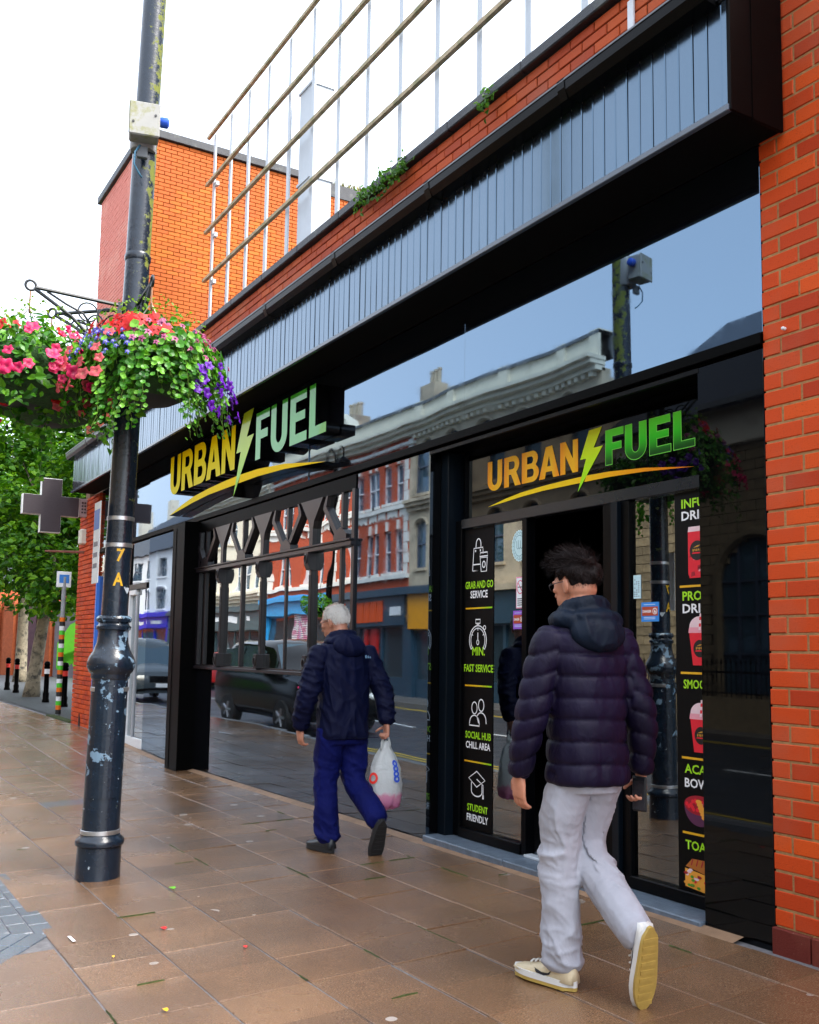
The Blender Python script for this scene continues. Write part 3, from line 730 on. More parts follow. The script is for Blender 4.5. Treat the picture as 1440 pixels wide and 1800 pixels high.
# stickers on the glass
def sticker(name, label, x0, x1, z0, z1, bgm, group=None, cat='sticker'):
    t_ = thing(name, label, cat)
    mb = MB(); mb.box(x0, x1, .1960, .1985, z0, z1); mb.build('sheet', bgm, t_); return t_
BLU = flat('sticker_blue', (.03, .25, .72)); WHT = flat('sticker_white', (.8, .84, .88)); RUS = flat('sticker_rust', (.42, .06, .02)); PNK = flat('sticker_pink', (.82, .30, .45)); VIO = flat('sticker_violet', (.30, .10, .62))
st = sticker('notice_sticker', 'narrow pale blue notice sticker on the frame beside door glass', -4.226, -4.168, 1.679, 1.816, flat('sticker_pale', (.55, .78, .85)))
mb = MB()
for r in range(9):
    for c in range(3):
        if random.random() < .7: mb.box(-4.219+c*.016, -4.210+c*.016, .195, .1955, 1.69+r*.012, 1.695+r*.012)
mb.build('printed_rows', flat('ink_grey', (.15, .2, .25)), st)
def danger(x0, x1, z0, z1, label, frame):
    st = sticker('danger_sticker', label, x0, x1, z0, z1, frame)
    w, h = x1-x0, z1-z0
    mb = MB(); mb.box(x0+w*.05, x1-w*.05, .1945, .196, z0+h*.30, z0+h*.77); mb.build('red_field', RUS, st)
    text_obj('word', 'DANGER', VW, x0+w*.09, .194, z0+h*.46, h*.14, w*.50, st, .03)
    mb = MB(); mb.ribbon(circ(x0+w*.79, z0+h*.53, w*.12, w*.12), w*.03, .194, closed=True); mb.ribbon([(x0+w*.76, z0+h*.48), (x0+w*.80, z0+h*.60)], w*.05, .194); mb.ribbon([(x0+w*.74, z0+h*.48), (x0+w*.86, z0+h*.48)], w*.05, .194); mb.build('hand_mark', VW, st)
    for zz in (.12, .20, .86): MB().box(x0+w*.15, x1-w*.2, .1945, .196, z0+h*zz, z0+h*zz+.004).build('small_print', flat('ink_pale', (.5, .65, .9)), st)
danger(-4.163, -4.026, 1.543, 1.654, 'blue framed danger sticker on the right hand glass', BLU)
danger(-5.385, -5.265, 1.515, 1.64, 'violet and red danger sticker below the no smoking notice', VIO)
ns = sticker('no_smoking_sticker', 'pink and white no smoking notice stuck on left door glass', -5.352, -5.265, 1.655, 1.87, PNK)
mb = MB(); mb.box(-5.345, -5.268, .1945, .196, 1.662, 1.862); mb.build('white_field', WHT, ns)
mb = MB(); mb.ribbon(circ(-5.306, 1.80, .034, .045), .006, .194, closed=True); mb.ribbon([(-5.33, 1.832), (-5.282, 1.768)], .006, .194); mb.build('ban_ring', flat('print_magenta', (.75, .02, .12)), ns)
mb = MB(); mb.box(-5.332, -5.282, .1935, .1938, 1.797, 1.803)
for r in range(4): mb.box(-5.337, -5.277, .194, .1945, 1.675+r*.014, 1.681+r*.014)
mb.build('cigarette_mark', P_BLK, ns)
hl = thing('round_sticker', 'round pale halal seal sticker high on the left door glass', 'sticker')
mb = MB(); flatpoly(mb, [(-5.318+(.082+.004*(i % 2))*math.cos(i*math.pi/24), 2.085+(.105+.005*(i % 2))*math.sin(i*math.pi/24)) for i in range(48)], .196, 0); mb.build('disc', flat('seal_pale', (.55, .75, .78)), hl)
mb = MB(); mb.ribbon(circ(-5.318, 2.085, .056, .072), .004, .1955, closed=True); mb.ribbon(circ(-5.318, 2.085, .072, .094), .003, .1955, closed=True)
for dx, dz, a in ((-.03, 0, 0), (-.012, .004, 0), (.01, 0, 0)): mb.ribbon([(-5.318+dx, 2.12+dz), (-5.318+dx+.002, 2.07), (-5.318+dx+.014, 2.062), (-5.318+dx+.02, 2.075)], .005, .1955)
for i in range(20):
    a = i*18; mb.ribbon([(-5.318+.061*math.cos(R_(a)), 2.085+.079*math.sin(R_(a))), (-5.318+.068*math.cos(R_(a)), 2.085+.088*math.sin(R_(a)))], .005, .1955)
mb.build('seal_lines', flat('ink_teal', (.12, .3, .33)), hl)
# ------------------------------------------------------------------ ground
def pavemat(name, col, dark=.55, spotty=True, objvar=.20, wet=1.0):
    m, t, b = newmat(name)
    geo = t.new('ShaderNodeNewGeometry'); pos = geo.outputs['Position']
    oi = t.new('ShaderNodeObjectInfo')
    k = t.ramp(oi.outputs['Random'], [(0, (1-objvar, 1-objvar, 1-objvar)), (.5, (1, .97, .95)), (1, (1+objvar, 1+objvar, 1+objvar))])
    c = t.mix(1.0, col, k, 'MULTIPLY')
    agg = t.noise(pos, 165, 2, .6)                    # aggregate grains
    c = t.mix(t.ramp(agg, [(.36, g3(.6)), (.47, g3(0))]), c, tuple(x*.30 for x in col))
    c = t.mix(t.ramp(agg, [(.58, g3(0)), (.68, g3(.5))]), c, (.42, .33, .24))
    big = t.noise(pos, 1.3, 5, .6)
    c = t.mix(t.ramp(big, [(.42, g3(0)), (.62, g3(.55))]), c, tuple(x*dark for x in col))
    if spotty:
        v = t.new('ShaderNodeTexVoronoi'); v.inputs['Scale'].default_value = 4.2; v.inputs['Randomness'].default_value = 1
        nv = t.noise(pos, 30, 2); mp = t.mix(.012, pos, nv)
        t.l.new(pos, v.inputs['Vector'])
        d = t.math('ADD', v.outputs['Distance'], t.math('MULTIPLY', t.math('SUBTRACT', nv, .5), .035))
        sel = t.new('ShaderNodeSeparateColor'); t.l.new(v.outputs['Color'], sel.inputs[0])
        rad = t.math('MULTIPLY', t.math('SUBTRACT', sel.outputs[0], .58), .44)
        gum = t.math('LESS_THAN', d, rad)
        gc = t.mix(sel.outputs[1], (.26, .22, .18), (.55, .50, .45))
        c = t.mix(t.math('MULTIPLY', gum, .75), c, gc)
    t.l.new(c, b.inputs['Base Color'])
    wn = t.noise(pos, 1.1, 4, .55)
    rr = t.ramp(wn, [(.38, g3(.09)), (.62, g3(.28))]); t.l.new(rr, b.inputs['Roughness'])
    b.inputs['Specular IOR Level'].default_value = .8
    b.inputs['Coat Roughness'].default_value = .24; b.inputs['Coat IOR'].default_value = 1.4
    t.l.new(t.ramp(t.noise(pos, .8, 4, .55), [(.40, g3(.10)), (.60, g3(.75))]), b.inputs['Coat Weight'])      # standing water film
    bp = t.new('ShaderNodeBump'); bp.inputs['Strength'].default_value = .75; bp.inputs['Distance'].default_value = .0035
    t.l.new(t.noise(pos, 170, 3, .6), bp.inputs['Height']); t.l.new(bp.outputs[0], b.inputs['Normal']); t.l.new(bp.outputs[0], b.inputs['Coat Normal'])
    return m
SLAB = pavemat('wet_brown_slab', (.225, .122, .060))
JOINT = M('joint_grit', (.14, .135, .14), .75, .4, 25, .5, 90, coords='Object')
MOSSJ = M('moss', (.035, .055, .006), .9, .4, 40, .8, 120)
STRIP = M('sandy_concrete', (.28, .17, .10), .55, .3, 9, .5, 120)
ASPH = M('wet_asphalt', (.030, .036, .046), .38, .3, 3, .6, 160, rvar=.12, spec=.6)
pave = tag(MB().build('pavement', [JOINT]), kind='structure')
base = MB()
def gsheet(mb, x0, x1, y0, y1, dz, nx, ny, mi=0):
    vs = [(x0+(x1-x0)*i/nx, y0+(y1-y0)*j/ny, gz(x0+(x1-x0)*i/nx, y0+(y1-y0)*j/ny)+dz) for j in range(ny+1) for i in range(nx+1)]
    mb.add(vs, [(j*(nx+1)+i, j*(nx+1)+i+1, (j+1)*(nx+1)+i+1, (j+1)*(nx+1)+i) for j in range(ny) for i in range(nx)], mi)
gsheet(base, -120, 30, KERB, 6, -.0065, 300, 6)
bme_ = base.mesh('pavement', JOINT); pave.data = bme_
PX, PY, XJ, YJ = .368, .41, -2.82, -.355
stone_band = None
def in_blue(x, y):
    # diagonal corner of the blue block band at the lower left
    return (y < -2.76 - max(0, (x+5.30))*.78 and x < -4.3) and x > -9.5
slabs = []; far = MB()
ny = int((abs(KERB)-abs(YJ))/PY)+1
i0 = int(round((-1.3-XJ)/PX)); i1 = int(round((-60-XJ)/PX))
for i in range(i0, i1, -1):
    xa = XJ+i*PX
    for j in range(-1, ny):
        y1 = YJ-j*PY; y0 = y1-PY
        if j == -1: y1 = -.075
        y0 = max(y0, KERB+.13)
        if y1-y0 < .05: continue
        x0, x1 = xa-PX, xa
        cxm, cym = (x0+x1)/2, (y0+y1)/2
        if in_blue(cxm, cym): continue
        g = .0055
        dz = random.gauss(0, .0016)
        ti, tj = random.gauss(0, .0016), random.gauss(0, .0016)
        P = []
        for (ux, uy, up) in ((x0+.002, y0+g, 0), (x1-.002, y0+g, 0), (x1-.002, y1-g, 0), (x0+.002, y1-g, 0), (x0+.0032, y0+g+.002, 1), (x1-.0032, y0+g+.002, 1), (x1-.0032, y1-g-.002, 1), (x0+.0032, y1-g-.002, 1)):
            z = gz(ux, uy)+dz+(ux-cxm)/PX*ti+(uy-cym)/PY*tj
            P.append((ux, uy, z if up else z-.003))
        # a lower skirt ring keeps the slab solid
        B = [(p[0], p[1], p[2]-.03) for p in P[:4]]
        V = P+B
        Fc = [(4, 5, 6, 7), (0, 1, 5, 4), (1, 2, 6, 5), (2, 3, 7, 6), (3, 0, 4, 7), (8, 9, 1, 0), (9, 10, 2, 1), (10, 11, 3, 2), (11, 8, 0, 3)]
        slabs.append((math.hypot(cxm, cym+3.9), V, Fc, (cxm, cym)))
slabs.sort(key=lambda s: s[0])
SLABG = pavemat('grey_slab', (.13, .15, .17), .7, False)
n_ = 0
for d_, V, Fc, cc in slabs:
    vis = cc[0] < -2.2
    if n_ < 298 and vis:
        o = MB().add([(v[0]-cc[0], v[1]-cc[1], v[2]) for v in V], Fc).build('paving_slab', SLABG if abs(cc[0]+9.8) < .19 and abs(cc[1]+1.63) < .2 else SLAB, pave, loc=(cc[0], cc[1], 0)); n_ += 1
    else: far.add(V, Fc)
o = far.build('far_paving_slabs', SLAB, pave); o['kind'] = 'stuff'
# sandy cement fillet at the foot of the shop
mb = MB()
xs = [-16.2+i*.15 for i in range(int((16.2-3.1)/.15))]
pts = []
for x in xs:
    w = .072+.016*math.sin(x*5)+.012*random.random()
    pts.append((x, w))
for (xa, wa), (xb, wb) in zip(pts[:-1], pts[1:]):
    z = lambda x, y: gz(x, y)
    mb.add([(xa, -wa, z(xa, -wa)-.004), (xb, -wb, z(xb, -wb)-.004), (xb, .0, z(xb, 0)+.014), (xa, .0, z(xa, 0)+.014)], [(0, 1, 2, 3)])
mb.build('cement_fillet', STRIP, pave)
# moss in a few joints
mb = MB()
rm = random.Random(3)
for k in range(26):
    if rm.random() < .5:
        x = XJ-PX*rm.randint(0, 14); y = -rm.random()*2.6; L = .05+.16*rm.random()
        pts = [(x+rm.gauss(0, .002), y-L*q/4) for q in range(5)]
    else:
        y = YJ-PY*rm.randint(0, 3 if rm.random() < .75 else 6); x = -2.8-rm.random()**1.5*7; L = .05+.3*rm.random()
        pts = [(x-L*q/4, y+rm.gauss(0, .002)) for q in range(5)]
    for (a, b) in zip(pts[:-1], pts[1:]):
        w = .0022+.003*rm.random()
        dx, dy = b[0]-a[0], b[1]-a[1]; l = math.hypot(dx, dy); nx, ny_ = -dy/l*w, dx/l*w
        za, zb = gz(*a)+.0005, gz(*b)+.0005
        mb.add([(a[0]+nx, a[1]+ny_, za-.002), (b[0]+nx, b[1]+ny_, zb-.002), (b[0]-nx, b[1]-ny_, zb-.002), (a[0]-nx, a[1]-ny_, za-.002), (a[0], a[1], za+.004), (b[0], b[1], zb+.004)],
               [(0, 1, 5, 4), (4, 5, 2, 3)])
o = mb.build('joint_moss', MOSSJ, pave); o['kind'] = 'stuff'
# blue block band (pavers) with its mitred corner
BLUEP = pavemat('blue_grey_paver', (.085, .115, .150), .75, False, .2)
blocks = MB(); nb = 0
ang = math.atan2(-.78, 1)
def paver(c, l, w, a):
    global nb
    ca, sa = math.cos(a), math.sin(a); P = []
    for (u, v, up) in ((-l/2, -w/2, 0), (l/2, -w/2, 0), (l/2, w/2, 0), (-l/2, w/2, 0), (-l/2+.004, -w/2+.004, 1), (l/2-.004, -w/2+.004, 1), (l/2-.004, w/2-.004, 1), (-l/2+.004, w/2-.004, 1)):
        x, y = c[0]+u*ca-v*sa, c[1]+u*sa+v*ca
        P.append((u*ca-v*sa, u*sa+v*ca, gz(x, y)+(0 if up else -.006)+random.gauss(0, .0004)))
    MB().add(P, [(4, 5, 6, 7), (0, 1, 5, 4), (1, 2, 6, 5), (2, 3, 7, 6), (3, 0, 4, 7)]).build('block_paver', BLUEP, pave, loc=(c[0], c[1], 0)); nb += 1
for r in range(3):
    y = -2.80-.103*r
    x = -5.32-.06*r
    while x > -9.4:
        paver((x-.1, y), .2, .1, 0); x -= .204
    # band turning along the diagonal edge
    k = 0
    while k < 4:
        u = .11+.204*k; dx, dy = math.cos(ang), math.sin(ang)
        nx, ny_ = math.sin(ang), -math.cos(ang)
        c = (-5.30+dx*u+nx*.103*(r+.5), -2.78+dy*u+ny_*.103*(r+.5))
        if c[1] > KERB+.16: paver(c, .2, .1, ang)
        k += 1
# brown field inside the band
mb = MB(); gsheet(mb, -9.5, -4.3, KERB+.13, -2.77, -.0075, 14, 2); mb.build('band_bedding', SLAB, pave)
# kerb stones
KERBM = M('granite_kerb', (.20, .20, .20), .6, .3, 20, .5, 120)
x = 4.0
kb = MB()
while x > -60:
    kb.bev(x-.905, x-.005, KERB, KERB+.125, ROADZ-.1, gz(x-.45, KERB)+.004, .012); x -= .91
o = kb.build('kerb', KERBM); o['kind'] = 'structure'
# road with markings
mb = MB(); mb.quad((-150, -10.5, ROADZ), (60, -10.5, ROADZ), (60, KERB+.01, ROADZ), (-150, KERB+.01, ROADZ)); road = tag(mb.build('road', ASPH), kind='structure')
YEL = M('yellow_road_paint', (.60, .40, .02), .6, .3, 10, .2); WHI = M('white_road_paint', (.7, .7, .68), .6, .3, 10)
for y in (KERB-.28, KERB-.44, -10.2, -10.04):
    mb = MB(); mb.box(-150, 60, y-.03, y+.03, ROADZ-.01, ROADZ+.004); mb.build('yellow_line', YEL, road)
for i in range(14):
    mb = MB(); mb.box(-40+i*3.4, -40+i*3.4+2, -6.95, -6.85, ROADZ-.01, ROADZ+.004); mb.build('lane_dash', WHI, road)
mb = MB(); mb.box(-150, 60, -13.2, -10.5, ROADZ-.1, -.08); o = tag(mb.build('opposite_pavement', M('grey_flags', (.13, .115, .10), .4, .25, 2, .4, 100, rvar=.12)), kind='structure')
mb = MB(); mb.quad((-400, -400, -.32), (400, -400, -.32), (400, 400, -.32), (-400, 400, -.32)); tag(mb.build('ground', M('town_ground', (.10, .10, .09), .9, .3, .3)), kind='structure')
# litter: petals, leaves and a receipt
def litter(name, label, pts, loc, mat, cat):
    mb = MB(); n = len(pts)
    mb.add([(x, y, .004+.006*math.sin(i*2.1)**2) for i, (x, y) in enumerate(pts)]+[(0, 0, .012)], [(i, (i+1) % n, n) for i in range(n)])
    o = mb.build(name, mat, None, loc=(loc[0], loc[1], gz(*loc)+.002)); tag(o, label, cat); return o
RP = flat('petal_red', (.70, .02, .02)); LG = flat('leaf_green', (.16, .5, .03)); LY = flat('leaf_yellow', (.75, .42, .02)); PW = flat('paper_white', (.8, .8, .8))
hexa = lambda r, s=1: [(r*math.cos(a*1.047)*s*(1+.25*math.sin(a*3)), r*math.sin(a*1.047)) for a in range(6)]
litter('fallen_petal', 'small red fallen petal on slabs right of the lamp post', hexa(.017, 1.4), (-5.05, -2.28), RP, 'petal')
litter('fallen_petal', 'tiny dark red petal further right on the brown slabs', hexa(.012), (-4.52, -2.05), RP, 'petal')
litter('fallen_leaf', 'bright green fallen leaf beside lamp post foot', hexa(.022, 1.3), (-5.85, -1.98), LG, 'leaf')
litter('fallen_leaf', 'small yellow leaf on the pavement left of centre', hexa(.008), (-4.72, -2.62), LY, 'leaf')
litter('fallen_leaf', 'orange brown leaf at the bottom edge of the pavement', hexa(.012, 1.6), (-3.93, -2.62), LY, 'leaf')
litter('paper_scrap', 'white straw scrap at the corner of the blue paver band', [(-.06, -.008), (.06, -.008), (.06, .008), (-.06, .008)], (-5.12, -2.72), PW, 'litter')
litter('paper_scrap', 'long white paper strip at the left edge beyond lamp post', [(-.25, -.02), (.25, -.05), (.25, -.01), (-.25, .04)], (-15.6, -2.0), PW, 'litter')
# ------------------------------------------------------------------ opposite side of the street (mirrored in the shop)
FY = -12.5
STONE = M('buff_ashlar', (.52, .42, .29), .8, .25, 2.2, .4, 40, col2=(.16, .13, .10), c2scale=.9, c2at=(.56, .74))
CREAMR = M('cream_render', (.80, .72, .56), .7, .12, 1.2, col2=(.36, .30, .22), c2scale=.8, c2at=(.58, .75))
WHITER = M('white_render', (.82, .82, .82), .7, .08, 1.2, col2=(.45, .45, .45), c2scale=.7, c2at=(.6, .78))
REDB = M('victorian_red_brick', (.45, .07, .022), .8, .3, 14, .5, 60)
TRIMW = M('white_stone_trim', (.80, .77, .70), .7, .15, 4)
SLATE = M('dark_slate', (.030, .036, .05), .5, .3, 8, .3, 30)
PANE = gloss_black('reflected_pane', .0012, .8, .02, (.05, .09, .12), 1.9)
SHOPG = gloss_black('shop_glass', .0012, .8, .02, (.03, .05, .06), 1.8)
UPVC = M('white_sash', (.7, .7, .72), .4, .1); DKSASH = M('dark_sash', (.06, .08, .12), .4, .2)
ROCK = M('rock_faced_stone', (.24, .175, .095), .85, .35, 7, .8, 50, objvar=.25)
LEADG = M('lead_grey', (.12, .13, .14), .6, .2)
def opwall(mb, x0, x1, z0, z1, ops, y0=FY-.3, y1=FY, mi=0):
    """wall slab with rectangular openings (ops: list of x0,x1,z0,z1)"""
    zs = sorted(set([z0, z1]+[o[2] for o in ops]+[o[3] for o in ops]))
    for a, b in zip(zs[:-1], zs[1:]):
        row = sorted([o for o in ops if o[2] <= a+1e-6 and o[3] >= b-1e-6])
        x = x0
        for o in row:
            if o[0] > x: mb.box(x, o[0], y0, y1, a, b, mi)
            x = max(x, o[1])
        if x < x1: mb.box(x, x1, y0, y1, a, b, mi)
def window(root, x0, x1, z0, z1, arch=0, sash=None, sill=TRIMW, head=None, y=FY):
    sash = sash or UPVC
    w = empty('window', (0, 0, 0)); w.parent = root
    mb = MB(); mb.box(x0-.01, x1+.01, y-.16, y-.15, z0-.01, z1+.01); mb.build('pane', PANE, w)
    mb = MB(); f = .05; zm = (z0+z1)/2
    for a, b, c, d in ((x0, x0+f, z0, z1), (x1-f, x1, z0, z1), (x0+f, x1-f, z0, z0+f), (x0+f, x1-f, z1-f, z1), (x0+f, x1-f, zm-f/2, zm+f/2)): mb.box(a, b, y-.15, y-.09, c, d)
    mb.build('frame', sash, w)
    mb = MB(); mb.box(x0-.08, x1+.08, y-.10, y+.07, z0-.09, z0-.001); mb.build('sill', sill, w)
    if arch:
        mb = MB(); n = 8; cxm = (x0+x1)/2; rx = (x1-x0)/2
        for i in range(n):
            a0, a1 = math.pi*i/n, math.pi*(i+1)/n
            p = [(cxm+rx*math.cos(a0), z1-arch+arch*math.sin(a0)), (cxm+rx*math.cos(a1), z1-arch+arch*math.sin(a1)), (cxm+rx*math.cos(a1), z1+.002), (cxm+rx*math.cos(a0), z1+.002)]
            mb.prism(p, y-.145, y-.002)
        mb.build('arch_fill', head or sill, w)
        mb = MB(); pts = [(cxm+(rx+.06)*math.cos(math.pi*i/10), y+.01, z1-arch+(arch+.06)*math.sin(math.pi*i/10)) for i in range(11)]; mb.tube(pts, .05, 6); mb.build('hood_mould', head or sill, w)
    elif head:
        mb = MB(); mb.box((x0+x1)/2-.07, (x0+x1)/2+.07, y-.05, y+.05, z1+.001, z1+.32); mb.build('keystone', head, w)
    return w
def shopfront(root, x0, x1, fascol, bays, z1=3.3, zf=2.2, stall=.5, frame=None, pil=None, y=FY):
    frame = frame or fascol
    mb = MB(); mb.box(x0+.12, x1-.12, y-.02, y+.12, zf, z1-.15); mb.build('shop_fascia', fascol, root)
    mb = MB(); mb.box(x0, x1, y-.05, y+.28, z1-.149, z1+.02); mb.box(x0, x1, y-.05, y+.18, z1+.021, z1+.11); mb.build('shop_cornice', pil or frame, root)
    mb = MB()
    for q in (x0, x1-.25): mb.box(q, q+.25, y-.1, y+.08, -.1, zf)
    mb.build('pilaster', pil or frame, root)
    xa = x0+.25; w = (x1-x0-.5)/bays
    for i in range(bays):
        a, b = xa+i*w, xa+(i+1)*w
        mb = MB(); mb.box(a+.03, b-.03, y-.14, y-.12, stall, zf-.04); mb.build('shop_window', SHOPG, root)
        mb = MB(); mb.box(a, a+.06, y-.16, y-.04, -.1, zf); mb.box(b-.06, b, y-.16, y-.04, -.1, zf); mb.box(a+.06, b-.06, y-.16, y-.05, zf-.05, zf); mb.box(a+.06, b-.06, y-.16, y-.02, -.1, stall); mb.build('shop_frame', frame, root)
def body(root, x0, x1, z1, mat, dep=9):
    mb = MB(); mb.box(x0+.01, x1-.01, FY-dep, FY-.31, -.2, z1-.3); mb.build('building_body', mat, root)
    mb = MB(); mb.box(x0, x1, FY-.9, FY-.2, -.2, 3.2); mb.build('shop_interior', DARKROOM, root)
def cornice(root, x0, x1, z, mat, big=.35, y=FY, top=0, name='cornice'):
    mb = MB(); mb.box(x0, x1, y-.1, y+big*.4, z, z+.14); mb.box(x0-.02, x1+.02, y-.1, y+big*.75, z+.141, z+.26); mb.box(x0-.04, x1+.04, y-.1, y+big, z+.261, z+.36)
    mb.build(name, mat, root)
TEAL = M('dark_teal_paint', (.022, .055, .085), .35, .15); BLUES = M('royal_blue_paint', (.01, .03, .55), .35, .12); GREYG = M('green_grey_paint', (.06, .10, .105), .4, .15); CYANB = M('cyan_blue_paint', (.03, .30, .62), .4, .15)
YELS = M('amber_sign', (.80, .32, .005), .4, .08); ORS = M('orange_letters', (.80, .09, .004), .4, .08); ORD = M('orange_paint', (.80, .22, .005), .4, .1); REDD = M('red_door_paint', (.55, .012, .008), .35, .1)

# 1 buff stone building with parapet
b1 = thing('stone_building', 'buff stone three storey building with tall blocking parapet across the street', 'building')
x0, x1 = -27.0, -17.9
body(b1, x0, x1, 8.6, STONE)
ops = []; wl = []
for cxm in (-26.25, -24.7, -22.9, -21.3, -19.3):
    wl.append((cxm-.34, cxm+.34, 3.98, 5.55, .22)); wl.append((cxm-.42, cxm+.42, 6.4, 8.15, .4))
ops = [w[:4] for w in wl]
mb = MB(); opwall(mb, x0, x1, 3.3, 8.5, ops); mb.build('wall', STONE, b1)
for w in wl: window(b1, *w[:4], arch=w[4], sash=DKSASH, sill=STONE, head=STONE)
cornice(b1, x0, x1, 8.42, CREAMR, .55); mb = MB(); mb.box(x0, x1, FY-.4, FY+.02, 8.79, 9.38); mb.build('parapet', CREAMR, b1)
for q in (x0, -24.9, -22.2, -19.8, x1-.4): MB().box(q, q+.4, FY-.42, FY+.09, 8.79, 9.5).build('parapet_pier', CREAMR, b1)
MB().box(x0, x1, FY-.45, FY+.10, 9.381, 9.47).build('coping', LEADG, b1)
cornice(b1, x0, x1, 5.85, STONE, .3, name='string_course')
for i in range(30): MB().box(x0+i*.3+.05, x0+i*.3+.2, FY, FY+.16, 8.30, 8.42).build('dentil', CREAMR, b1)
shopfront(b1, -27.0, -24.2, YELS, 1, 3.3, 2.05, frame=TEAL, pil=TEAL); shopfront(b1, -24.2, -20.9, TEAL, 2, 3.3, 2.2, pil=STONE); shopfront(b1, -20.9, -17.9, ORD, 1, 3.2, 2.3, pil=ORD, frame=REDD)
mb = MB(); mb.box(-20.5, -18.4, FY-.1, FY-.06, -.1, 2.0)
SHUT = M('roller_shutter', (.45, .40, .36), .5, .1)
for i in range(26): mb.box(-20.4, -18.5, FY-.07, FY-.05, -.05+i*.08, -.05+i*.08+.055)
mb.build('roller_shutter', SHUT, b1)
mb = MB(); mb.box(-21.6, -21.2, FY-.1, FY+.06, -.1, 2.2); mb.box(-20.95, -20.7, FY-.1, FY+.1, -.1, 2.8); mb.build('orange_door_post', ORD, b1)
mb = MB(); mb.box(-21.2, -20.96, FY-.1, FY+.02, -.1, 2.7); mb.build('red_door', REDD, b1)
# 2 red brick building with white stone dressings
b2 = thing('red_brick_building', 'red brick building with white stone quoins and arched bands across the street', 'building')
x0, x1 = -38.6, -27.0
body(b2, x0, x1, 8.6, REDB)
wl = []
for cxm in (-37.6, -36.7, -34.6, -33.7, -31.7, -30.9, -30.05, -29.5, -28.55, -27.75):
    wl.append((cxm-.27, cxm+.27, 3.95, 5.38)); wl.append((cxm-.28, cxm+.28, 6.32, 7.6))
mb = MB(); opwall(mb, x0, x1, 3.3, 8.5, wl); mb.build('wall', REDB, b2)
for w in wl: window(b2, *w, head=TRIMW)
for z, h in ((6.05, .14), (3.72, .14), (8.15, .1)): MB().box(x0, x1, FY-.1, FY+.12, z, z+h).build('string_course', TRIMW, b2)
for k in range(14):   # scalloped white aprons under the upper windows
    mb = MB(); xa = x0+.15+k*.83
    mb.prism([(xa, 6.04), (xa, 5.78)]+[(xa+.1+.12*i+.06*(1-math.cos(0)), 5.78+(.09 if i % 2 else 0)) for i in range(5)]+[(xa+.66, 5.78), (xa+.66, 6.04)], FY-.02, FY+.035)
    mb.build('apron', TRIMW, b2)
for k in range(13):
    for q in (x1-.36, x0+.02, -32.55): MB().box(q, q+(.34 if k % 2 else .26), FY-.05, FY+.03, 3.88+k*.345, 3.88+k*.345+.325).build('quoin', TRIMW, b2)
cornice(b2, x0, x1, 8.42, CREAMR, .5)
mb = MB(); mb.box(x0, x1, FY-.4, FY+.02, 8.79, 9.4); mb.build('parapet', CREAMR, b2)
mb = MB(); mb.prism([(-33.6, 9.41), (-31.6, 9.41), (-31.9, 9.9), (-32.6, 10.3), (-33.3, 9.9)], FY-.4, FY+.05); mb.build('gable', CREAMR, b2)
MB().box(x0, x1, FY-.45, FY+.10, 9.401, 9.48).build('coping', LEADG, b2)
for q in (-36.2, -30.0): 
    mb = MB(); mb.box(q-.5, q+.5, FY-3, FY-2.2, 8.3, 11.2)
    for d in (-.3, 0, .3): mb.lathe([(.11, 11.2), (.1, 11.7), (.13, 11.72), (.12, 11.8)], 8, (q+d, FY-2.6))
    mb.build('chimney', STONE, b2)
shopfront(b2, -32.5, -27.0, TEAL, 3, 3.3, 2.18, frame=TEAL, pil=TEAL)
for i in range(13):
    MB().box(-30.49+i*.153, -30.49+i*.153+(.12 if i % 3 else .07), FY+.12, FY+.16, 2.32, 3.02).build('sign_letter_bar', ORS, b2)
MB().box(-31.9, -31.0, FY+.12, FY+.16, 2.3, 3.02).build('sign_board', ORS, b2)
MB().box(-28.05, -27.35, FY+.12, FY+.15, 2.5, 2.78).build('white_name_board', WHITER, b2)
MB().box(-29.6, -29.2, FY-.1, FY-.02, -.1, 2.1).build('red_door_post', REDD, b2)
MB().box(-30.1, -29.85, FY-.1, FY-.02, -.1, 2.1).build('red_door_post', REDD, b2)
shopfront(b2, -38.6, -32.5, CYANB, 2, 3.4, 2.75, frame=CYANB, pil=CYANB)
mb = MB()
for i in range(24): mb.box(-36.1, -34.5, FY-.06, FY-.035, 1.1+i*.073, 1.1+i*.073+.05)
SHP = M('pink_print_shutter', (.62, .20, .32), .5, .1, col2=(.7, .65, .68), c2scale=2.4, c2at=(.48, .52)); mb.build('pink_shutter', SHP, b2)
# 3 cream building, dark green grey shop
b3 = thing('cream_building', 'cream rendered building above a dark green grey shopfront across the street', 'building')
x0, x1 = -48.0, -38.6
body(b3, x0, x1, 8.2, CREAMR)
wl = []
for cxm in (-47, -45.2, -43.0, -41.2, -39.6): wl.append((cxm-.45, cxm+.45, 3.95, 5.5)); wl.append((cxm-.45, cxm+.45, 6.2, 7.6))
mb = MB(); opwall(mb, x0, x1, 3.3, 8.4, wl); mb.build('wall', CREAMR, b3)
for w in wl: window(b3, *w, sill=CREAMR)
cornice(b3, x0, x1, 8.0, CREAMR, .45); MB().box(x0, x1, FY-.4, FY+.02, 8.37, 9.0).build('parapet', CREAMR, b3)
cornice(b3, x0, x1, 3.45, CREAMR, .4, name='string_course')
shopfront(b3, x0, x1, GREYG, 4, 3.2, 2.2, frame=GREYG, pil=GREYG)
for i, q in enumerate((-46.8, -44.9, -43.1, -41.2)): MB().box(q, q+.7, FY+.12, FY+.14, 2.55+.1*(i % 2), 2.85).build('pale_sign_mark', WHITER, b3)
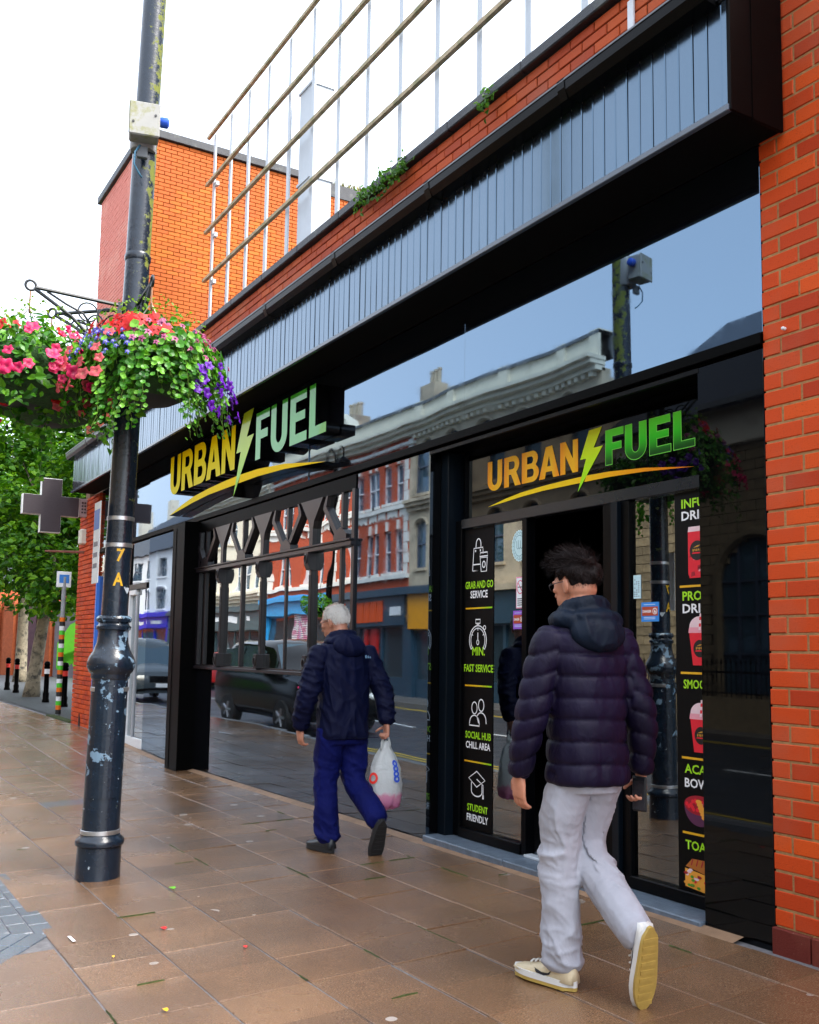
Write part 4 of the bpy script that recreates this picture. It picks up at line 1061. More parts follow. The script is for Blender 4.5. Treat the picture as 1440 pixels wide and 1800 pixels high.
# 4 white building with slate mansard and blue shop
b4 = thing('white_building', 'white rendered building with slate mansard over a blue shop across the street', 'building')
x0, x1 = -60.5, -48.0
body(b4, x0, x1, 6.8, WHITER)
wl = []
for cxm in (-59, -56.6, -53.85, -51.2, -49.2): wl.append((cxm-.6, cxm+.6, 3.55, 4.75)); wl.append((cxm-.6, cxm+.6, 5.35, 6.4))
mb = MB(); opwall(mb, x0, x1, 3.2, 6.8, wl); mb.build('wall', WHITER, b4)
for w in wl: window(b4, *w, arch=.18 if w[2] < 4 else 0, sill=WHITER, sash=DKSASH)
mb = MB(); mb.prism([(FY+.25, 6.81), (FY+.1, 6.81), (FY-8, 6.81), (FY-8, 9.2), (FY-1.6, 9.2), (FY-.7, 8.4)], x0, x1, axis='x'); mb.build('mansard_roof', SLATE, b4)
for q in (-60, -54.5, -48.6): MB().box(q-.15, q+.15, FY, FY+.08, 3.3, 6.8).build('pilaster_strip', WHITER, b4)
shopfront(b4, -60.5, -52.2, BLUES, 3, 3.25, 2.5, frame=BLUES, pil=BLUES); shopfront(b4, -52.2, -48.0, GREYG, 2, 3.25, 2.4, frame=GREYG, pil=GREYG)
MB().box(-55.2, -53.2, FY+.121, FY+.14, 2.72, 2.9).build('pale_sign_mark', WHITER, b4)
MB().box(-58.6, -56.6, FY+.121, FY+.14, 2.72, 2.9).build('pale_sign_mark', WHITER, b4)
# 5 cream gabled building further along
b5 = thing('gabled_building', 'cream gabled building with brown tiled roof at the far end', 'building')
TILE = M('brown_roof_tile', (.20, .07, .04), .7, .2, 10)
mb = MB(); mb.box(-76, -60.5, FY-8, FY, -.2, 6.2); mb.build('wall', CREAMR, b5)
mb = MB(); mb.prism([(FY+.4, 6.2), (FY-4, 9.6), (FY-8.4, 6.2)], -76.2, -60.3, axis='x'); mb.build('roof', TILE, b5)
for q in (-63, -67, -71): mb = MB(); mb.prism([(q-1.4, 6.1), (q+1.4, 6.1), (q, 8.6)], FY-.2, FY+.12); mb.build('dormer_gable', CREAMR, b5)
for q in (-62, -65, -68, -71, -74): window(b5, q-.4, q+.4, 3.6, 5.2)
for q in (-72, -65): MB().box(q-.5, q+.5, FY-4.4, FY-3.6, 8.6, 11.4).build('chimney', CREAMR, b5)
# 6 stone chapel with arched windows and slate roof
b6 = thing('stone_chapel', 'rock faced stone chapel with arched windows, slate roof and railings', 'chapel')
CH = FY+.25
x0, x1 = -17.5, -5.5
mb = MB(); mb.box(x0, x1, CH-9, CH-.06, -.2, 5.75); mb.build('wall_core', ROCK, b6)
arches = [(-13.2, .95), (-9.6, .95)]
def inarch(x, z):
    for ax, r in arches:
        if abs(x-ax) < r and z < 2.9: return True
        if z >= 2.9 and (x-ax)**2+(z-2.9)**2 < r*r: return True
    return False
brick_wall(b6, -x1, -x0, -.08, 5.7, 0, ROCK, 'chapel_stones', .21, .48, .015, .08, 150, rot=math.pi, org=(0, CH, 0), key=lambda i: -i[0], skip=lambda x, z: inarch(-x, z))
for ax, r in arches:
    w = empty('arched_window'); w.parent = b6
    mb = MB(); mb.prism([(ax+r*math.cos(math.pi*i/14), 2.9+r*math.sin(math.pi*i/14)) for i in range(15)]+[(ax-r, .6), (ax+r, .6)], CH-.07, CH-.055); mb.build('pane', PANE, w)
    mb = MB(); mb.tube([(ax+r, CH+.02, .5)]+[(ax+(r+.02)*math.cos(math.pi*i/14), CH+.02, 2.9+(r+.02)*math.sin(math.pi*i/14)) for i in range(15)]+[(ax-r, CH+.02, .5)], .11, 6); mb.build('arch_mould', ROCK, w)
    mb = MB()
    for q in (-.45, 0, .45): mb.box(ax+q-.03, ax+q+.03, CH-.05, CH-.0, .6, 3.6)
    for q in (1.4, 2.2, 2.9): mb.box(ax-r, ax+r, CH-.05, CH-.002, q-.02, q+.02)
    mb.build('glazing_bars', DKSASH, w)
MB().box(x0, x1, CH-.3, CH+.1, 5.76, 6.58).build('eaves_band', CREAMR, b6)
mb = MB(); mb.prism([(CH+.45, 6.45), (CH-4.5, 10.2), (CH-9.4, 6.45), (CH-9.4, 6.6), (CH-4.5, 10.4), (CH+.45, 6.62)], x0-.2, x1+.2, axis='x'); mb.build('slate_roof', SLATE, b6)
mb = MB(); mb.box(x0-.1, x1, CH+.40, CH+.52, 6.50, 6.62); mb.build('eaves_gutter', LEADG, b6)
rl = thing('iron_railings', 'dark iron railings on a low wall before the chapel', 'railings')
mb = MB(); mb.box(-17.4, -7.0, CH+.75, CH+.95, -.1, .55); mb.build('low_wall', ROCK, rl)
mb = MB(); mb.box(-17.4, -7.0, CH+.83, CH+.86, 1.02, 1.06); mb.box(-17.4, -7.0, CH+.83, CH+.86, .62, .65); mb.build('rail', COLUMN, rl)
rme = MB().tube([(0, 0, .55), (0, 0, 1.2), (0, 0, 1.23), (0, 0, 1.32)], [.012, .012, .028, .002], 6).mesh('railing_bar', COLUMN)
for i in range(86): linkobj('railing_bar', rme, rl, (-17.35+i*.12, CH+.845, 0))
# 7 plain stone terrace to the right, beyond the frame
b7 = thing('stone_terrace', 'plain buff stone terrace beside the chapel across the street', 'building')
x0, x1 = -5.0, 14.0
wl = [(x0+1+i*2.3, x0+1.9+i*2.3, z, z+1.6) for i in range(8) for z in (3.9, 6.3)]
mb = MB(); opwall(mb, x0, x1, 3.2, 8.6, wl); mb.box(x0, x1, FY-8, FY-.31, -.2, 8.4); mb.build('wall', STONE, b7)
for w in wl: window(b7, *w, sill=STONE)
shopfront(b7, x0, x1, GREYG, 6, 3.2, 2.3)
# ---- vehicles
def car(name, label, loc, rz, L, Wd, H, paint, profile, glass_i, kindcat='car', tailred=False, group=None):
    """profile: list of (x, z_top, z_beltline, half width factor) along the length, front at +x"""
    root = thing(name, label, kindcat, loc, rz, group)
    rings = []; 
    for (x, zt, wf) in profile:
        w = Wd/2*wf; zb = .28
        zbelt = min(zt, .95 if H < 1.7 else 1.05)
        tw = w*(.80 if zt > 1.1 else .92)
        ring = [(x, -w*.88, zb), (x, -w, zb+.16), (x, -w*1.0, zbelt*.75), (x, -w*.97, zbelt-.001), (x, -tw*.98, max(zt-.08, zbelt)), (x, -tw*.80, zt), (x, 0, zt+.02), (x, tw*.80, zt), (x, tw*.98, max(zt-.08, zbelt)), (x, w*.97, zbelt-.001), (x, w, zbelt*.75), (x, w, zb+.16), (x, w*.88, zb)]
        rings.append(ring)
    mb = MB(); mb.loft(rings); o = mb.build('body', paint, root, smooth='auto')
    gl = MB()
    zb = .97 if H < 1.7 else 1.07
    for i in glass_i['side']:       # (x0, x1, zt0, zt1)
        xa, xb, za, zb2 = i
        for s in (-1, 1):
            gl.add([(xa, s*Wd/2*.985, zb), (xb, s*Wd/2*.985, zb), (xb, s*Wd/2*.82, zb2), (xa, s*Wd/2*.82, za)], [(0, 1, 2, 3)])
    gl.build('side_windows', SHOPG, root)
    xf, zf0, xf2, zf1 = glass_i['front']
    mb = MB(); mb.add([(xf+.01, -Wd*.44, zf0+.012), (xf+.01, Wd*.44, zf0+.012), (xf2+.02, Wd*.36, zf1+.02), (xf2+.02, -Wd*.36, zf1+.02)], [(0, 1, 2, 3)]); mb.build('windscreen', SHOPG, root)
    tyre = M('tyre', (.012, .012, .012), .8, .2); rim = M('alloy', (.5, .5, .52), .3, .1, metal=.8)
    for wx in glass_i['wheels']:
        for s in (-1, 1):
            wh = empty('wheel', (wx, s*(Wd/2-.1), .32)); wh.parent = root
            mb = MB(); mb.lathe([(.18, -.11), (.30, -.11), (.32, -.08), (.32, .08), (.30, .11), (.18, .11)], 20); t_ = mb.build('tyre', tyre, wh, smooth='auto'); t_.rotation_euler = (math.pi/2, 0, 0)
            mb = MB(); mb.lathe([(.19, -.1), (.19, .09)], 14); 
            for k in range(5): a = k*1.2566; mb.tube([(0, 0, s*.1 if False else .1), (.17*math.cos(a), .17*math.sin(a), .1)], .03, 5); mb.tube([(0, 0, -.1), (.17*math.cos(a), .17*math.sin(a), -.1)], .03, 5)
            t_ = mb.build('rim', rim, wh); t_.rotation_euler = (math.pi/2, 0, 0)
    fx = profile[-1][0]; rx = profile[0][0]
    lamp = M('headlamp', (.7, .68, .6), .1, .1, spec=1); tl = M('tail_lamp', (.5, .01, .01), .2, .1)
    for s in (-1, 1):
        mb = MB(); mb.sphere((fx-.16, s*Wd*.35, .70), (.2, .19, .10), 12, 8); mb.build('headlight', lamp, root, smooth=True)
        mb = MB(); mb.box(rx-.015, rx+.12, s*Wd*.37-.1, s*Wd*.37+.1, .75, 1.0); mb.build('tail_light', tl, root)
        mb = MB(); mb.sphere((glass_i['mirror'], s*(Wd/2+.1), zb+.05), (.07, .11, .08), 10, 7); mb.build('wing_mirror', paint, root, smooth=True)
    mb = MB(); mb.bev(fx+.01, fx+.05, -.26, .26, .44, .55, .004); mb.build('number_plate', WHITER, root)
    mb = MB(); mb.bev(fx-.05, fx+.03, -Wd*.24, Wd*.24, .58, .76, .01); mb.build('grille', GUTTER, root)
    mb = MB(); mb.bev(fx-.04, fx+.045, -Wd*.45, Wd*.45, .36, .42, .01); mb.build('bumper_strip', GUTTER, root)
    return root
BLKP = M('black_car_paint', (.003, .003, .0035), .15, .1, spec=.35); GRYP = M('slate_car_paint', (.03, .045, .055), .15, .1, spec=.7); REDP = M('red_car_paint', (.50, .008, .008), .15, .08, spec=.7)
mpv = [(-2.2, .9, .85), (-2.15, 1.45, .95), (-2.0, 1.68, .98), (-1.2, 1.74, 1), (0, 1.74, 1), (.6, 1.66, 1), (1.0, 1.40, 1), (1.35, 1.08, .99), (1.9, .98, .96), (2.15, .82, .9), (2.25, .62, .84)]
hat = [(-1.95, .85, .86), (-1.9, 1.05, .93), (-1.6, 1.32, .97), (-1.0, 1.45, 1), (0, 1.46, 1), (.35, 1.40, 1), (.75, 1.16, 1), (1.05, .97, .99), (1.6, .88, .95), (1.88, .74, .9), (1.98, .58, .84)]
vanp = [(-2.2, 1.0, .92), (-2.18, 1.75, .96), (-2.0, 1.82, .98), (-.5, 1.84, 1), (.3, 1.80, 1), (.7, 1.62, 1), (1.05, 1.22, 1), (1.3, 1.06, .99), (1.85, .98, .96), (2.1, .86, .92), (2.18, .62, .86)]
car('parked_car', 'black people carrier parked at the kerb, seen mirrored in the riser', (-18.1, -4.42, ROADZ), 0, 4.4, 1.82, 1.74, BLKP, mpv,
    dict(side=[(-1.95, -1.0, 1.55, 1.62), (-.95, .0, 1.62, 1.62), (.05, .95, 1.62, 1.35)], front=(1.33, 1.07, .62, 1.63), wheels=(-1.35, 1.4), mirror=.95), 'car')
car('van', 'dark slate small van facing down the street behind the black car', (-29.6, -4.6, ROADZ), 0, 4.3, 1.78, 1.82, GRYP, vanp,
    dict(side=[(-.45, .75, 1.68, 1.5)], front=(1.28, 1.06, .68, 1.6), wheels=(-1.4, 1.35), mirror=.9), 'van')
car('parked_car', 'red hatchback parked on the far side of the road', (-37.6, -9.5, ROADZ), math.pi, 4.0, 1.7, 1.46, REDP, hat,
    dict(side=[(-1.5, -.65, 1.2, 1.36), (-.6, .55, 1.36, 1.3)], front=(1.0, .97, .36, 1.38), wheels=(-1.2, 1.25), mirror=.6), 'car')

# lamp post with a hanging basket on the far pavement
ol = thing('lamp_post', 'black twin lantern lamp post on the far pavement, seen only mirrored', 'lamp post', (-29.6, -10.95, -.08))
MB().lathe([(.14, 0), (.13, .3), (.10, .35), (.10, 1.4), (.15, 1.5), (.08, 1.7), (.075, 7.6)], 16).build('shaft', COLUMN, ol, smooth='auto')
for s_ in (-1, 1):
    MB().tube([(0, 0, 7.5), (s_*.1, 0, 8.1), (s_*.3, 0, 8.35), (s_*.5, 0, 8.2), (s_*.5, 0, 7.95)], .03, 8).build('swan_neck', COLUMN, ol, smooth=True)
    MB().lathe([(.03, 7.95), (.22, 7.8), (.24, 7.7), (.10, 7.62)], 14, (s_*.5, 0)).build('lantern', COLUMN, ol, smooth='auto')
# ------------------------------------------------------------------ orange brick building behind, roof railing, far end of the street
ob = thing('orange_brick_building', 'tall orange brick building with dark coping behind the shop roof', 'building')
OX, OY, OZ = -18.0, .95, 11.15
mb = MB(); mb.box(-21.45, OX-.05, OY+.052, 14, 0, OZ); mb.build('wall_core', MORTARD, ob); MB().box(-21.44, OX-.06, OY+.012, OY+.05, 4.9, OZ-.01).build('front_mortar', M('pale_front_mortar', (.42, .26, .2), .9, .2), ob)
# side wall facing the camera, laid brick by brick; rows below the parapet line of the shop are hidden
brick_wall(ob, OY+.03, 7.2, 6.4, OZ, 0, BRICKO, 'side_wall_bricks', .078, .235, .010, .06, 300, rot=math.pi/2, org=(OX, 0, 0), key=lambda i: (abs(i[0]-2.2)*.4+abs(i[1]-9.3)))
PINKB = brickmat('pinkish_front_brick', (.74, .27, .17), .25, (.74, .40, .30))
brick_wall(ob, -21.45, OX-.03, 5.0, OZ, OY, PINKB, 'front_wall_bricks', .078, .235, .010, .06, 0)
mb = MB(); mb.bev(-21.55, OX+.06, OY-.07, 4.4, OZ+.002, OZ+.16, .01); mb.build('coping', COPING, ob)
mb = MB(); mb.bev(-21.5, OX+.02, 4.41, 14, OZ-.20, OZ+.10, .01); mb.build('coping', COPING, ob)
GRASSD = M('dry_roof_grass', (.22, .20, .06), .9, .4, 10)
mb = MB(); rg = random.Random(5)
for i in range(900):
    y = 5.0+rg.random()*2.4; x = OX-.05-rg.random()*.4; h = .1+.22*rg.random()*(1-abs(y-6.2)/2.2)
    a = rg.random()*6.28; dx, dy = .025*math.cos(a), .025*math.sin(a); lx, ly = rg.gauss(0, .06), rg.gauss(0, .06)
    mb.add([(x-dx, y-dy, OZ+.08), (x+dx, y+dy, OZ+.08), (x+lx, y+ly, OZ+.1+h)], [(0, 1, 2)])
gr = mb.build('roof_grass', GRASSD); tag(gr, 'dry tufts of grass on the roof edge of orange building', 'grass', kind='stuff')
# roof railing: white flat posts, rusty angle rails
rr = thing('roof_railing', 'tall white posted railing with rusty rails above the shop parapet', 'railing')
RY = 2.0
RUST = M('rusty_rail', (.38, .30, .19), .8, .4, 6, .4, 60, col2=(.20, .19, .09), c2scale=4, c2at=(.45, .6))
WPOST = M('white_painted_post', (.42, .46, .50), .5, .05)
for z in (11.02, 10.08, 9.14, 8.20):
    mb = MB(); mb.prism([(-.03, 0), (.03, 0), (.03, .010), (-.02, .010), (-.02, .055), (-.03, .055)], -17.3, -1.0, axis='x')
    mb.build('rail', RUST, rr, loc=(0, RY-.06, z))
x = -17.1
k = 0
while x < -1.5:
    mb = MB(); mb.bev(x-.05, x+.05, RY, RY+.03, 5.1, 11.06, .004); p = mb.build('post', WPOST, rr)
    if k == 0:
        for z in (10.1, 9.1, 8.2): MB().bev(x+.05, x+.16, RY, RY+.06, z-.1, z-.02, .004).build('bracket', WPOST, p)
    x += .868; k += 1
# white service duct behind the railing
dt = thing('roof_duct', 'broad white square duct standing on the roof behind railing', 'duct')
mb = MB(); mb.bev(-13.42, -12.98, RY+.09, RY+.45, 5.1, 10.05, .01); mb.build('duct', WPOST, dt)
for z in (7, 8.5, 10): MB().box(-13.44, -12.96, RY+.07, RY+.47, z, z+.04).build('flange', WPOST, dt)
ww = thing('white_cladding', 'white clad rooftop block behind the railing at upper right', 'roof block')
mb = MB(); mb.box(-7.6, 6, 3.0, 8, 5.15, 9.2); mb.build('wall', M('white_sheet', (.5, .53, .56), .5, .04), ww)
for i in range(16): MB().box(-7.6+i*.8, -7.57+i*.8, 2.975, 3.0, 5.15, 9.2).build('sheet_rib', WPOST, ww)
# weeds on the coping
LEAFM = None
def leafmat(name, c1, c2, c3, trans=.35, rough=.45):
    m, t, b = newmat(name); out = t.n['Material Output']
    geo = t.new('ShaderNodeNewGeometry')
    c = t.ramp(geo.outputs['Random Per Island'], [(0, c1), (.5, c2), (1, c3)])
    t.l.new(c, b.inputs['Base Color']); b.inputs['Roughness'].default_value = rough; b.inputs['Specular IOR Level'].default_value = .4
    tr = t.new('ShaderNodeBsdfTranslucent'); t.l.new(t.mix(1, c, (1.25, 1.2, .6), 'MULTIPLY'), tr.inputs['Color'])
    mx = t.new('ShaderNodeMixShader'); mx.inputs[0].default_value = trans
    t.l.new(b.outputs[0], mx.inputs[1]); t.l.new(tr.outputs[0], mx.inputs[2]); t.l.new(mx.outputs[0], out.inputs[0]); return m
LEAFM = leafmat('tree_leaf', (.020, .10, .003), (.065, .22, .005), (.18, .38, .008))
WEED = leafmat('weed_leaf', (.03, .10, .01), (.06, .18, .02), (.10, .25, .03))
def leaf(mb, c, size, nrm, roll, fold=.25, mi=0, wide=.62):
    n = nrm.normalized(); u = n.orthogonal().normalized(); u = Matrix.Rotation(roll, 3, n) @ u; v = n.cross(u)
    L, Wd = size, size*wide
    c = Vector(c)
    P = [c-u*L*.5, c-u*L*.12+v*Wd*.5+n*L*fold*.5, c+u*L*.22+v*Wd*.40+n*L*fold*.4, c+u*L*.5-n*L*.1, c+u*L*.22-v*Wd*.40+n*L*fold*.4, c-u*L*.12-v*Wd*.5+n*L*fold*.5]
    mb.add(P, [(0, 1, 2, 3), (0, 3, 4, 5)], mi)
def rv(r): 
    while True:
        v = Vector((r.uniform(-1, 1), r.uniform(-1, 1), r.uniform(-1, 1)))
        if .05 < v.length < 1: return v.normalized()
for (wx, n, s) in ((-7.2, 60, .10), (-6.85, 110, .16), (-6.55, 50, .09), (-5.35, 30, .06)):
    mb = MB(); rw = random.Random(int(-wx*100))
    for i in range(n):
        p = Vector((wx+rw.gauss(0, s*.7), -.06-.05*rw.random(), 5.24+rw.gauss(0, .05)))
        leaf(mb, p, .045, rv(rw)+Vector((0, -.6, .5)), rw.random()*6.28)
    mb.tube([(wx-s*1.9, -.07, 5.235), (wx-s*.6, -.085, 5.25), (wx+s*.6, -.085, 5.24), (wx+s*1.9, -.07, 5.25)], .004, 5)
    o = mb.build('coping_weed', WEED); tag(o, {-7.2: 'small green weed on the parapet coping, leftmost of the clump', -6.85: 'largest green weed growing from the parapet coping', -6.55: 'small green weed just right of the largest coping weed', -5.35: 'tiny lone weed high on the brick parapet'}[wx], 'weed', 'weeds on the parapet')
# ---- street trees
BARK = M('pale_bark', (.26, .22, .15), .85, .35, 9, .7, 40, col2=(.05, .045, .035), c2scale=5, c2at=(.5, .62))
def tree(name, label, base, h_tr, rad, crown_c, crown_r, nleaf, seed, lean=(0, 0), size=.19, shape=1.0):
    r = random.Random(seed)
    root = thing(name, label, 'tree', base)
    tr = MB(); top = Vector((lean[0], lean[1], h_tr))
    tr.tube([(0, 0, -.1), (lean[0]*.1, lean[1]*.1, h_tr*.12), (lean[0]*.5, lean[1]*.5, h_tr*.55), top], [rad*1.5, rad*1.1, rad*.92, rad*.8], 12)
    cc = Vector(crown_c); cl = []
    for i in range(34):
        d = rv(r); d.z = d.z*.95
        k = r.random()**.4
        p = cc+Vector((d.x*crown_r[0]*k, d.y*crown_r[1]*k, d.z*crown_r[2]*k))
        cl.append((p, .55+.5*r.random()))
        if i < 13:
            mid = top.lerp(p, .5)+Vector((0, 0, .35))
            tr.tube([top-Vector((0, 0, .25*r.random())), mid, p], [rad*.5, rad*.25, rad*.06], 6)
    tr.build('trunk', BARK, root, smooth=True)
    lf = MB()
    per = nleaf//len(cl)
    for p, s in cl:
        for i in range(per):
            d = rv(r); q = p+d*s*(r.random()**.35)*Vector((1, 1, .8)).x
            q.z -= .15*r.random()
            leaf(lf, q, size*(.6+.7*r.random()), (d*.6+Vector((0, 0, .9))+rv(r)*.55), r.random()*6.28)
    # drooping outer sprays
    for i in range(nleaf//5):
        d = rv(r); q = cc+Vector((d.x*crown_r[0], d.y*crown_r[1], d.z*crown_r[2]))*(.85+.28*r.random())
        leaf(lf, q, size*(.6+.6*r.random()), (d*.5+Vector((0, 0, .8))+rv(r)*.6), r.random()*6.28)
    o = lf.build('crown', LEAFM, root); o['kind'] = 'stuff'; return root
tree('street_tree', 'leafy street tree with pale speckled trunk beyond the pharmacy cross', (-26.8, .97, .05), 3.4, .16, (.3, .4, 5.3), (3.0, 2.5, 3.1), 15000, 11, (.25, .35))
tree('street_tree', 'street tree at left edge whose dark trunk is cut by the frame', (-30.5, -.95, .05), 3.4, .2, (0, -.3, 5.9), (3.3, 2.6, 2.9), 11000, 12, (0, 0), .2)
tree('street_tree', 'farther street tree filling the gap behind the nearest crown', (-38.0, 2.6, .05), 3.6, .2, (0, 0, 6.6), (3.6, 3.0, 3.6), 9000, 13, (0, 0), .24)
# side street surface
mb = MB(); mb.quad((-150, .05, .056), (-17.62, .05, .056), (-17.62, 40, .056), (-150, 40, .056)); tag(mb.build('side_street', M('side_asphalt', (.045, .05, .055), .55, .25, 3, .5, 120, spec=.45)), kind='structure')
mb = MB(); mb.box(-19.6, -17.7, -.05, .10, .02, .062); o = mb.build('mossy_edge', MOSSJ, pave)
# bollards
def bollard(loc, label, band):
    t_ = thing('bollard', label, 'bollard', (*loc, .056), 0, 'bollards along the side street')
    MB().lathe([(.085, 0), (.085, .05), (.07, .08), (.075, .20), (.058, .24), (.055, .78), (.07, .80), (.07, .83)], 14).build('post', COLUMN, t_, smooth='auto')
    MB().lathe([(.0585, .66), (.0585, .77)], 14).build('band', band, t_, smooth='auto')
    MB().lathe([(.05, .83), (.068, .86), (.07, .90), (.05, .94), (.01, .955)], 14).build('cap', COLUMN, t_, smooth='auto')
RB = flat('bollard_red', (.6, .03, .02)); WB = flat('bollard_white', (.7, .7, .7))
bollard((-31.05, 1.06), 'farthest black bollard with red band, left of the tree', RB); bollard((-29.13, .99), 'black red banded bollard just left of the tree trunk', RB)
bollard((-24.0, .79), 'black bollard with white band right of the tree trunk', WB); bollard((-22.1, .80), 'black bollard with red band behind the striped pole', RB)
# striped pole
sp = thing('striped_pole', 'sign pole wrapped in green, orange, white and black stripes', 'pole', (-19.42, .13, .06))
MB().lathe([(.042, 0), (.042, 2.62)], 12).build('pole', M('galvanised', (.28, .30, .32), .45, .2), sp, smooth='auto')
seq = [flat('stripe_black', (.02, .02, .02)), flat('stripe_orange', (.75, .16, .01)), flat('stripe_green', (.08, .55, .03)), flat('stripe_white', (.78, .8, .8))]
for i in range(22): MB().lathe([(.052, .02+i*.083), (.052, .02+i*.083+.08)], 12).build('stripe', seq[i % 4], sp, smooth='auto')
mb = MB(); mb.bev(-.03, .03, -.14, .12, 2.42, 2.72, .004); p_ = mb.build('sign_plate', flat('sign_white', (.75, .78, .8)), sp)
MB().box(.031, .034, -.10, .08, 2.50, 2.66).build('blue_field', flat('sign_blue', (.04, .2, .6)), p_)
# mural wall
mw = thing('mural_wall', 'low brick wall with painted murals and posters beyond the trees', 'wall')
MW = M('mural_brick', (.33, .075, .022), .8, .25, 8, .3, 40)
def mural(x0, y0, x1, y1, z0, z1, mat, nm, off=0.0, th=.2):
    d = Vector((x1-x0, y1-y0, 0)); n = Vector((d.y, -d.x, 0)).normalized()
    if n.x < 0: n = -n
    a = Vector((x0, y0, 0))+n*off; b = Vector((x1, y1, 0))+n*off; c = b-n*th; e = a-n*th
    mb = MB(); mb.add([(p.x, p.y, z) for z in (z0, z1) for p in (a, b, c, e)], [(0, 1, 2, 3), (7, 6, 5, 4), (0, 4, 5, 1), (1, 5, 6, 2), (2, 6, 7, 3), (3, 7, 4, 0)]); return mb.build(nm, mat, mw, fix=True)
A, B_ = Vector((-43.0, 5.75)), Vector((-56.0, -1.5))
def at(t): return A.lerp(B_, t)
def seg(t0, t1, z1, mat, nm, off=0.0, z0=.0): p, q = at(t0), at(t1); return mural(p.x, p.y, q.x, q.y, z0, z1, mat, nm, off)
seg(-.3, 1.6, 3.3, MW, 'brick_wall')
GRN = M('mural_green', (.16, .70, .01), .6, .1); GRYW = M('mural_grey', (.16, .15, .17), .7, .2); PURP = M('mural_purple', (.09, .04, .055), .7, .3); REDM = M('mural_red', (.65, .02, .02), .6, .15, col2=(.75, .6, .55), c2scale=1.4, c2at=(.5, .56)); WPOS = M('poster_pale', (.72, .62, .60), .6, .2, col2=(.7, .06, .05), c2scale=1.2, c2at=(.52, .6)); TEALM = M('mural_teal', (.05, .35, .33), .6, .1)
seg(-.30, .10, 3.32, GRYW, 'mural_panel', .05)
seg(.18, .26, 3.1, PURP, 'mural_panel', .05); seg(.40, .56, 2.6, REDM, 'mural_panel', .05); seg(.68, .84, 3.0, WPOS, 'mural_panel', .05); seg(.40, .56, 3.32, TEALM, 'mural_panel', .05, 2.7)
p, q = at(-.25), at(.085); dvec = (q-p); mb = MB()
nn = Vector((dvec.y, -dvec.x)).normalized(); nn = nn if nn.x > 0 else -nn
pts = []
rp = random.Random(4)
for i in range(19):
    t_ = i/18; pts.append((t_, .25+.9*rp.random()*(1 if i % 2 else .2)))
tops = [(1, 1.5), (.85, 2.3), (.7, 2.55), (.5, 2.2), (.3, 2.6), (.1, 2.3), (0, 1.8)]
poly = pts+tops
vs_2 = [(p.x+dvec.x*u+nn.x*.062, p.y+dvec.y*u+nn.y*.062, w) for u, w in poly]
cpt = (p.x+dvec.x*.5+nn.x*.062, p.y+dvec.y*.5+nn.y*.062, 1.6)
mb.add(vs_2+[cpt], [(i, (i+1) % len(poly), len(poly)) for i in range(len(poly))]); mb.build('green_drip_paint', GRN, mw)
for t0 in (.11, .27, .34, .575, .62, .86): seg(t0, t0+.045, 3.45, MW, 'brick_buttress', .18)
# far backdrop: terrace and trees closing the street
fb = thing('far_terrace', 'far brick terrace closing the end of the street', 'building')
mb = MB(); mb.box(-125, -118, -40, 40, 0, 8); mb.build('wall', REDB, fb); mb = MB(); mb.prism([(-118, 8), (-121.5, 11), (-125, 8)], -40, 40); mb.build('roof', SLATE, fb)
for i in range(12):
    for z in (1.6, 4.6): MB().box(-117.98, -117.9, -30+i*5, -28.4+i*5, z, z+1.7).build('window', PANE, fb)
# ---- pharmacy cross on the end pier
pc = thing('pharmacy_cross', 'unlit grey cross sign with white edge hung out from the brick pier', 'sign', (-17.2, -.62, 3.72))
a_, w_ = .46, .165
cr = [(-w_, -a_), (w_, -a_), (w_, -w_), (a_, -w_), (a_, w_), (w_, w_), (w_, a_), (-w_, a_), (-w_, w_), (-a_, w_), (-a_, -w_), (-w_, -w_)]
MB().prism(cr, -.07, .07, axis='x').build('cross_case', M('cross_white_edge', (.72, .74, .7), .5, .08), pc)
LEDM = M('led_grey_face', (.045, .032, .037), .55, .2, 60, .6, 90)
f_ = MB().prism([(u*.975, v*.975) for u, v in cr], .0705, .078, axis='x').build('led_face', LEDM, pc)
for i in range(26):
    z = -.44+i*.035; hw = a_*.96 if abs(z) < w_*.97 else w_*.96
    MB().box(.078, .081, -hw, hw, z-.004, z+.004).build('led_row', LEDM, pc)
# arm plate, lamp box and brackets
mb = MB(); mb.bev(-.05, .06, .461, .76, -.15, .16, .008); ap = mb.build('arm_box', M('pale_arm_box', (.40, .31, .31), .6, .12), pc)
for i in range(5):
    for j in range(4): MB().box(.06, .064, .50+i*.045, .53+i*.045, -.09+j*.055, -.06+j*.055).build('vent_slot', LEDM, ap)
mb = MB(); mb.bev(-.1, .1, .50, .68, -.62, -.36, .02); mb.build('control_box', M('cream_box', (.68, .66, .56), .5, .1), pc)
mb = MB(); mb.tube([(0, .72, -.16), (0, .74, -.35), (0, .64, -.36)], .018, 6); mb.tube([(0, .74, -.62), (0, .70, -.75), (0, -.05, -.77)], [.03, .028, .016], 8); mb.build('rusty_bracket', M('rust_pipe', (.22, .09, .06), .7, .3), pc)
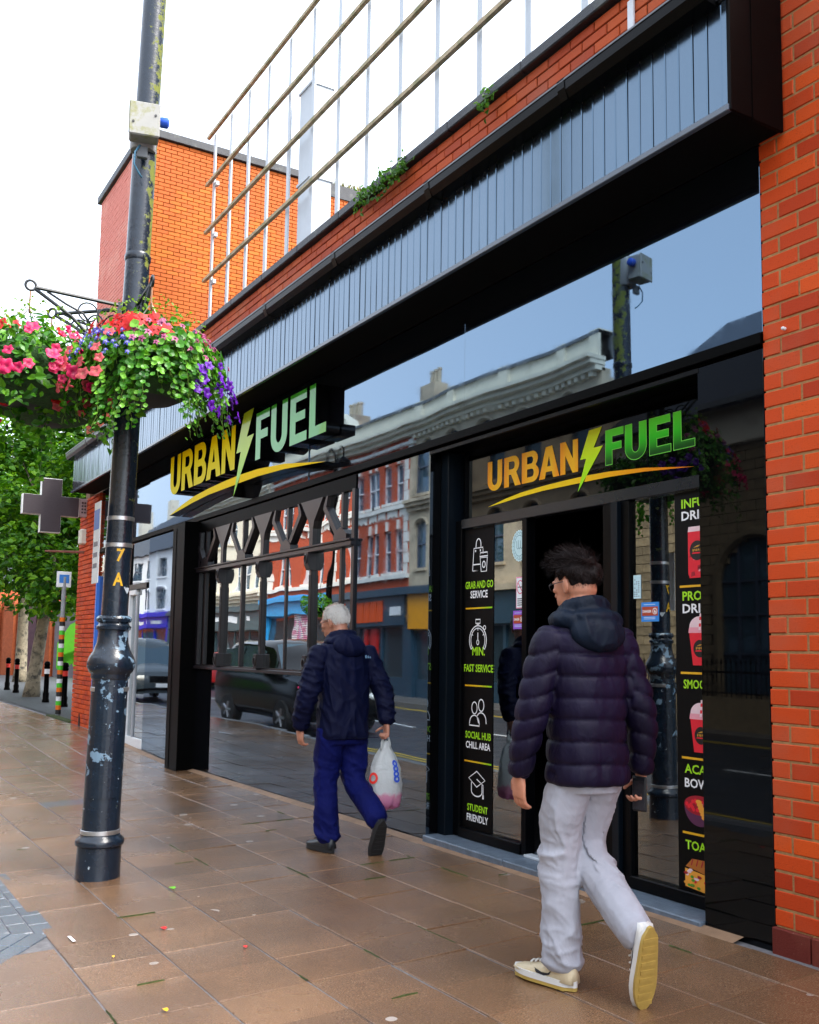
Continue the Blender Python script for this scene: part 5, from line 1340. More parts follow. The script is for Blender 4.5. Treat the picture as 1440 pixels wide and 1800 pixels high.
# ------------------------------------------------------------------ lamp post with hanging baskets
LPX, LPY = -6.42, -2.28
lp = thing('lamp_post', 'black cast iron lamp post with mossy paint and hanging basket brackets', 'lamp post', (LPX, LPY, gz(LPX, LPY)))
def postmat(name, peel):
    m, t, b = newmat(name); tc = t.new('ShaderNodeTexCoord'); geo = t.new('ShaderNodeNewGeometry'); ob_ = tc.outputs['Object']
    c = t.mix(t.noise(ob_, 12, 5), (.004, .008, .016), (.010, .020, .036))
    sx = t.new('ShaderNodeSeparateXYZ'); t.l.new(geo.outputs['Normal'], sx.inputs[0])
    sz = t.new('ShaderNodeSeparateXYZ'); t.l.new(ob_, sz.inputs[0])
    # moss grows down one side of the shaft and in the rings
    side = t.math('ADD', t.math('MULTIPLY', sx.outputs[1], .62), t.math('MULTIPLY', sx.outputs[0], .25))
    mn = t.noise(ob_, 16, 6, .7)
    hi = t.new('ShaderNodeMapRange'); hi.inputs[1].default_value = 1.6; hi.inputs[2].default_value = 4.5; hi.inputs[3].default_value = -.16; hi.inputs[4].default_value = .07; t.l.new(sz.outputs[2], hi.inputs[0])
    k = t.ramp(t.math('ADD', t.math('ADD', t.math('MULTIPLY', side, .26), t.math('MULTIPLY', mn, .95)), hi.outputs[0]), [(.655, g3(0)), (.72, g3(.9))])
    c = t.mix(k, c, t.mix(t.noise(ob_, 50, 3), (.10, .12, .008), (.22, .24, .02)))
    if peel:
        pn = t.noise(ob_, 7.5, 7, .68); up = t.new('ShaderNodeMapRange'); up.inputs[1].default_value = .2; up.inputs[2].default_value = .85; up.inputs[3].default_value = -.10; up.inputs[4].default_value = .04; t.l.new(sz.outputs[2], up.inputs[0])
        k2 = t.ramp(t.math('ADD', pn, up.outputs[0]), [(.60, g3(0)), (.612, g3(1))])
        c = t.mix(k2, c, (.16, .25, .34))
        sp = t.noise(ob_, 33, 4, .6); c = t.mix(t.ramp(sp, [(.69, g3(0)), (.71, g3(.8))]), c, (.6, .68, .72))
    t.l.new(c, b.inputs['Base Color'])
    t.l.new(t.ramp(t.math('ADD', k, 0), [(0, g3(.25)), (1, g3(.9))]), b.inputs['Roughness'])
    b.inputs['Specular IOR Level'].default_value = .55
    bp = t.new('ShaderNodeBump'); bp.inputs['Strength'].default_value = .35; bp.inputs['Distance'].default_value = .006
    t.l.new(t.noise(ob_, 30, 4), bp.inputs['Height']); t.l.new(bp.outputs[0], b.inputs['Normal']); return m
PM1, PM2 = postmat('post_paint', False), postmat('post_paint_worn', True)
LN = (.005, .02)
MB().lathe([(.142, -.05), (.138, .0), (.134, .195)], 28, lean=LN).build('base', PM2, lp, smooth='auto')
MB().lathe([(.134, .195), (.148, .205), (.152, .222), (.146, .24), (.125, .255), (.119, .27)], 28, lean=LN).build('base_ring', PM2, lp, smooth='auto')
MB().lathe([(.116, .262), (.114, .9), (.112, 1.235)], 28, lean=LN).build('lower_shaft', PM2, lp, smooth='auto')
mb = MB()     # raised access door on the lower shaft
dv = []
for z in (.50, 1.20):
    for i in range(9):
        a = R_(-62+i*11.5); dv.append((.122*math.cos(a)+LN[0]*z, .122*math.sin(a)+LN[1]*z, z))
mb.add(dv, [(i, i+1, i+10, i+9) for i in range(8)])
mb.add([(x*.93, y*.93, z) for x, y, z in dv], [])
n0 = 0; mb.f += [(i, i+18, i+19, i+1) for i in range(8)]+[(9+i, 10+i, 28+i, 27+i) for i in range(8)]+[(0, 9, 27, 18), (8, 26, 35, 17)]; mb.m += [0]*18
mb.build('access_door', PM2, lp, fix=True)
for z, r in ((.285, .118), (1.175, .1155), (2.10, .0845), (2.275, .0842)):
    MB().lathe([(r, z-.014), (r+.003, z-.012), (r+.003, z+.012), (r, z+.014)], 28, lean=LN, capb=False, capt=False).build('steel_strap', M('steel_strap', (.55, .55, .56), .35, .15, metal=.9), lp, smooth='auto')
prof = [(.112, 1.235), (.120, 1.245), (.122, 1.27), (.136, 1.285), (.150, 1.315), (.152, 1.345), (.140, 1.38), (.116, 1.42), (.100, 1.47), (.094, 1.53), (.096, 1.55), (.108, 1.555), (.110, 1.575), (.098, 1.585), (.094, 1.60), (.108, 1.605), (.112, 1.625), (.104, 1.64), (.088, 1.645)]
MB().lathe(prof, 32, lean=LN).build('baluster_collar', PM2, lp, smooth='auto')
MB().lathe([(.084, 1.64), (.083, 2.6), (.081, 3.6), (.079, 4.6), (.076, 6.6), (.06, 7.6)], 24, lean=LN).build('shaft', PM1, lp, smooth='auto')
MB().lathe([(.083, 4.02), (.0865, 4.03), (.0865, 4.06), (.083, 4.07)], 24, lean=LN).build('shaft_ring', PM1, lp, smooth='auto')
# lantern out of frame on twin swan neck
mb = MB(); mb.tube([(.04, .15, 7.55), (.04, .15, 8.0), (.04, -.1, 8.25), (.04, -.5, 8.25), (.04, -.7, 8.0)], .03, 8); mb.build('swan_neck', COLUMN, lp, smooth=True)
mb = MB(); mb.lathe([(.04, 7.98), (.20, 7.86), (.24, 7.78), (.10, 7.74)], 16, (.04, -.7)); mb.build('lantern', COLUMN, lp, smooth='auto')
# painted characters and torn sticker
PY_ = flat('yellow_stencil', (.72, .40, .01))
def onpost(o): return o
ca = math.atan2(-3.9-LPY, 0-LPX)          # towards the camera
def curved_text(body, z, h, w, ang):
    o = text_obj('stencil_letter', body, PY_, 0, 0, 0, h, w, lp, .03, 'CENTER')
    r = .0855
    for v in o.data.vertices:
        a = ang+v.co.x/r; zz = z+v.co.z; v.co = Vector(((r+.001)*math.cos(a)+LN[0]*zz, (r+.001)*math.sin(a)+LN[1]*zz, zz))
    o.data.update()
curved_text('7', 1.99, .085, .05, ca+.15); curved_text('A', 1.835, .085, .065, ca+.1)
mb = MB()
for i, (u, z) in enumerate(((0, 1.83), (.05, 1.825), (.045, 1.80), (.03, 1.785))): 
    a = ca+.55+u/.0855; mb.v.append((.0868*math.cos(a)+LN[0]*z, .0868*math.sin(a)+LN[1]*z, z))
mb.f.append((0, 1, 2, 3)); mb.m.append(0); mb.build('torn_sticker', flat('torn_paper', (.45, .5, .55)), lp)
# parking notice plate strapped to the far side of the post
np_ = thing('parking_plate', 'thin white notice plate strapped to the lamp post, seen nearly edge on', 'sign', (LPX+.04, LPY+.02, gz(LPX, LPY)))
mb = MB(); mb.bev(-.14, .02, -.118, -.113, 1.85, 2.38, .001); mb.build('plate', flat('notice_white', (.72, .74, .74)), np_)
MB().box(-.13, -.0, -.1195, -.118, 2.2, 2.33).build('blue_band', flat('notice_blue', (.05, .15, .5)), np_)
for z in (1.95, 2.02, 2.09): MB().box(-.12, -.02, -.1195, -.118, z, z+.03).build('print_line', flat('notice_ink', (.15, .15, .18)), np_)
# junction box
jb = empty('junction_box', (.025+.045, .10-.03, 4.90), ca); jb.parent = lp
GB = M('grey_box_plastic', (.30, .30, .28), .5, .12, 6, col2=(.20, .20, .03), c2scale=5, c2at=(.52, .64))
mb = MB(); mb.bev(.07, .19, -.095, .095, -.11, .11, .010); mb.build('case', GB, jb)
mb = MB(); mb.bev(.191, .205, -.10, .10, -.115, .115, .008); mb.build('lid', GB, jb)
mb = MB(); mb.lathe([(.03, 0), (.035, .01), (.035, .05), (.02, .06)], 14); o = mb.build('blue_socket', flat('socket_blue', (.02, .10, .6)), jb, smooth='auto', loc=(.13, .10, .03), rot=(-math.pi/2, 0, 0))
mb = MB(); mb.bev(.075, .11, -.04, .03, -.22, -.14, .005); mb.build('gland_box', M('gland_grey', (.10, .11, .12), .5, .1), jb)
mb = MB(); mb.tube([(.11, -.02, -.14), (.13, -.05, -.2), (.125, -.055, -.28), (.10, -.02, -.33), (.085, 0, -.35)], .006, 6); mb.build('cable', M('blue_cable', (.06, .20, .32), .4, .1), jb, smooth=True)
for s in (-1, 1): MB().tube([(.21, s*.07, s*.03), (.204, s*.07, s*.03)], .008, 8).build('lid_screw', M('screw', (.05, .05, .05), .4, .1), jb)
MB().lathe([(.082, -.13), (.086, -.12), (.086, .12), (.082, .13)], 20).build('clamp_band', M('clamp', (.3, .3, .3), .4, .1), jb, smooth='auto')
# brackets
IRON = M('wrought_iron', (.010, .014, .018), .45, .3, 20, col2=(.12, .14, .03), c2scale=18, c2at=(.62, .7))
def sc_pts(cx_, cz_, r, a0, a1, n=14, spiral=0): return [(cx_+(r-spiral*i/n)*math.cos(R_(a0+(a1-a0)*i/n)), 0, cz_+(r-spiral*i/n)*math.sin(R_(a0+(a1-a0)*i/n))) for i in range(n+1)]
def bracket(ang, length):
    b = empty('bracket', (LN[0]*3.7, LN[1]*3.7, 3.70), ang); b.parent = lp
    L = length
    MB().box(.085, .11, -.012, .012, -.40, .02).build('back_bar', IRON, b)
    mb = MB(); mb.tube([(.10, 0, .0), (L-.03, 0, .012)], .013, 6); mb.build('top_bar', IRON, b)
    mb = MB(); mb.tube([(L-.03, 0, .0), (L*.62, 0, -.13), (L*.38, 0, -.27), (.12, 0, -.42)], .012, 6); mb.build('brace', IRON, b, smooth=True)
    mb = MB(); mb.tube([(L-.10, 0, -.0), (L*.66, 0, -.06), (L*.5, 0, -.10), (L*.42, 0, -.17)], .008, 6); mb.build('brace', IRON, b, smooth=True)
    for (x_, z_, r_) in ((.30, -.085, .062), (.165, -.11, .075), (.20, -.27, .062)):
        mb = MB(); mb.tube(sc_pts(x_, z_, r_, 0, 345, 18), .006, 5, closed=True); mb.build('scroll_ring', IRON, b, smooth=True)
    mb = MB(); mb.tube(sc_pts(L*.52, -.20, .06, 20, 420, 22, .045), .006, 5); mb.build('scroll', IRON, b, smooth=True)
    mb = MB(); mb.tube(sc_pts(L, .02, .032, 0, 345, 14), .009, 6, closed=True); mb.build('eye_ring', IRON, b, smooth=True)
ARMS = [(-math.pi/2, .66, 'A'), (math.pi+.75, .64, 'B'), (-.06, .50, 'C')]
for a, L, k in ARMS: bracket(a, L)
# ---- hanging baskets
PETM = {}
def petal_mat(n, c, c2):
    m, t, b = newmat(n); tc = t.new('ShaderNodeTexCoord'); ln = t.new('ShaderNodeVectorMath', operation='LENGTH'); t.l.new(tc.outputs['Object'], ln.inputs[0])
    oi = t.new('ShaderNodeObjectInfo')
    cc = t.ramp(ln.outputs['Value'], [(.004, c2), (.012, tuple(x*.8 for x in c)), (.032, c)])
    cc = t.mix(1, cc, t.ramp(oi.outputs['Random'], [(0, g3(.75)), (1, g3(1.15))]), 'MULTIPLY')
    t.l.new(cc, b.inputs['Base Color']); b.inputs['Roughness'].default_value = .5
    tr = t.new('ShaderNodeBsdfTranslucent'); t.l.new(cc, tr.inputs['Color']); mx = t.new('ShaderNodeMixShader'); mx.inputs[0].default_value = .25
    t.l.new(b.outputs[0], mx.inputs[1]); t.l.new(tr.outputs[0], mx.inputs[2]); t.l.new(mx.outputs[0], t.n['Material Output'].inputs[0]); return m
PETM = dict(mag=petal_mat('petal_magenta', (.62, .005, .10), (.15, .0, .03)), red=petal_mat('petal_scarlet', (.62, .006, .004), (.35, .0, .0)), pink=petal_mat('petal_salmon', (.70, .09, .11), (.6, .3, .2)), pur=petal_mat('petal_purple', (.13, .008, .42), (.03, 0, .1)), blu=petal_mat('petal_blue', (.05, .03, .60), (.6, .6, .8)), fuc=petal_mat('petal_fuchsia', (.55, .10, .28), (.16, .0, .08)))
def petunia_mesh(r, mat, nm):
    mb = MB(); n = 20; V = [(0, 0, -.012)]
    for k, (rr, z) in enumerate(((.25, -.004), (.7, .002), (1.0, -.001))):
        for i in range(n):
            a = 2*math.pi*i/n; lob = 1+(.14*math.cos(5*a) if k > 0 else 0)+(.03*math.cos(13*a) if k == 2 else 0)
            V.append((r*rr*lob*math.cos(a), r*rr*lob*math.sin(a), z+(.006*math.cos(5*a+1) if k == 2 else 0)))
    Fc = [(0, 1+i, 1+(i+1) % n) for i in range(n)]+[(1+k*n+i, 1+(k+1)*n+i, 1+(k+1)*n+(i+1) % n, 1+k*n+(i+1) % n) for k in range(2) for i in range(n)]
    mb.add(V, Fc); mb.tube([(0, 0, -.010), (0, 0, -.03)], [.008, .004], 6); return mb.mesh(nm, mat, True)
def star_mesh(r, mat, nm, n=6):
    mb = MB()
    for i in range(n):
        a = 2*math.pi*i/n; ca_, sa_ = math.cos(a), math.sin(a)
        mb.add([(0, 0, 0), (r*.5*ca_-r*.28*sa_, r*.5*sa_+r*.28*ca_, .006), (r*ca_, r*sa_, -.004), (r*.5*ca_+r*.28*sa_, r*.5*sa_-r*.28*ca_, .006)], [(0, 3, 2, 1)])
    mb.sphere((0, 0, .003), .006, 6, 4); return mb.mesh(nm, mat, True)
FM = {k: [petunia_mesh(.036, PETM[k], 'flower'), petunia_mesh(.029, PETM[k], 'flower')] for k in ('mag', 'red', 'pink', 'pur')}
FM['blu'] = [star_mesh(.019, PETM['blu'], 'flower', 5)]; FM['fuc'] = [star_mesh(.024, PETM['fuc'], 'flower', 5)]; FM['sal'] = [star_mesh(.05, PETM['red'], 'flower', 7)]
BL1 = leafmat('basket_leaf', (.010, .065, .003), (.040, .19, .006), (.12, .34, .010), .3, .35)
BL2 = leafmat('trailing_round_leaf', (.012, .085, .003), (.055, .25, .009), (.18, .45, .035), .3, .4)
def rleaf(mb, c, r, n, roll):      # round scalloped leaf
    n = n.normalized(); u = Matrix.Rotation(roll, 3, n) @ n.orthogonal().normalized(); v = n.cross(u); c = Vector(c); k = 9
    P = [c-n*r*.25]+[c+(u*math.cos(2*math.pi*i/k)+v*math.sin(2*math.pi*i/k))*r*(1.0 if i % 2 else .86)+n*r*.08*(i % 2) for i in range(k)]
    mb.add(P, [(0, 1+i, 1+(i+1) % k) for i in range(k)])
def basket(key, label, c, leafmix, flowers, seed, R=.46, trail=.45):
    r = random.Random(seed)
    root = thing('hanging_basket', label, 'hanging basket', c, 0, 'hanging baskets on the lamp post')      # origin at bowl rim
    mb = MB(); mb.lathe([(.06, -.17), (.16, -.15), (.25, -.08), (.29, 0), (.27, 0), (.0, -.03)], 28); mb.build('bowl', M('dark_basket_liner', (.010, .012, .012), .7, .3), root, smooth='auto')
    mb = MB(); mb.tube([(.29*math.cos(i*math.pi/12), .29*math.sin(i*math.pi/12), 0) for i in range(24)], .01, 6, closed=True); mb.build('rim', COLUMN, root, smooth=True)
    for i in range(3):
        a = i*2.094+.5; mb = MB(); mb.tube([(.28*math.cos(a), .28*math.sin(a), 0), (.01*math.cos(a), .01*math.sin(a), .46)], .004, 5); mb.build('chain', M('chain_steel', (.3, .28, .25), .4, .2, metal=.6), root)
    mb = MB(); mb.tube([(0, 0, .45), (0, 0, .58)], .006, 6); mb.tube([(.02*math.cos(i*.5), 0, .46+.02*math.sin(i*.5)) for i in range(12)], .004, 5, closed=True); mb.build('hook', M('rusty_hook', (.3, .16, .09), .6, .2), root)
    def surf():
        """a point in the plant mass: mounded top and overflowing skirt"""
        a = r.random()*2*math.pi; t = r.random()
        if t < .55:
            rr = R*math.sqrt(r.random()); z = .05+.27*(1-(rr/R)**2)+r.gauss(0, .05)
        else:
            rr = R*(.72+.36*r.random()); z = .14-r.random()**1.2*trail*(.75+.25*math.sin(3*a+seed))
        n = Vector((math.cos(a)*rr, math.sin(a)*rr, .22+z*.5))
        return Vector((math.cos(a)*rr, math.sin(a)*rr, z)), n
    lf = MB()
    for i in range(leafmix[0]):
        p, n = surf(); p *= .93+.1*r.random(); leaf(lf, p, .055*(.6+.8*r.random()), n+rv(r)*.35, r.random()*6.28, .2, wide=.7)
    o = lf.build('foliage', BL1, root); o['kind'] = 'stuff'
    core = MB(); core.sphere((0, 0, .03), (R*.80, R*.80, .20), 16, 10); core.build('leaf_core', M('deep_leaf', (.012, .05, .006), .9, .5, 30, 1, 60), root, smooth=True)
    lf = MB(); stems = MB()
    for i in range(leafmix[1]):        # trailing strings of round leaves
        a = leafmix[2]+r.gauss(0, leafmix[3]); rr = R*(.55+.55*r.random()); L = .15+trail*1.25*r.random()**1.6
        x_, y_ = rr*math.cos(a), rr*math.sin(a); z0 = .10+.10*r.random()
        pts = []
        nseg = int(L/.035)+2
        for k in range(nseg):
            q = k/nseg; x_ += r.gauss(0, .006)+.004*math.cos(a); y_ += r.gauss(0, .006)+.004*math.sin(a)
            p = (x_, y_, z0-L*q); pts.append(p)
            for s in (-1, 1):
                d = rv(r); rleaf(lf, (p[0]+d.x*.03, p[1]+d.y*.03, p[2]+d.z*.015), .024*(1.15-.6*q)*(.7+.5*r.random()), Vector((math.cos(a), math.sin(a), .5))+d*.5, r.random()*6)
        stems.tube(pts, .0018, 3, cap=False)
    if lf.v:
        o = lf.build('trailing_leaves', BL2, root); o['kind'] = 'stuff'; o = stems.build('trailing_stems', flat('stem_green', (.12, .2, .03)), root); o['kind'] = 'stuff'
    # light top sprays
    sp_ = MB()
    for i in range(260):
        a = r.random()*6.28; rr = R*.9*math.sqrt(r.random()); z = .30*(1-(rr/R)**2)+.08+.15*r.random()
        leaf(sp_, (rr*math.cos(a), rr*math.sin(a), z), .03*(.6+.6*r.random()), rv(r)+Vector((0, 0, .5)), r.random()*6.28)
    o = sp_.build('top_sprays', leafmat('spray_leaf_'+key, (.08, .20, .01), (.15, .30, .015), (.26, .36, .03), .4), root); o['kind'] = 'stuff'
    for (k, cnt, a0, sa, z0, z1, rm) in flowers:
        for i in range(cnt):
            a = a0+r.uniform(-sa, sa); z = r.uniform(z0, z1)
            rr = R*rm*(math.sqrt(max(.05, 1-((z-.0)/.36)**2)) if z > .05 else (1.0+.10*r.random()))*(.93+.12*r.random())
            p = Vector((rr*math.cos(a), rr*math.sin(a), z)); n = Vector((math.cos(a), math.sin(a), .25+z*.9))+rv(r)*.35
            q = n.to_track_quat('Z', 'Y').to_euler()
            linkobj('flower', r.choice(FM[k]), root, p, q, (r.uniform(.85, 1.2),)*3)
    return root
gl_ = gz(LPX, LPY)
def armtip(a, L): return (LPX+LN[0]*3.7+L*math.cos(a), LPY+LN[1]*3.7+L*math.sin(a), gl_+3.70-.60)
TC = math.atan2(-3.9+2.3, 6.4)     # direction from baskets to the camera
basket('A', 'basket of magenta petunias hanging on the left, over the road side', armtip(-math.pi/2, .66), (1500, 22, TC, 2.2), [('mag', 60, TC-.25, 1.45, -.14, .30, 1.12), ('red', 8, TC, 2.5, .18, .34, .8), ('pink', 6, TC+.9, .6, -.2, .1, 1.05), ('mag', 12, TC+3.1, 1.5, -.1, .3, 1.0)], 21, .52, .40)
basket('B', 'middle basket of salmon and red petunias behind the lamp post', armtip(math.pi+.75, .64), (1300, 26, TC, 1.6), [('pink', 16, TC-.3, 1.2, -.25, .2, 1.12), ('red', 12, TC-.4, 1.1, -.2, .25, 1.12), ('mag', 12, TC-.6, .9, -.32, .05, 1.12)], 22, .50, .46)
basket('C', 'basket of trailing round leaves with scarlet and purple flowers nearest the shop', armtip(-.06, .50), (1100, 84, TC+.35, .95), [('sal', 22, TC-.6, .8, .17, .33, 1.12), ('blu', 40, TC-.60, .45, -.02, .20, 1.16), ('pur', 26, TC+1.1, .6, -.26, .04, 1.18), ('fuc', 40, TC+.55, .8, .04, .28, 1.15), ('pink', 12, TC-1.0, .5, -.16, .18, 1.16)], 23, .42, .34)

ohb = thing('hanging_basket', 'round green hanging basket on the far lamp post, seen mirrored', 'hanging basket', (-29.6, -10.5, 2.75), 0, 'hanging baskets on the lamp post')
MB().lathe([(.06, -.2), (.2, -.16), (.32, -.05), (.36, 0), (.0, .02)], 18).build('bowl', COLUMN, ohb, smooth='auto')
mb = MB(); ro = random.Random(9)
for i in range(700):
    d = rv(ro); leaf(mb, (d.x*.5, d.y*.5, .12+d.z*.42), .09, d+rv(ro)*.3, ro.random()*6.28)
o = mb.build('foliage', BL1, ohb); o['kind'] = 'stuff'
MB().tube([(0, 0, .4), (0, -.05, .9), (0, -.4, .95)], .012, 6).build('bracket_arm', COLUMN, ohb)
# ------------------------------------------------------------------ people
V3 = Vector
def eli(mb, c, r, rot=None, nu=18, nv=12, mi=0):
    t = MB(); t.sphere((0, 0, 0), r, nu, nv)
    m = rot.to_3x3() if rot else Matrix.Identity(3)
    mb.add([m @ V3(v)+V3(c) for v in t.v], t.f, mi)
def limb(mb, pts, rs, n=14, sub=4):
    """smooth tapered limb through the joints, rounded at both ends"""
    P = [V3(p) for p in pts]; k = len(P); C = []; Rr = []
    for i in range(k-1):
        p0, p1, p2, p3 = P[max(i-1, 0)], P[i], P[i+1], P[min(i+2, k-1)]
        for j in range(sub):
            t = j/sub
            C.append(.5*((2*p1)+(p2-p0)*t+(2*p0-5*p1+4*p2-p3)*t*t+(3*p1-p0-3*p2+p3)*t**3)); Rr.append(rs[i]+(rs[i+1]-rs[i])*t)
    C.append(P[-1]); Rr.append(rs[-1])
    a = (C[0]-C[1]).normalized(); b = (C[-1]-C[-2]).normalized()
    C = [C[0]+a*Rr[0]*.5, C[0]+a*Rr[0]*.35]+C+[C[-1]+b*Rr[-1]*.35, C[-1]+b*Rr[-1]*.5]; Rr = [Rr[0]*.3, Rr[0]*.75]+Rr+[Rr[-1]*.75, Rr[-1]*.3]
    mb.tube(C, Rr, n)
def torso(mb, rings, n=28, p=2.4):
    R = []
    for (z, cx_, cy_, rx, ry, *yw) in rings:
        ya = yw[0] if yw else 0
        L = []
        for i in range(n):
            a = 2*math.pi*i/n; c, s = math.cos(a), math.sin(a)
            u = rx*math.copysign(abs(c)**(2/p), c); v = ry*math.copysign(abs(s)**(2/p), s)
            L.append((cx_+u*math.cos(ya)-v*math.sin(ya), cy_+u*math.sin(ya)+v*math.cos(ya), z))
        R.append(L)
    mb.loft(R)
def hand(mb, w, f, pn, s, curl=1.0, k=1.0, thumb_in=.25, curls=None):
    w, f, pn, s = V3(w), V3(f).normalized(), V3(pn).normalized(), V3(s).normalized()
    pn = (pn-f*pn.dot(f)).normalized(); s = (s-f*s.dot(f)-pn*s.dot(pn)).normalized()
    R = []
    for (d, hw, th) in ((-.03, .026, .022), (.0, .028, .021), (.03, .038, .019), (.06, .042, .017), (.088, .041, .013)):
        L = []
        for i in range(14):
            a = 2*math.pi*i/14; L.append(w+f*d*k+s*hw*k*math.cos(a)+pn*th*k*math.sin(a))
        R.append(L)
    mb.loft(R)
    for i, (o, ln) in enumerate(((.030, .072), (.010, .080), (-.011, .075), (-.031, .060))):
        c_ = (curls[i] if curls else curl)
        p = w+f*.082*k+s*o*k; d = (f+s*o*1.6).normalized(); pts = [p-d*.012]; rs = [.0098*k]
        ax = f.cross(pn)
        for j, (q, an) in enumerate(((.42, 22), (.33, 38), (.25, 30))):
            d = Matrix.Rotation(R_(an*c_), 3, ax) @ d
            p = p+d*ln*q*k; pts.append(p.copy()); rs.append((.0092, .0085, .0072)[j]*k)
        mb.tube(pts, rs, 10); mb.sphere(pts[-1], rs[-1], 8, 6)
    p = w+f*.018*k+s*.028*k; d = (f*.55+s*.75+pn*thumb_in).normalized(); pts = [p-d*.01, p+d*.028*k]; d2 = (d+f*.45+pn*thumb_in).normalized(); pts += [pts[-1]+d2*.027*k, pts[-1]+d2*.027*k+(d2+f*.3).normalized()*.022*k]
    mb.tube(pts, [.0135*k, .0115*k, .0100*k, .0082*k], 10); mb.sphere(pts[-1], .0082*k, 8, 6)
def head(mb, c, M3, sc=1.0):
    def e(p, r): eli(mb, V3(c)+M3 @ (V3(p)*sc), tuple(x*sc for x in r), M3.to_4x4())
    e((0, -.012, .035), (.074, .094, .088)); e((0, .02, -.005), (.068, .080, .085)); e((0, .035, -.055), (.056, .060, .062)); e((0, .062, -.088), (.032, .028, .026)); e((0, -.03, -.03), (.066, .065, .06))
    e((0, .098, -.022), (.011, .014, .024)); e((0, .104, -.036), (.015, .013, .011)); e((0, .088, .018), (.045, .014, .010))           # nose and brow
    e((0, .092, -.066), (.022, .010, .006)); e((0, .090, -.076), (.020, .010, .007)); e((.04, .066, -.02), (.022, .02, .014)); e((-.04, .066, -.02), (.022, .02, .014))
    for s in (-1, 1):
        R4 = (M3 @ Matrix.Rotation(s*.35, 3, 'Z')).to_4x4()
        q = V3(c)+M3 @ (V3((s*.076, -.012, -.012))*sc)
        eli(mb, q, (.010*sc, .021*sc, .033*sc), R4); eli(mb, q+M3 @ V3((0, .004, -.026))*sc, (.008*sc, .012*sc, .012*sc), R4)
def skinmat(n, col):
    m, t, b = newmat(n); tc = t.new('ShaderNodeTexCoord'); k = t.noise(tc.outputs['Object'], 14, 5, .6)
    c = t.ramp(k, [(.3, tuple(x*.78 for x in col)), (.6, col), (.8, (min(1, col[0]*1.08), col[1]*.85, col[2]*.8))]); t.l.new(c, b.inputs['Base Color'])
    b.inputs['Roughness'].default_value = .48; b.inputs['Subsurface Weight'].default_value = .12; b.inputs['Subsurface Radius'].default_value = (.012, .005, .003); b.inputs['Subsurface Scale'].default_value = .5
    bp = t.new('ShaderNodeBump'); bp.inputs['Strength'].default_value = .25; bp.inputs['Distance'].default_value = .002; t.l.new(t.noise(tc.outputs['Object'], 190, 3), bp.inputs['Height']); t.l.new(bp.outputs[0], b.inputs['Normal']); return m
def clothmat(n, col, rough=.7, weave=700, wr=9, wd=.012, sheen=.2, var=.2):
    m, t, b = newmat(n); tc = t.new('ShaderNodeTexCoord'); o = tc.outputs['Object']
    c = t.ramp(t.noise(o, 4, 5, .6), [(.3, tuple(x*(1-var) for x in col)), (.7, tuple(min(1, x*(1+var)) for x in col))]); t.l.new(c, b.inputs['Base Color'])
    b.inputs['Roughness'].default_value = rough; b.inputs['Specular IOR Level'].default_value = .15
    b.inputs['Sheen Weight'].default_value = sheen; b.inputs['Sheen Roughness'].default_value = .5
    mp = t.new('ShaderNodeMapping'); mp.inputs['Scale'].default_value = (1, 1, .55); t.l.new(o, mp.inputs[0])
    b1 = t.new('ShaderNodeBump'); b1.inputs['Strength'].default_value = 1; b1.inputs['Distance'].default_value = wd; t.l.new(t.noise(mp.outputs[0], wr, 3, .5, .6), b1.inputs['Height'])
    b2 = t.new('ShaderNodeBump'); b2.inputs['Strength'].default_value = .3; b2.inputs['Distance'].default_value = .001; t.l.new(t.noise(o, weave, 2), b2.inputs['Height']); t.l.new(b1.outputs[0], b2.inputs['Normal']); t.l.new(b2.outputs[0], b.inputs['Normal']); return m
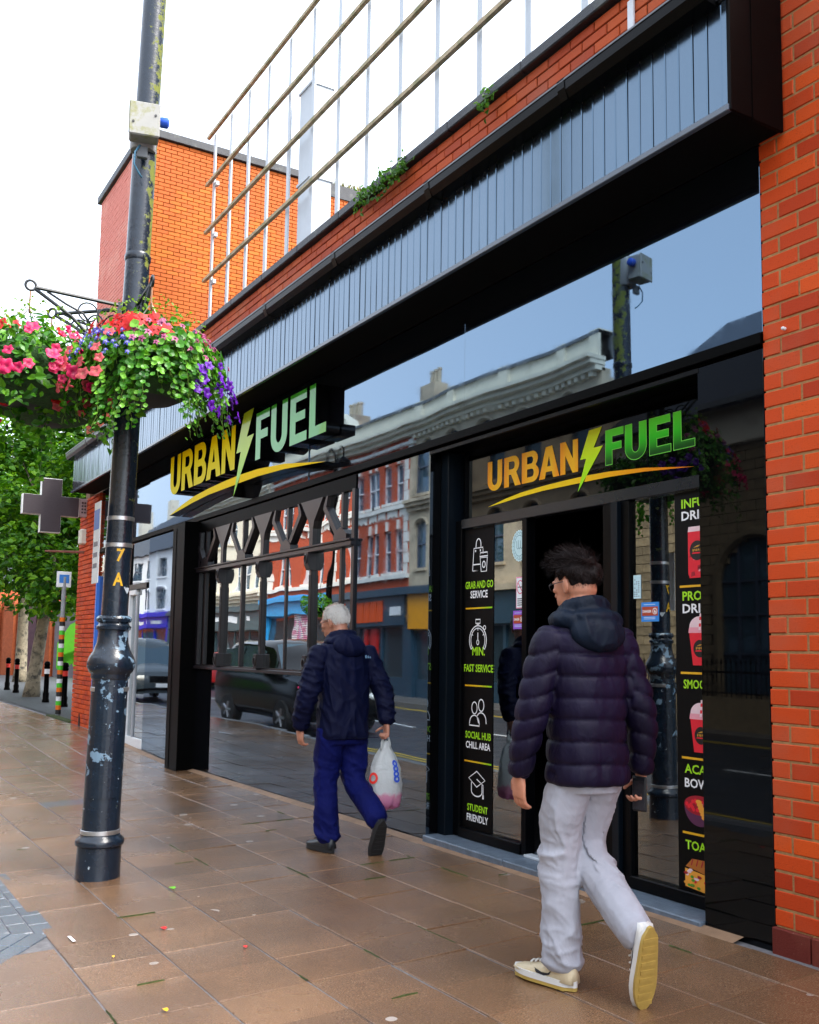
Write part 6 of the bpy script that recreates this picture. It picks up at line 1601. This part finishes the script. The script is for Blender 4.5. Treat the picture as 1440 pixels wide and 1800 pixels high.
def shoe(root, Mx, upper, mid, out, name='shoe', L=.29, tick=None, label=None):
    """shoe with heel at the origin, toe along +y; Mx places it"""
    prof = [(-.005, .030, .085), (.02, .038, .098), (.06, .040, .100), (.10, .040, .094), (.14, .043, .080), (.18, .048, .066), (.22, .050, .055), (.255, .045, .047), (.28, .030, .036), (.29, .012, .026)]
    k = L/.29; n = 16
    e = empty(name); e.parent = root; e.matrix_local = Mx
    if label: e['label'] = label
    R = []
    for (y, hw, zt) in prof:
        ring = []
        for i in range(n):
            a = math.pi*2*i/n; c, s = math.cos(a), math.sin(a)
            z = .028+(zt-.028)*max(0, s)**.75 if s > 0 else .028+s*.006
            ring.append((hw*c*(1 if s < .2 else 1-.25*s), y*k, z))
        R.append(ring)
    MB().loft(R).build('upper', upper, e, smooth=True)
    def sole(z0, z1, g, mat, nm):
        mb = MB(); lo = []; 
        for i in range(28):
            a = 2*math.pi*i/28; y = .142+.152*math.sin(a); hw = interp(y, [p[0] for p in prof], [p[1] for p in prof])+g
            hw = hw if .01 < y < .28 else max(.006, hw*(.75))
            lo.append((math.copysign(abs(math.cos(a))**.55, math.cos(a))*hw, y*k))
        mb.prism(lo, z0, z1, axis='z'); mb.build(nm, mat, e, smooth='auto')
    sole(.012, .036, .006, mid, 'midsole'); sole(-.002, .012, .005, out, 'outsole')
    for i in range(9): MB().box(-.034, .034, (.03+i*.028)*k, (.044+i*.028)*k, -.006, -.0021).build('tread_bar', out, e)
    MB().tube([(.034*math.cos(t*math.pi/8), (.055+.045*math.sin(t*math.pi/8))*k, .092+.008*math.cos(t*math.pi/4)) for t in range(16)], .010, 6, closed=True).build('collar', upper, e, smooth=True)
    for i in range(4): MB().tube([(-.022, (.13+i*.022)*k, .088-i*.007), (0, (.132+i*.022)*k, .094-i*.007), (.022, (.13+i*.022)*k, .088-i*.007)], .004, 5).build('lace', mid, e, smooth=True)
    if tick:
        for s in (-1, 1):
            pts = [(.20, .058), (.15, .040), (.115, .036), (.09, .045), (.082, .062), (.098, .050), (.125, .047), (.155, .053)]
            mb = MB(); vv = []
            for (y, z) in pts:
                hw = interp(y, [p[0] for p in prof], [p[1] for p in prof]); zt = interp(y, [p[0] for p in prof], [p[2] for p in prof])
                q = (z-.028)/(zt-.028); xx = hw*math.sqrt(max(.05, 1-min(1, q)**2.6))*(1-.25*min(1, q)**1.3)+.0045
                vv.append((s*xx, y*k, z))
            mb.add(vv, [(0, 1, 7), (1, 6, 7), (1, 2, 6), (2, 5, 6), (2, 3, 5), (3, 4, 5)]); mb.build('tick_mark', tick, e)
    return e
def frame_to(o, y, z):       # matrix with given origin, toe direction y and up z
    y = V3(y).normalized(); z = V3(z); z = (z-y*z.dot(y)).normalized(); x = y.cross(z)
    return Matrix(((x.x, y.x, z.x, o[0]), (x.y, y.y, z.y, o[1]), (x.z, y.z, z.z, o[2]), (0, 0, 0, 1)))
def strands(name, mat, parent, roots, length, r, dirfn, width=.003, seg=4):
    mb = MB()
    for (p, n) in roots:
        d = dirfn(p, n); L = length(p, n)*(.75+.5*r.random()); side = d.cross(n); side = side.normalized() if side.length > 1e-4 else n.orthogonal().normalized()
        q = p-n*.004; vs = []
        for i in range(seg+1):
            w = width*(1-.75*i/seg); vs += [q-side*w, q+side*w]
            d = (d+V3((r.gauss(0, .1), r.gauss(0, .1), -.05))).normalized(); q = q+d*L/seg
        mb.add(vs, [(2*i, 2*i+1, 2*i+3, 2*i+2) for i in range(seg)])
    o = mb.build(name, mat, parent); o['kind'] = 'stuff'; return o

# ================= older man in navy jacket with carrier bag
OX_, OY_ = -6.27, -.74
om = thing('person', 'white haired person in navy hooded jacket walking away with a carrier bag', 'person', (OX_, OY_+.10, gz(OX_, OY_)+.002), math.pi/2)
SK1 = skinmat('skin_old', (.50, .22, .14)); NAVY = clothmat('navy_softshell', (.0008, .0026, .022), .65, 500, 7, .02, .0); BLUET = clothmat('blue_trousers', (.0016, .0045, .075), .75, 600, 8, .022, 0); BLKS = M('black_shoe_leather', (.012, .016, .022), .4, .3, 20, spec=.5); BLKR = M('black_rubber', (.012, .012, .013), .75, .3)
hc = V3((-.02, .135, 1.605)); HM = (Matrix.Rotation(R_(30), 3, 'Z') @ Matrix.Rotation(R_(-16), 3, 'X'))
LW, RW = V3((-.285, .10, .845)), V3((.285, -.13, .875))
mb = MB()
head(mb, hc, HM, 1.03); limb(mb, [hc+HM @ V3((0, -.035, -.06)), (-.005, .06, 1.45), (0, .03, 1.36)], [.060, .060, .075])
torso(mb, [(.80, 0, 0, .15, .10), (.95, 0, 0, .155, .10), (1.15, 0, .02, .155, .10), (1.33, 0, .03, .17, .10), (1.42, 0, .04, .10, .07)])
limb(mb, [(-.17, .03, 1.36), (-.255, 0, 1.12), LW], [.05, .042, .028]); limb(mb, [(.17, .03, 1.36), (.265, -.06, 1.13), RW], [.05, .042, .028])
limb(mb, [(-.085, 0, .86), (-.10, .05, .48), (-.10, .0, .10)], [.075, .052, .038]); limb(mb, [(.085, 0, .86), (.10, .0, .47), (.11, -.34, .24)], [.075, .052, .038])
hand(mb, LW, (.02, .06, -1), (1, .1, 0), (.25, 1, 0), 1.15, 1.0)
hand(mb, RW, (-.02, .05, -1), (-1, .1, 0), (.2, 1, 0), 2.4, 1.0, .8)
remeshed(mb, 'body', SK1, .0055, 3, om)
jk = MB()
torso(jk, [(.775, 0, -.01, .175, .13), (.80, 0, -.01, .182, .138), (.95, 0, 0, .182, .138), (1.10, 0, .01, .180, .138), (1.25, 0, .02, .188, .140), (1.36, 0, .025, .188, .128), (1.43, 0, .03, .165, .105), (1.48, -.003, .045, .095, .085), (1.505, -.006, .055, .085, .082)], p=2.6)
limb(jk, [(-.175, .025, 1.385), (-.235, .02, 1.24), (-.275, 0, 1.10), (-.288, .05, .97), (-.285, .095, .865)], [.085, .080, .073, .067, .060]); limb(jk, [(.175, .02, 1.385), (.24, -.02, 1.24), (.28, -.065, 1.11), (.29, -.10, .99), (.286, -.125, .895)], [.085, .080, .073, .067, .060])
def wrinkle(amp, sc, seed):
    def fn(co):
        n = mnoise.noise_vector(V3((co.x*sc+seed, co.y*sc, co.z*sc*.7))); return co+n*amp
    return fn
def folds(amp, seed):
    def fn(co):
        a = mnoise.noise(V3((co.x*7+seed, co.y*7, co.z*9+co.x*6))); b = mnoise.noise(V3((co.x*13, co.y*13+seed, co.z*20-co.y*9)))
        k = 1-abs(a); k2 = 1-abs(b); near = .55+.9*math.exp(-((co.z-.52)/.10)**2)+1.2*math.exp(-((co.z-.14)/.10)**2)
        n = mnoise.noise_vector(V3((co.x*5+seed, co.y*5, co.z*5)))
        rad = V3((co.x-(.09 if co.x > 0 else -.09), co.y, 0)); rad = rad.normalized() if rad.length > 1e-4 else V3((0, 1, 0))
        return co+rad*(amp*near*(k**4*1.3-.5)+amp*.55*near*(k2**4-.4))+n*amp*.7
    return fn
def creases(amp, seed):
    w_ = wrinkle(.008, 9, seed)
    def fn(co):
        arm = abs(co.x) > .19
        a = mnoise.noise(V3((co.x*(6 if arm else 9)+seed, co.y*6, co.z*(17 if arm else 5)+co.x*8)))
        b = mnoise.noise(V3((co.x*11+seed, co.y*11, co.z*(26 if arm else 11)-co.y*12)))
        rad = V3((co.x-(.26 if co.x > 0 else -.26), co.y, 0)) if arm else V3((co.x, co.y, 0))
        rad = rad.normalized() if rad.length > 1e-4 else V3((0, 1, 0))
        return w_(co)+rad*amp*((1-abs(a))**5*1.4+(1-abs(b))**5*.7-.75)
    return fn
jacket = remeshed(jk, 'jacket', NAVY, .0095, 4, om, fn=creases(.011, 3))
hd = MB()
for i in range(20):
    a = 2*math.pi*i/20; hd.sphere((.088*math.cos(a)-.005, .052+.078*math.sin(a), 1.485-.02*math.sin(a)+(.012 if math.sin(a) < 0 else 0)), (.026, .026, .036), 10, 8)
eli(hd, (0, -.075, 1.425), (.125, .058, .085), Matrix.Rotation(R_(-22), 4, 'X')); eli(hd, (0, -.03, 1.47), (.12, .07, .045)); eli(hd, (-.10, .02, 1.455), (.05, .07, .035)); eli(hd, (.10, .02, 1.455), (.05, .07, .035))
remeshed(hd, 'hood', NAVY, .0085, 4, om, fn=creases(.006, 8))
MB().box(-.205, .205, -.155, -.150, .786, .790).build('hem_seam', NAVY, om)
text_w = flat('jacket_logo_grey', (.12, .22, .34)); mb = MB()
for (u, w_, h_) in ((0, .016, .024), (.02, .014, .02), (.038, .012, .014)): mb.prism([(u, 0), (u+w_, 0), (u+w_*.7, h_), (u, h_*.8)], 0, .002)
mb.build('shoulder_logo', text_w, om, loc=(.105, -.122, 1.345), rot=(R_(-10), 0, R_(8)))
mb = MB(); mb.box(0, .002, 0, .02, 0, .014); mb.build('sleeve_tab', flat('tab_magenta', (.6, .02, .15)), om, loc=(-.352, .0, 1.13))
tr = MB()
torso(tr, [(.74, 0, 0, .165, .125), (.80, 0, 0, .175, .13), (.95, 0, 0, .17, .125)])
limb(tr, [(-.088, 0, .84), (-.098, .03, .66), (-.102, .05, .48), (-.102, .03, .28), (-.10, .005, .085)], [.112, .100, .086, .082, .082]); limb(tr, [(.088, 0, .84), (.095, .01, .66), (.10, -.01, .47), (.105, -.17, .36), (.11, -.33, .25)], [.112, .100, .086, .082, .078])
remeshed(tr, 'trousers', BLUET, .0085, 3, om, fn=folds(.0105, 15))
shoe(om, frame_to((-.10, -.075, .004), (-.15, 1, 0), (0, 0, 1)), BLKS, BLKR, BLKR, L=.30)
shoe(om, frame_to((.11, -.405, .245), (0, .36, -.93), (0, .9, .36)), BLKS, BLKR, BLKR, L=.30)
# thin white hair, bald crown
HW = M('white_hair', (.88, .86, .82), .7, .12, 60); rh = random.Random(31); roots = []
def scalp(c, Mx, sc, rr, n, ok):
    out = []
    while len(out) < n:
        d = rv(rr); p = V3((d.x*.078, -.012+d.y*.099, .030+d.z*.094))
        if not ok(d): continue
        nn = V3((d.x/.078, d.y/.099, d.z/.094)).normalized(); out.append((V3(c)+Mx @ (p*sc), (Mx @ nn)))
    return out
roots = scalp(hc, HM, 1.045, rh, 5200, lambda d: d.z > -.62 and d.y < .62-.35*d.z and not (d.z > .80 and rh.random() < .8) and not (d.y > .1 and d.z < -.05) and not (d.z < -.3 and d.y > -.15))
strands('hair', HW, om, roots, lambda p, n: .022, rh, lambda p, n: (n*.55+HM @ V3((0, -.45, -.55))+rv(rh)*.35).normalized(), .0026, 3)
GLM = M('dark_glasses', (.02, .02, .025), .3, .1)
def glasses(parent, c, Mx, sc=1.0):
    mb = MB(); T_ = lambda p: V3(c)+Mx @ (V3(p)*sc)
    for s in (-1, 1):
        mb.tube([T_((s*.034+.024*math.cos(i*math.pi/8), .100-.006*abs(math.cos(i*math.pi/8)), -.002+.018*math.sin(i*math.pi/8))) for i in range(16)], .0018, 5, closed=True)
        mb.tube([T_((s*.058, .096, .004)), T_((s*.077, .04, .004)), T_((s*.082, -.01, .002)), T_((s*.082, -.028, -.018))], .0022, 5)
    mb.tube([T_((-.010, .104, .002)), T_((.010, .104, .002))], .0018, 5); mb.build('glasses', GLM, parent, smooth=True)
glasses(om, hc, HM, 1.03)
# carrier bag hanging from the right hand
def loc2world(x, y, z): return om.matrix_basis @ V3((x, y, z))
bpnt = V3((OX_, OY_+.10, gz(OX_, OY_))); rotm = Matrix.Rotation(math.pi/2, 3, 'Z')
bw_ = bpnt+rotm @ V3((.285, -.12, .775))
bag = thing('carrier_bag', 'white plastic carrier bag with red and blue print held by walker', 'bag', bw_, math.pi/2-.35)
def plastic(n, col):
    m, t, b = newmat(n); tc = t.new('ShaderNodeTexCoord'); o = tc.outputs['Object']
    v = t.new('ShaderNodeSeparateXYZ'); t.l.new(o, v.inputs[0])
    pk = t.ramp(t.math('ADD', v.outputs[2], t.math('MULTIPLY', t.noise(o, 14, 3), .12)), [(-.42+.0, (.80, .30, .55)), (0, col)]) if False else None
    mr = t.new('ShaderNodeMapRange'); mr.inputs[1].default_value = -.48; mr.inputs[2].default_value = -.30; t.l.new(t.math('ADD', v.outputs[2], t.math('MULTIPLY', t.math('SUBTRACT', t.noise(o, 16, 3), .5), .10)), mr.inputs[0])
    c = t.ramp(mr.outputs[0], [(0, (.78, .26, .52)), (.45, (.80, .35, .5)), (.6, col), (1, col)])
    t.l.new(c, b.inputs['Base Color']); b.inputs['Roughness'].default_value = .3
    tr_ = t.new('ShaderNodeBsdfTranslucent'); t.l.new(c, tr_.inputs[0]); mx = t.new('ShaderNodeMixShader'); mx.inputs[0].default_value = .35
    bp = t.new('ShaderNodeBump'); bp.inputs['Strength'].default_value = .8; bp.inputs['Distance'].default_value = .02; t.l.new(t.noise(o, 16, 4, .6, 1), bp.inputs['Height']); t.l.new(bp.outputs[0], b.inputs['Normal'])
    t.l.new(b.outputs[0], mx.inputs[1]); t.l.new(tr_.outputs[0], mx.inputs[2]); t.l.new(mx.outputs[0], t.n['Material Output'].inputs[0]); return m
PLA = plastic('white_polythene', (.72, .76, .76)); rb = random.Random(8)
R = []
for (z, rx, ry) in ((-.02, .018, .014), (-.07, .035, .02), (-.12, .075, .035), (-.20, .105, .06), (-.30, .118, .075), (-.40, .115, .08), (-.46, .095, .07), (-.485, .05, .04)):
    R.append([(rx*math.cos(2*math.pi*i/24)*(1+.10*math.sin(i*2.6+z*30)), ry*math.sin(2*math.pi*i/24)*(1+.14*math.sin(i*1.9+z*22)), z+.012*math.sin(i*1.3)) for i in range(24)])
R = [[V3(p)+mnoise.noise_vector(V3((p[0]*22, p[1]*22, p[2]*14)))*.012 for p in r_] for r_ in R]
MB().loft(R).build('bag_body', PLA, bag, smooth=True)
for s in (-1, 1): MB().tube([(s*.03, 0, -.10), (s*.028, .004, -.03), (s*.012, 0, .03), (0, 0, .052)], [.012, .009, .006, .005], 8).build('handle', PLA, bag, smooth=True)
RED_ = flat('bag_red', (.75, .03, .02)); BLU_ = flat('bag_blue', (.02, .08, .55))
def bagpatch(u0, z0, pts, mat, nm, sgn=-1):
    mb = MB(); vv = []
    for (u, z) in pts:
        zz = z0+z; rx = interp(zz, [-.485, -.46, -.40, -.30, -.20, -.12], [.05, .095, .115, .118, .105, .075]); ry = interp(zz, [-.485, -.46, -.40, -.30, -.20, -.12], [.04, .07, .08, .075, .06, .035])
        a = u0+u/.1; vv.append((1.16*rx*math.cos(a), 1.16*ry*math.sin(a), zz))
    n = len(vv)//2; mb.add(vv, [(i, (i+1) % n, n+(i+1) % n, n+i) for i in range(n)]); mb.build(nm, mat, bag)
ringp = lambda r, w: [((r+w)*math.cos(i*.5236), (r+w)*1.25*math.sin(i*.5236)) for i in range(12)]+[((r-w)*math.cos(i*.5236), (r-w)*1.25*math.sin(i*.5236)) for i in range(12)]
bagpatch(-2.4, -.27, ringp(.025, .007), RED_, 'red_letter')
for k in range(4): bagpatch(-1.0, -.17-.035*k, ringp(.014, .006), BLU_, 'blue_letter')

# ================= younger man in puffer jacket
YX, YYy = -3.29, -1.15
ang = math.pi/2-R_(6)
ym = thing('person', 'dark haired person in purple navy puffer jacket and pale grey jeans striding past', 'person', (YX+.04, YYy+.12, gz(YX, YYy)+.002), ang)
SK2 = skinmat('skin_young', (.54, .23, .14)); PUF = clothmat('puffer_nylon', (.0062, .0040, .0180), .5, 900, 20, .007, 0, .35); HOODM = clothmat('hood_nylon', (.0016, .006, .016), .55, 900, 11, .012, 0); JEAN = clothmat('pale_grey_denim', (.34, .35, .40), .8, 500, 8, .020, .1, .12)
CREAM = M('cream_leather', (.52, .43, .28), .5, .12, 12, .2, 90); WHTL = M('white_midsole', (.62, .62, .60), .5, .05); GUM = M('yellow_gum_sole', (.40, .27, .06), .6, .15, 20); TICK = flat('black_tick', (.01, .01, .014))
hc2 = V3((.015, .105, 1.695)); HM2 = (Matrix.Rotation(R_(14), 3, 'Z') @ Matrix.Rotation(R_(-8), 3, 'X'))
LW2, RW2 = V3((-.258, .130, .855)), V3((.268, -.026, .865))
mb = MB()
head(mb, hc2, HM2, 1.06); limb(mb, [hc2+HM2 @ V3((0, -.03, -.06)), (.005, .045, 1.54), (0, .02, 1.44)], [.057, .058, .075])
torso(mb, [(.90, 0, 0, .12, .085), (1.1, 0, 0, .12, .085), (1.3, 0, .01, .13, .09), (1.45, 0, .02, .13, .08), (1.5, 0, .03, .08, .06)])
limb(mb, [(-.14, .03, 1.44), (-.235, .04, 1.18), LW2], [.045, .04, .027]); limb(mb, [(.14, -.01, 1.44), (.228, -.055, 1.18), RW2], [.045, .04, .027])
limb(mb, [(-.085, 0, .93), (-.095, .05, .52), (-.10, .03, .10)], [.075, .052, .038]); limb(mb, [(.075, 0, .90), (.055, .085, .55), (.01, -.315, .28)], [.065, .050, .036])
hand(mb, LW2, (.05, .1, -1), (1, .1, 0), (.2, 1, 0), .75, 1.03)
hand(mb, RW2, (-.05, -.12, -1), (-1, .25, .0), (.25, 1, .1), 1.5, 1.03, .7)
remeshed(mb, 'body', SK2, .0055, 3, ym)
jk = MB()
torso(jk, [(.825, 0, -.005, .166, .130), (.85, 0, -.005, .176, .138), (1.05, 0, 0, .162, .135), (1.2, 0, .005, .168, .138), (1.35, 0, .015, .178, .138), (1.46, 0, .02, .172, .12), (1.52, 0, .022, .14, .095), (1.555, 0, .03, .095, .085)], p=2.6)
limb(jk, [(-.150, .03, 1.455), (-.205, .04, 1.31), (-.240, .045, 1.15), (-.258, .085, 1.0), (-.258, .125, .875)], [.078, .074, .068, .060, .048]); limb(jk, [(.150, -.01, 1.455), (.195, -.03, 1.31), (.232, -.06, 1.16), (.255, -.055, 1.02), (.266, -.03, .885)], [.078, .074, .068, .060, .048])
puf = remeshed(jk, 'puffer_jacket', PUF, .0085, 5, ym)
me = puf.data; nrm = [v.normal.copy() for v in me.vertices]
for v, n in zip(me.vertices, nrm):
    co = v.co
    arm = abs(co.x) > .172 and co.z < 1.41
    wob = mnoise.noise(V3((co.x*5, co.y*5, co.z*3)))*.008
    fine = mnoise.noise(V3((co.x*22, co.y*22, co.z*9+4)))*.0045
    ph = ((co.z+(.35*abs(co.x) if arm else .02*co.x)+wob)/(.092 if not arm else .086)) % 1.0
    d = .020*((4*ph*(1-ph))**.33)-.012
    fade = 1 if co.z < 1.44 else max(.25, 1-(co.z-1.44)/.08)
    v.co = co+n*((d+fine)*fade)
me.update()
hd = MB()
for i in range(22):
    a = 2*math.pi*i/22; hd.sphere((.092*math.cos(a)+.003, .035+.088*math.sin(a), 1.555-.03*math.sin(a)+(.012 if math.sin(a) < 0 else 0)), (.030, .030, .042), 10, 8)
eli(hd, (0, -.090, 1.475), (.140, .062, .090), Matrix.Rotation(R_(-24), 4, 'X')); eli(hd, (0, -.05, 1.53), (.13, .08, .045), Matrix.Rotation(R_(-15), 4, 'X')); eli(hd, (-.115, 0, 1.525), (.055, .09, .045)); eli(hd, (.115, 0, 1.525), (.055, .09, .045))
remeshed(hd, 'hood', HOODM, .0085, 3, ym, fn=creases(.007, 5))
tr = MB()
torso(tr, [(.80, 0, 0, .14, .11), (.86, 0, 0, .135, .108), (.94, 0, 0, .12, .095)])
limb(tr, [(-.070, 0, .875), (-.096, .035, .72), (-.10, .055, .52), (-.10, .045, .30), (-.10, .03, .095)], [.088, .094, .085, .082, .084]); limb(tr, [(.078, .0, .885), (.072, .06, .73), (.055, .085, .55), (.03, -.10, .41), (.01, -.315, .285)], [.100, .100, .090, .082, .080])
remeshed(tr, 'jeans', JEAN, .0080, 3, ym, fn=folds(.0115, 6))
shoe(ym, frame_to((-.10, -.05, .004), (-.28, 1, 0), (0, 0, 1)), CREAM, WHTL, GUM, L=.325, tick=TICK)
shoe(ym, frame_to((.01, -.405, .325), (.05, .22, -.97), (0, .97, .22)), WHTL, WHTL, GUM, L=.335, tick=TICK)
HB = M('dark_brown_hair', (.0085, .005, .005), .6, .4, 40, spec=.15); rh = random.Random(77)
cap = MB(); T2 = lambda p: hc2+HM2 @ (V3(p)*1.06)
for i in range(90):
    d = rv(rh)
    if d.z < -.40 or (d.y > .35 and d.z < .42) or (d.z < 0 and d.y > -.2): continue
    eli(cap, T2((d.x*.070, -.014+d.y*.088, .042+d.z*.088)), (.030, .030, .022), HM2.to_4x4(), 10, 7)
eli(cap, T2((0, -.012, .050)), (.083, .101, .090), HM2.to_4x4()); eli(cap, T2((0, .03, .105)), (.070, .078, .034), HM2.to_4x4()); eli(cap, T2((-.01, .075, .095)), (.052, .03, .028), HM2.to_4x4()); eli(cap, T2((0, -.035, .03)), (.080, .082, .085), HM2.to_4x4())
hair = remeshed(cap, 'hair', HB, .007, 2, ym, fn=wrinkle(.007, 45, 1))
roots = [(v.co.copy(), v.normal.copy()) for v in hair.data.vertices]; rh.shuffle(roots); roots = roots[:9500]
def hdir(p, n):
    q = HM2.inverted() @ (p-hc2)
    flow = V3((-.6, .55 if q.y < .05 else -.1, .25)) if q.z > .06 else V3((-.1 if q.x < 0 else .1, -.35, -.9))
    return (HM2 @ flow*.8+n*.50+rv(rh)*.45).normalized()
strands('hair_strands', HB, hair, roots, lambda p, n: .044 if (HM2.inverted() @ (p-hc2)).z > .06 else .018, rh, hdir, .0012, 4)
glasses(ym, hc2, HM2, 1.06)
ph_ = V3((YX+.04, YYy+.12, gz(YX, YYy)))+Matrix.Rotation(ang, 3, 'Z') @ V3((.238, -.055, .785))
phn = thing('phone', 'dark phone held in the right hand of the puffer jacket walker', 'phone', ph_, ang+.3)
MB().bev(-.006, .004, -.036, .036, -.075, .075, .004).build('case', flat('phone_black', (.008, .008, .009), .3), phn)
MB().bev(-.0085, -.0065, -.031, .031, -.068, .068, .0008).build('screen', flat('phone_glass', (.012, .013, .016), .08, .8), phn)
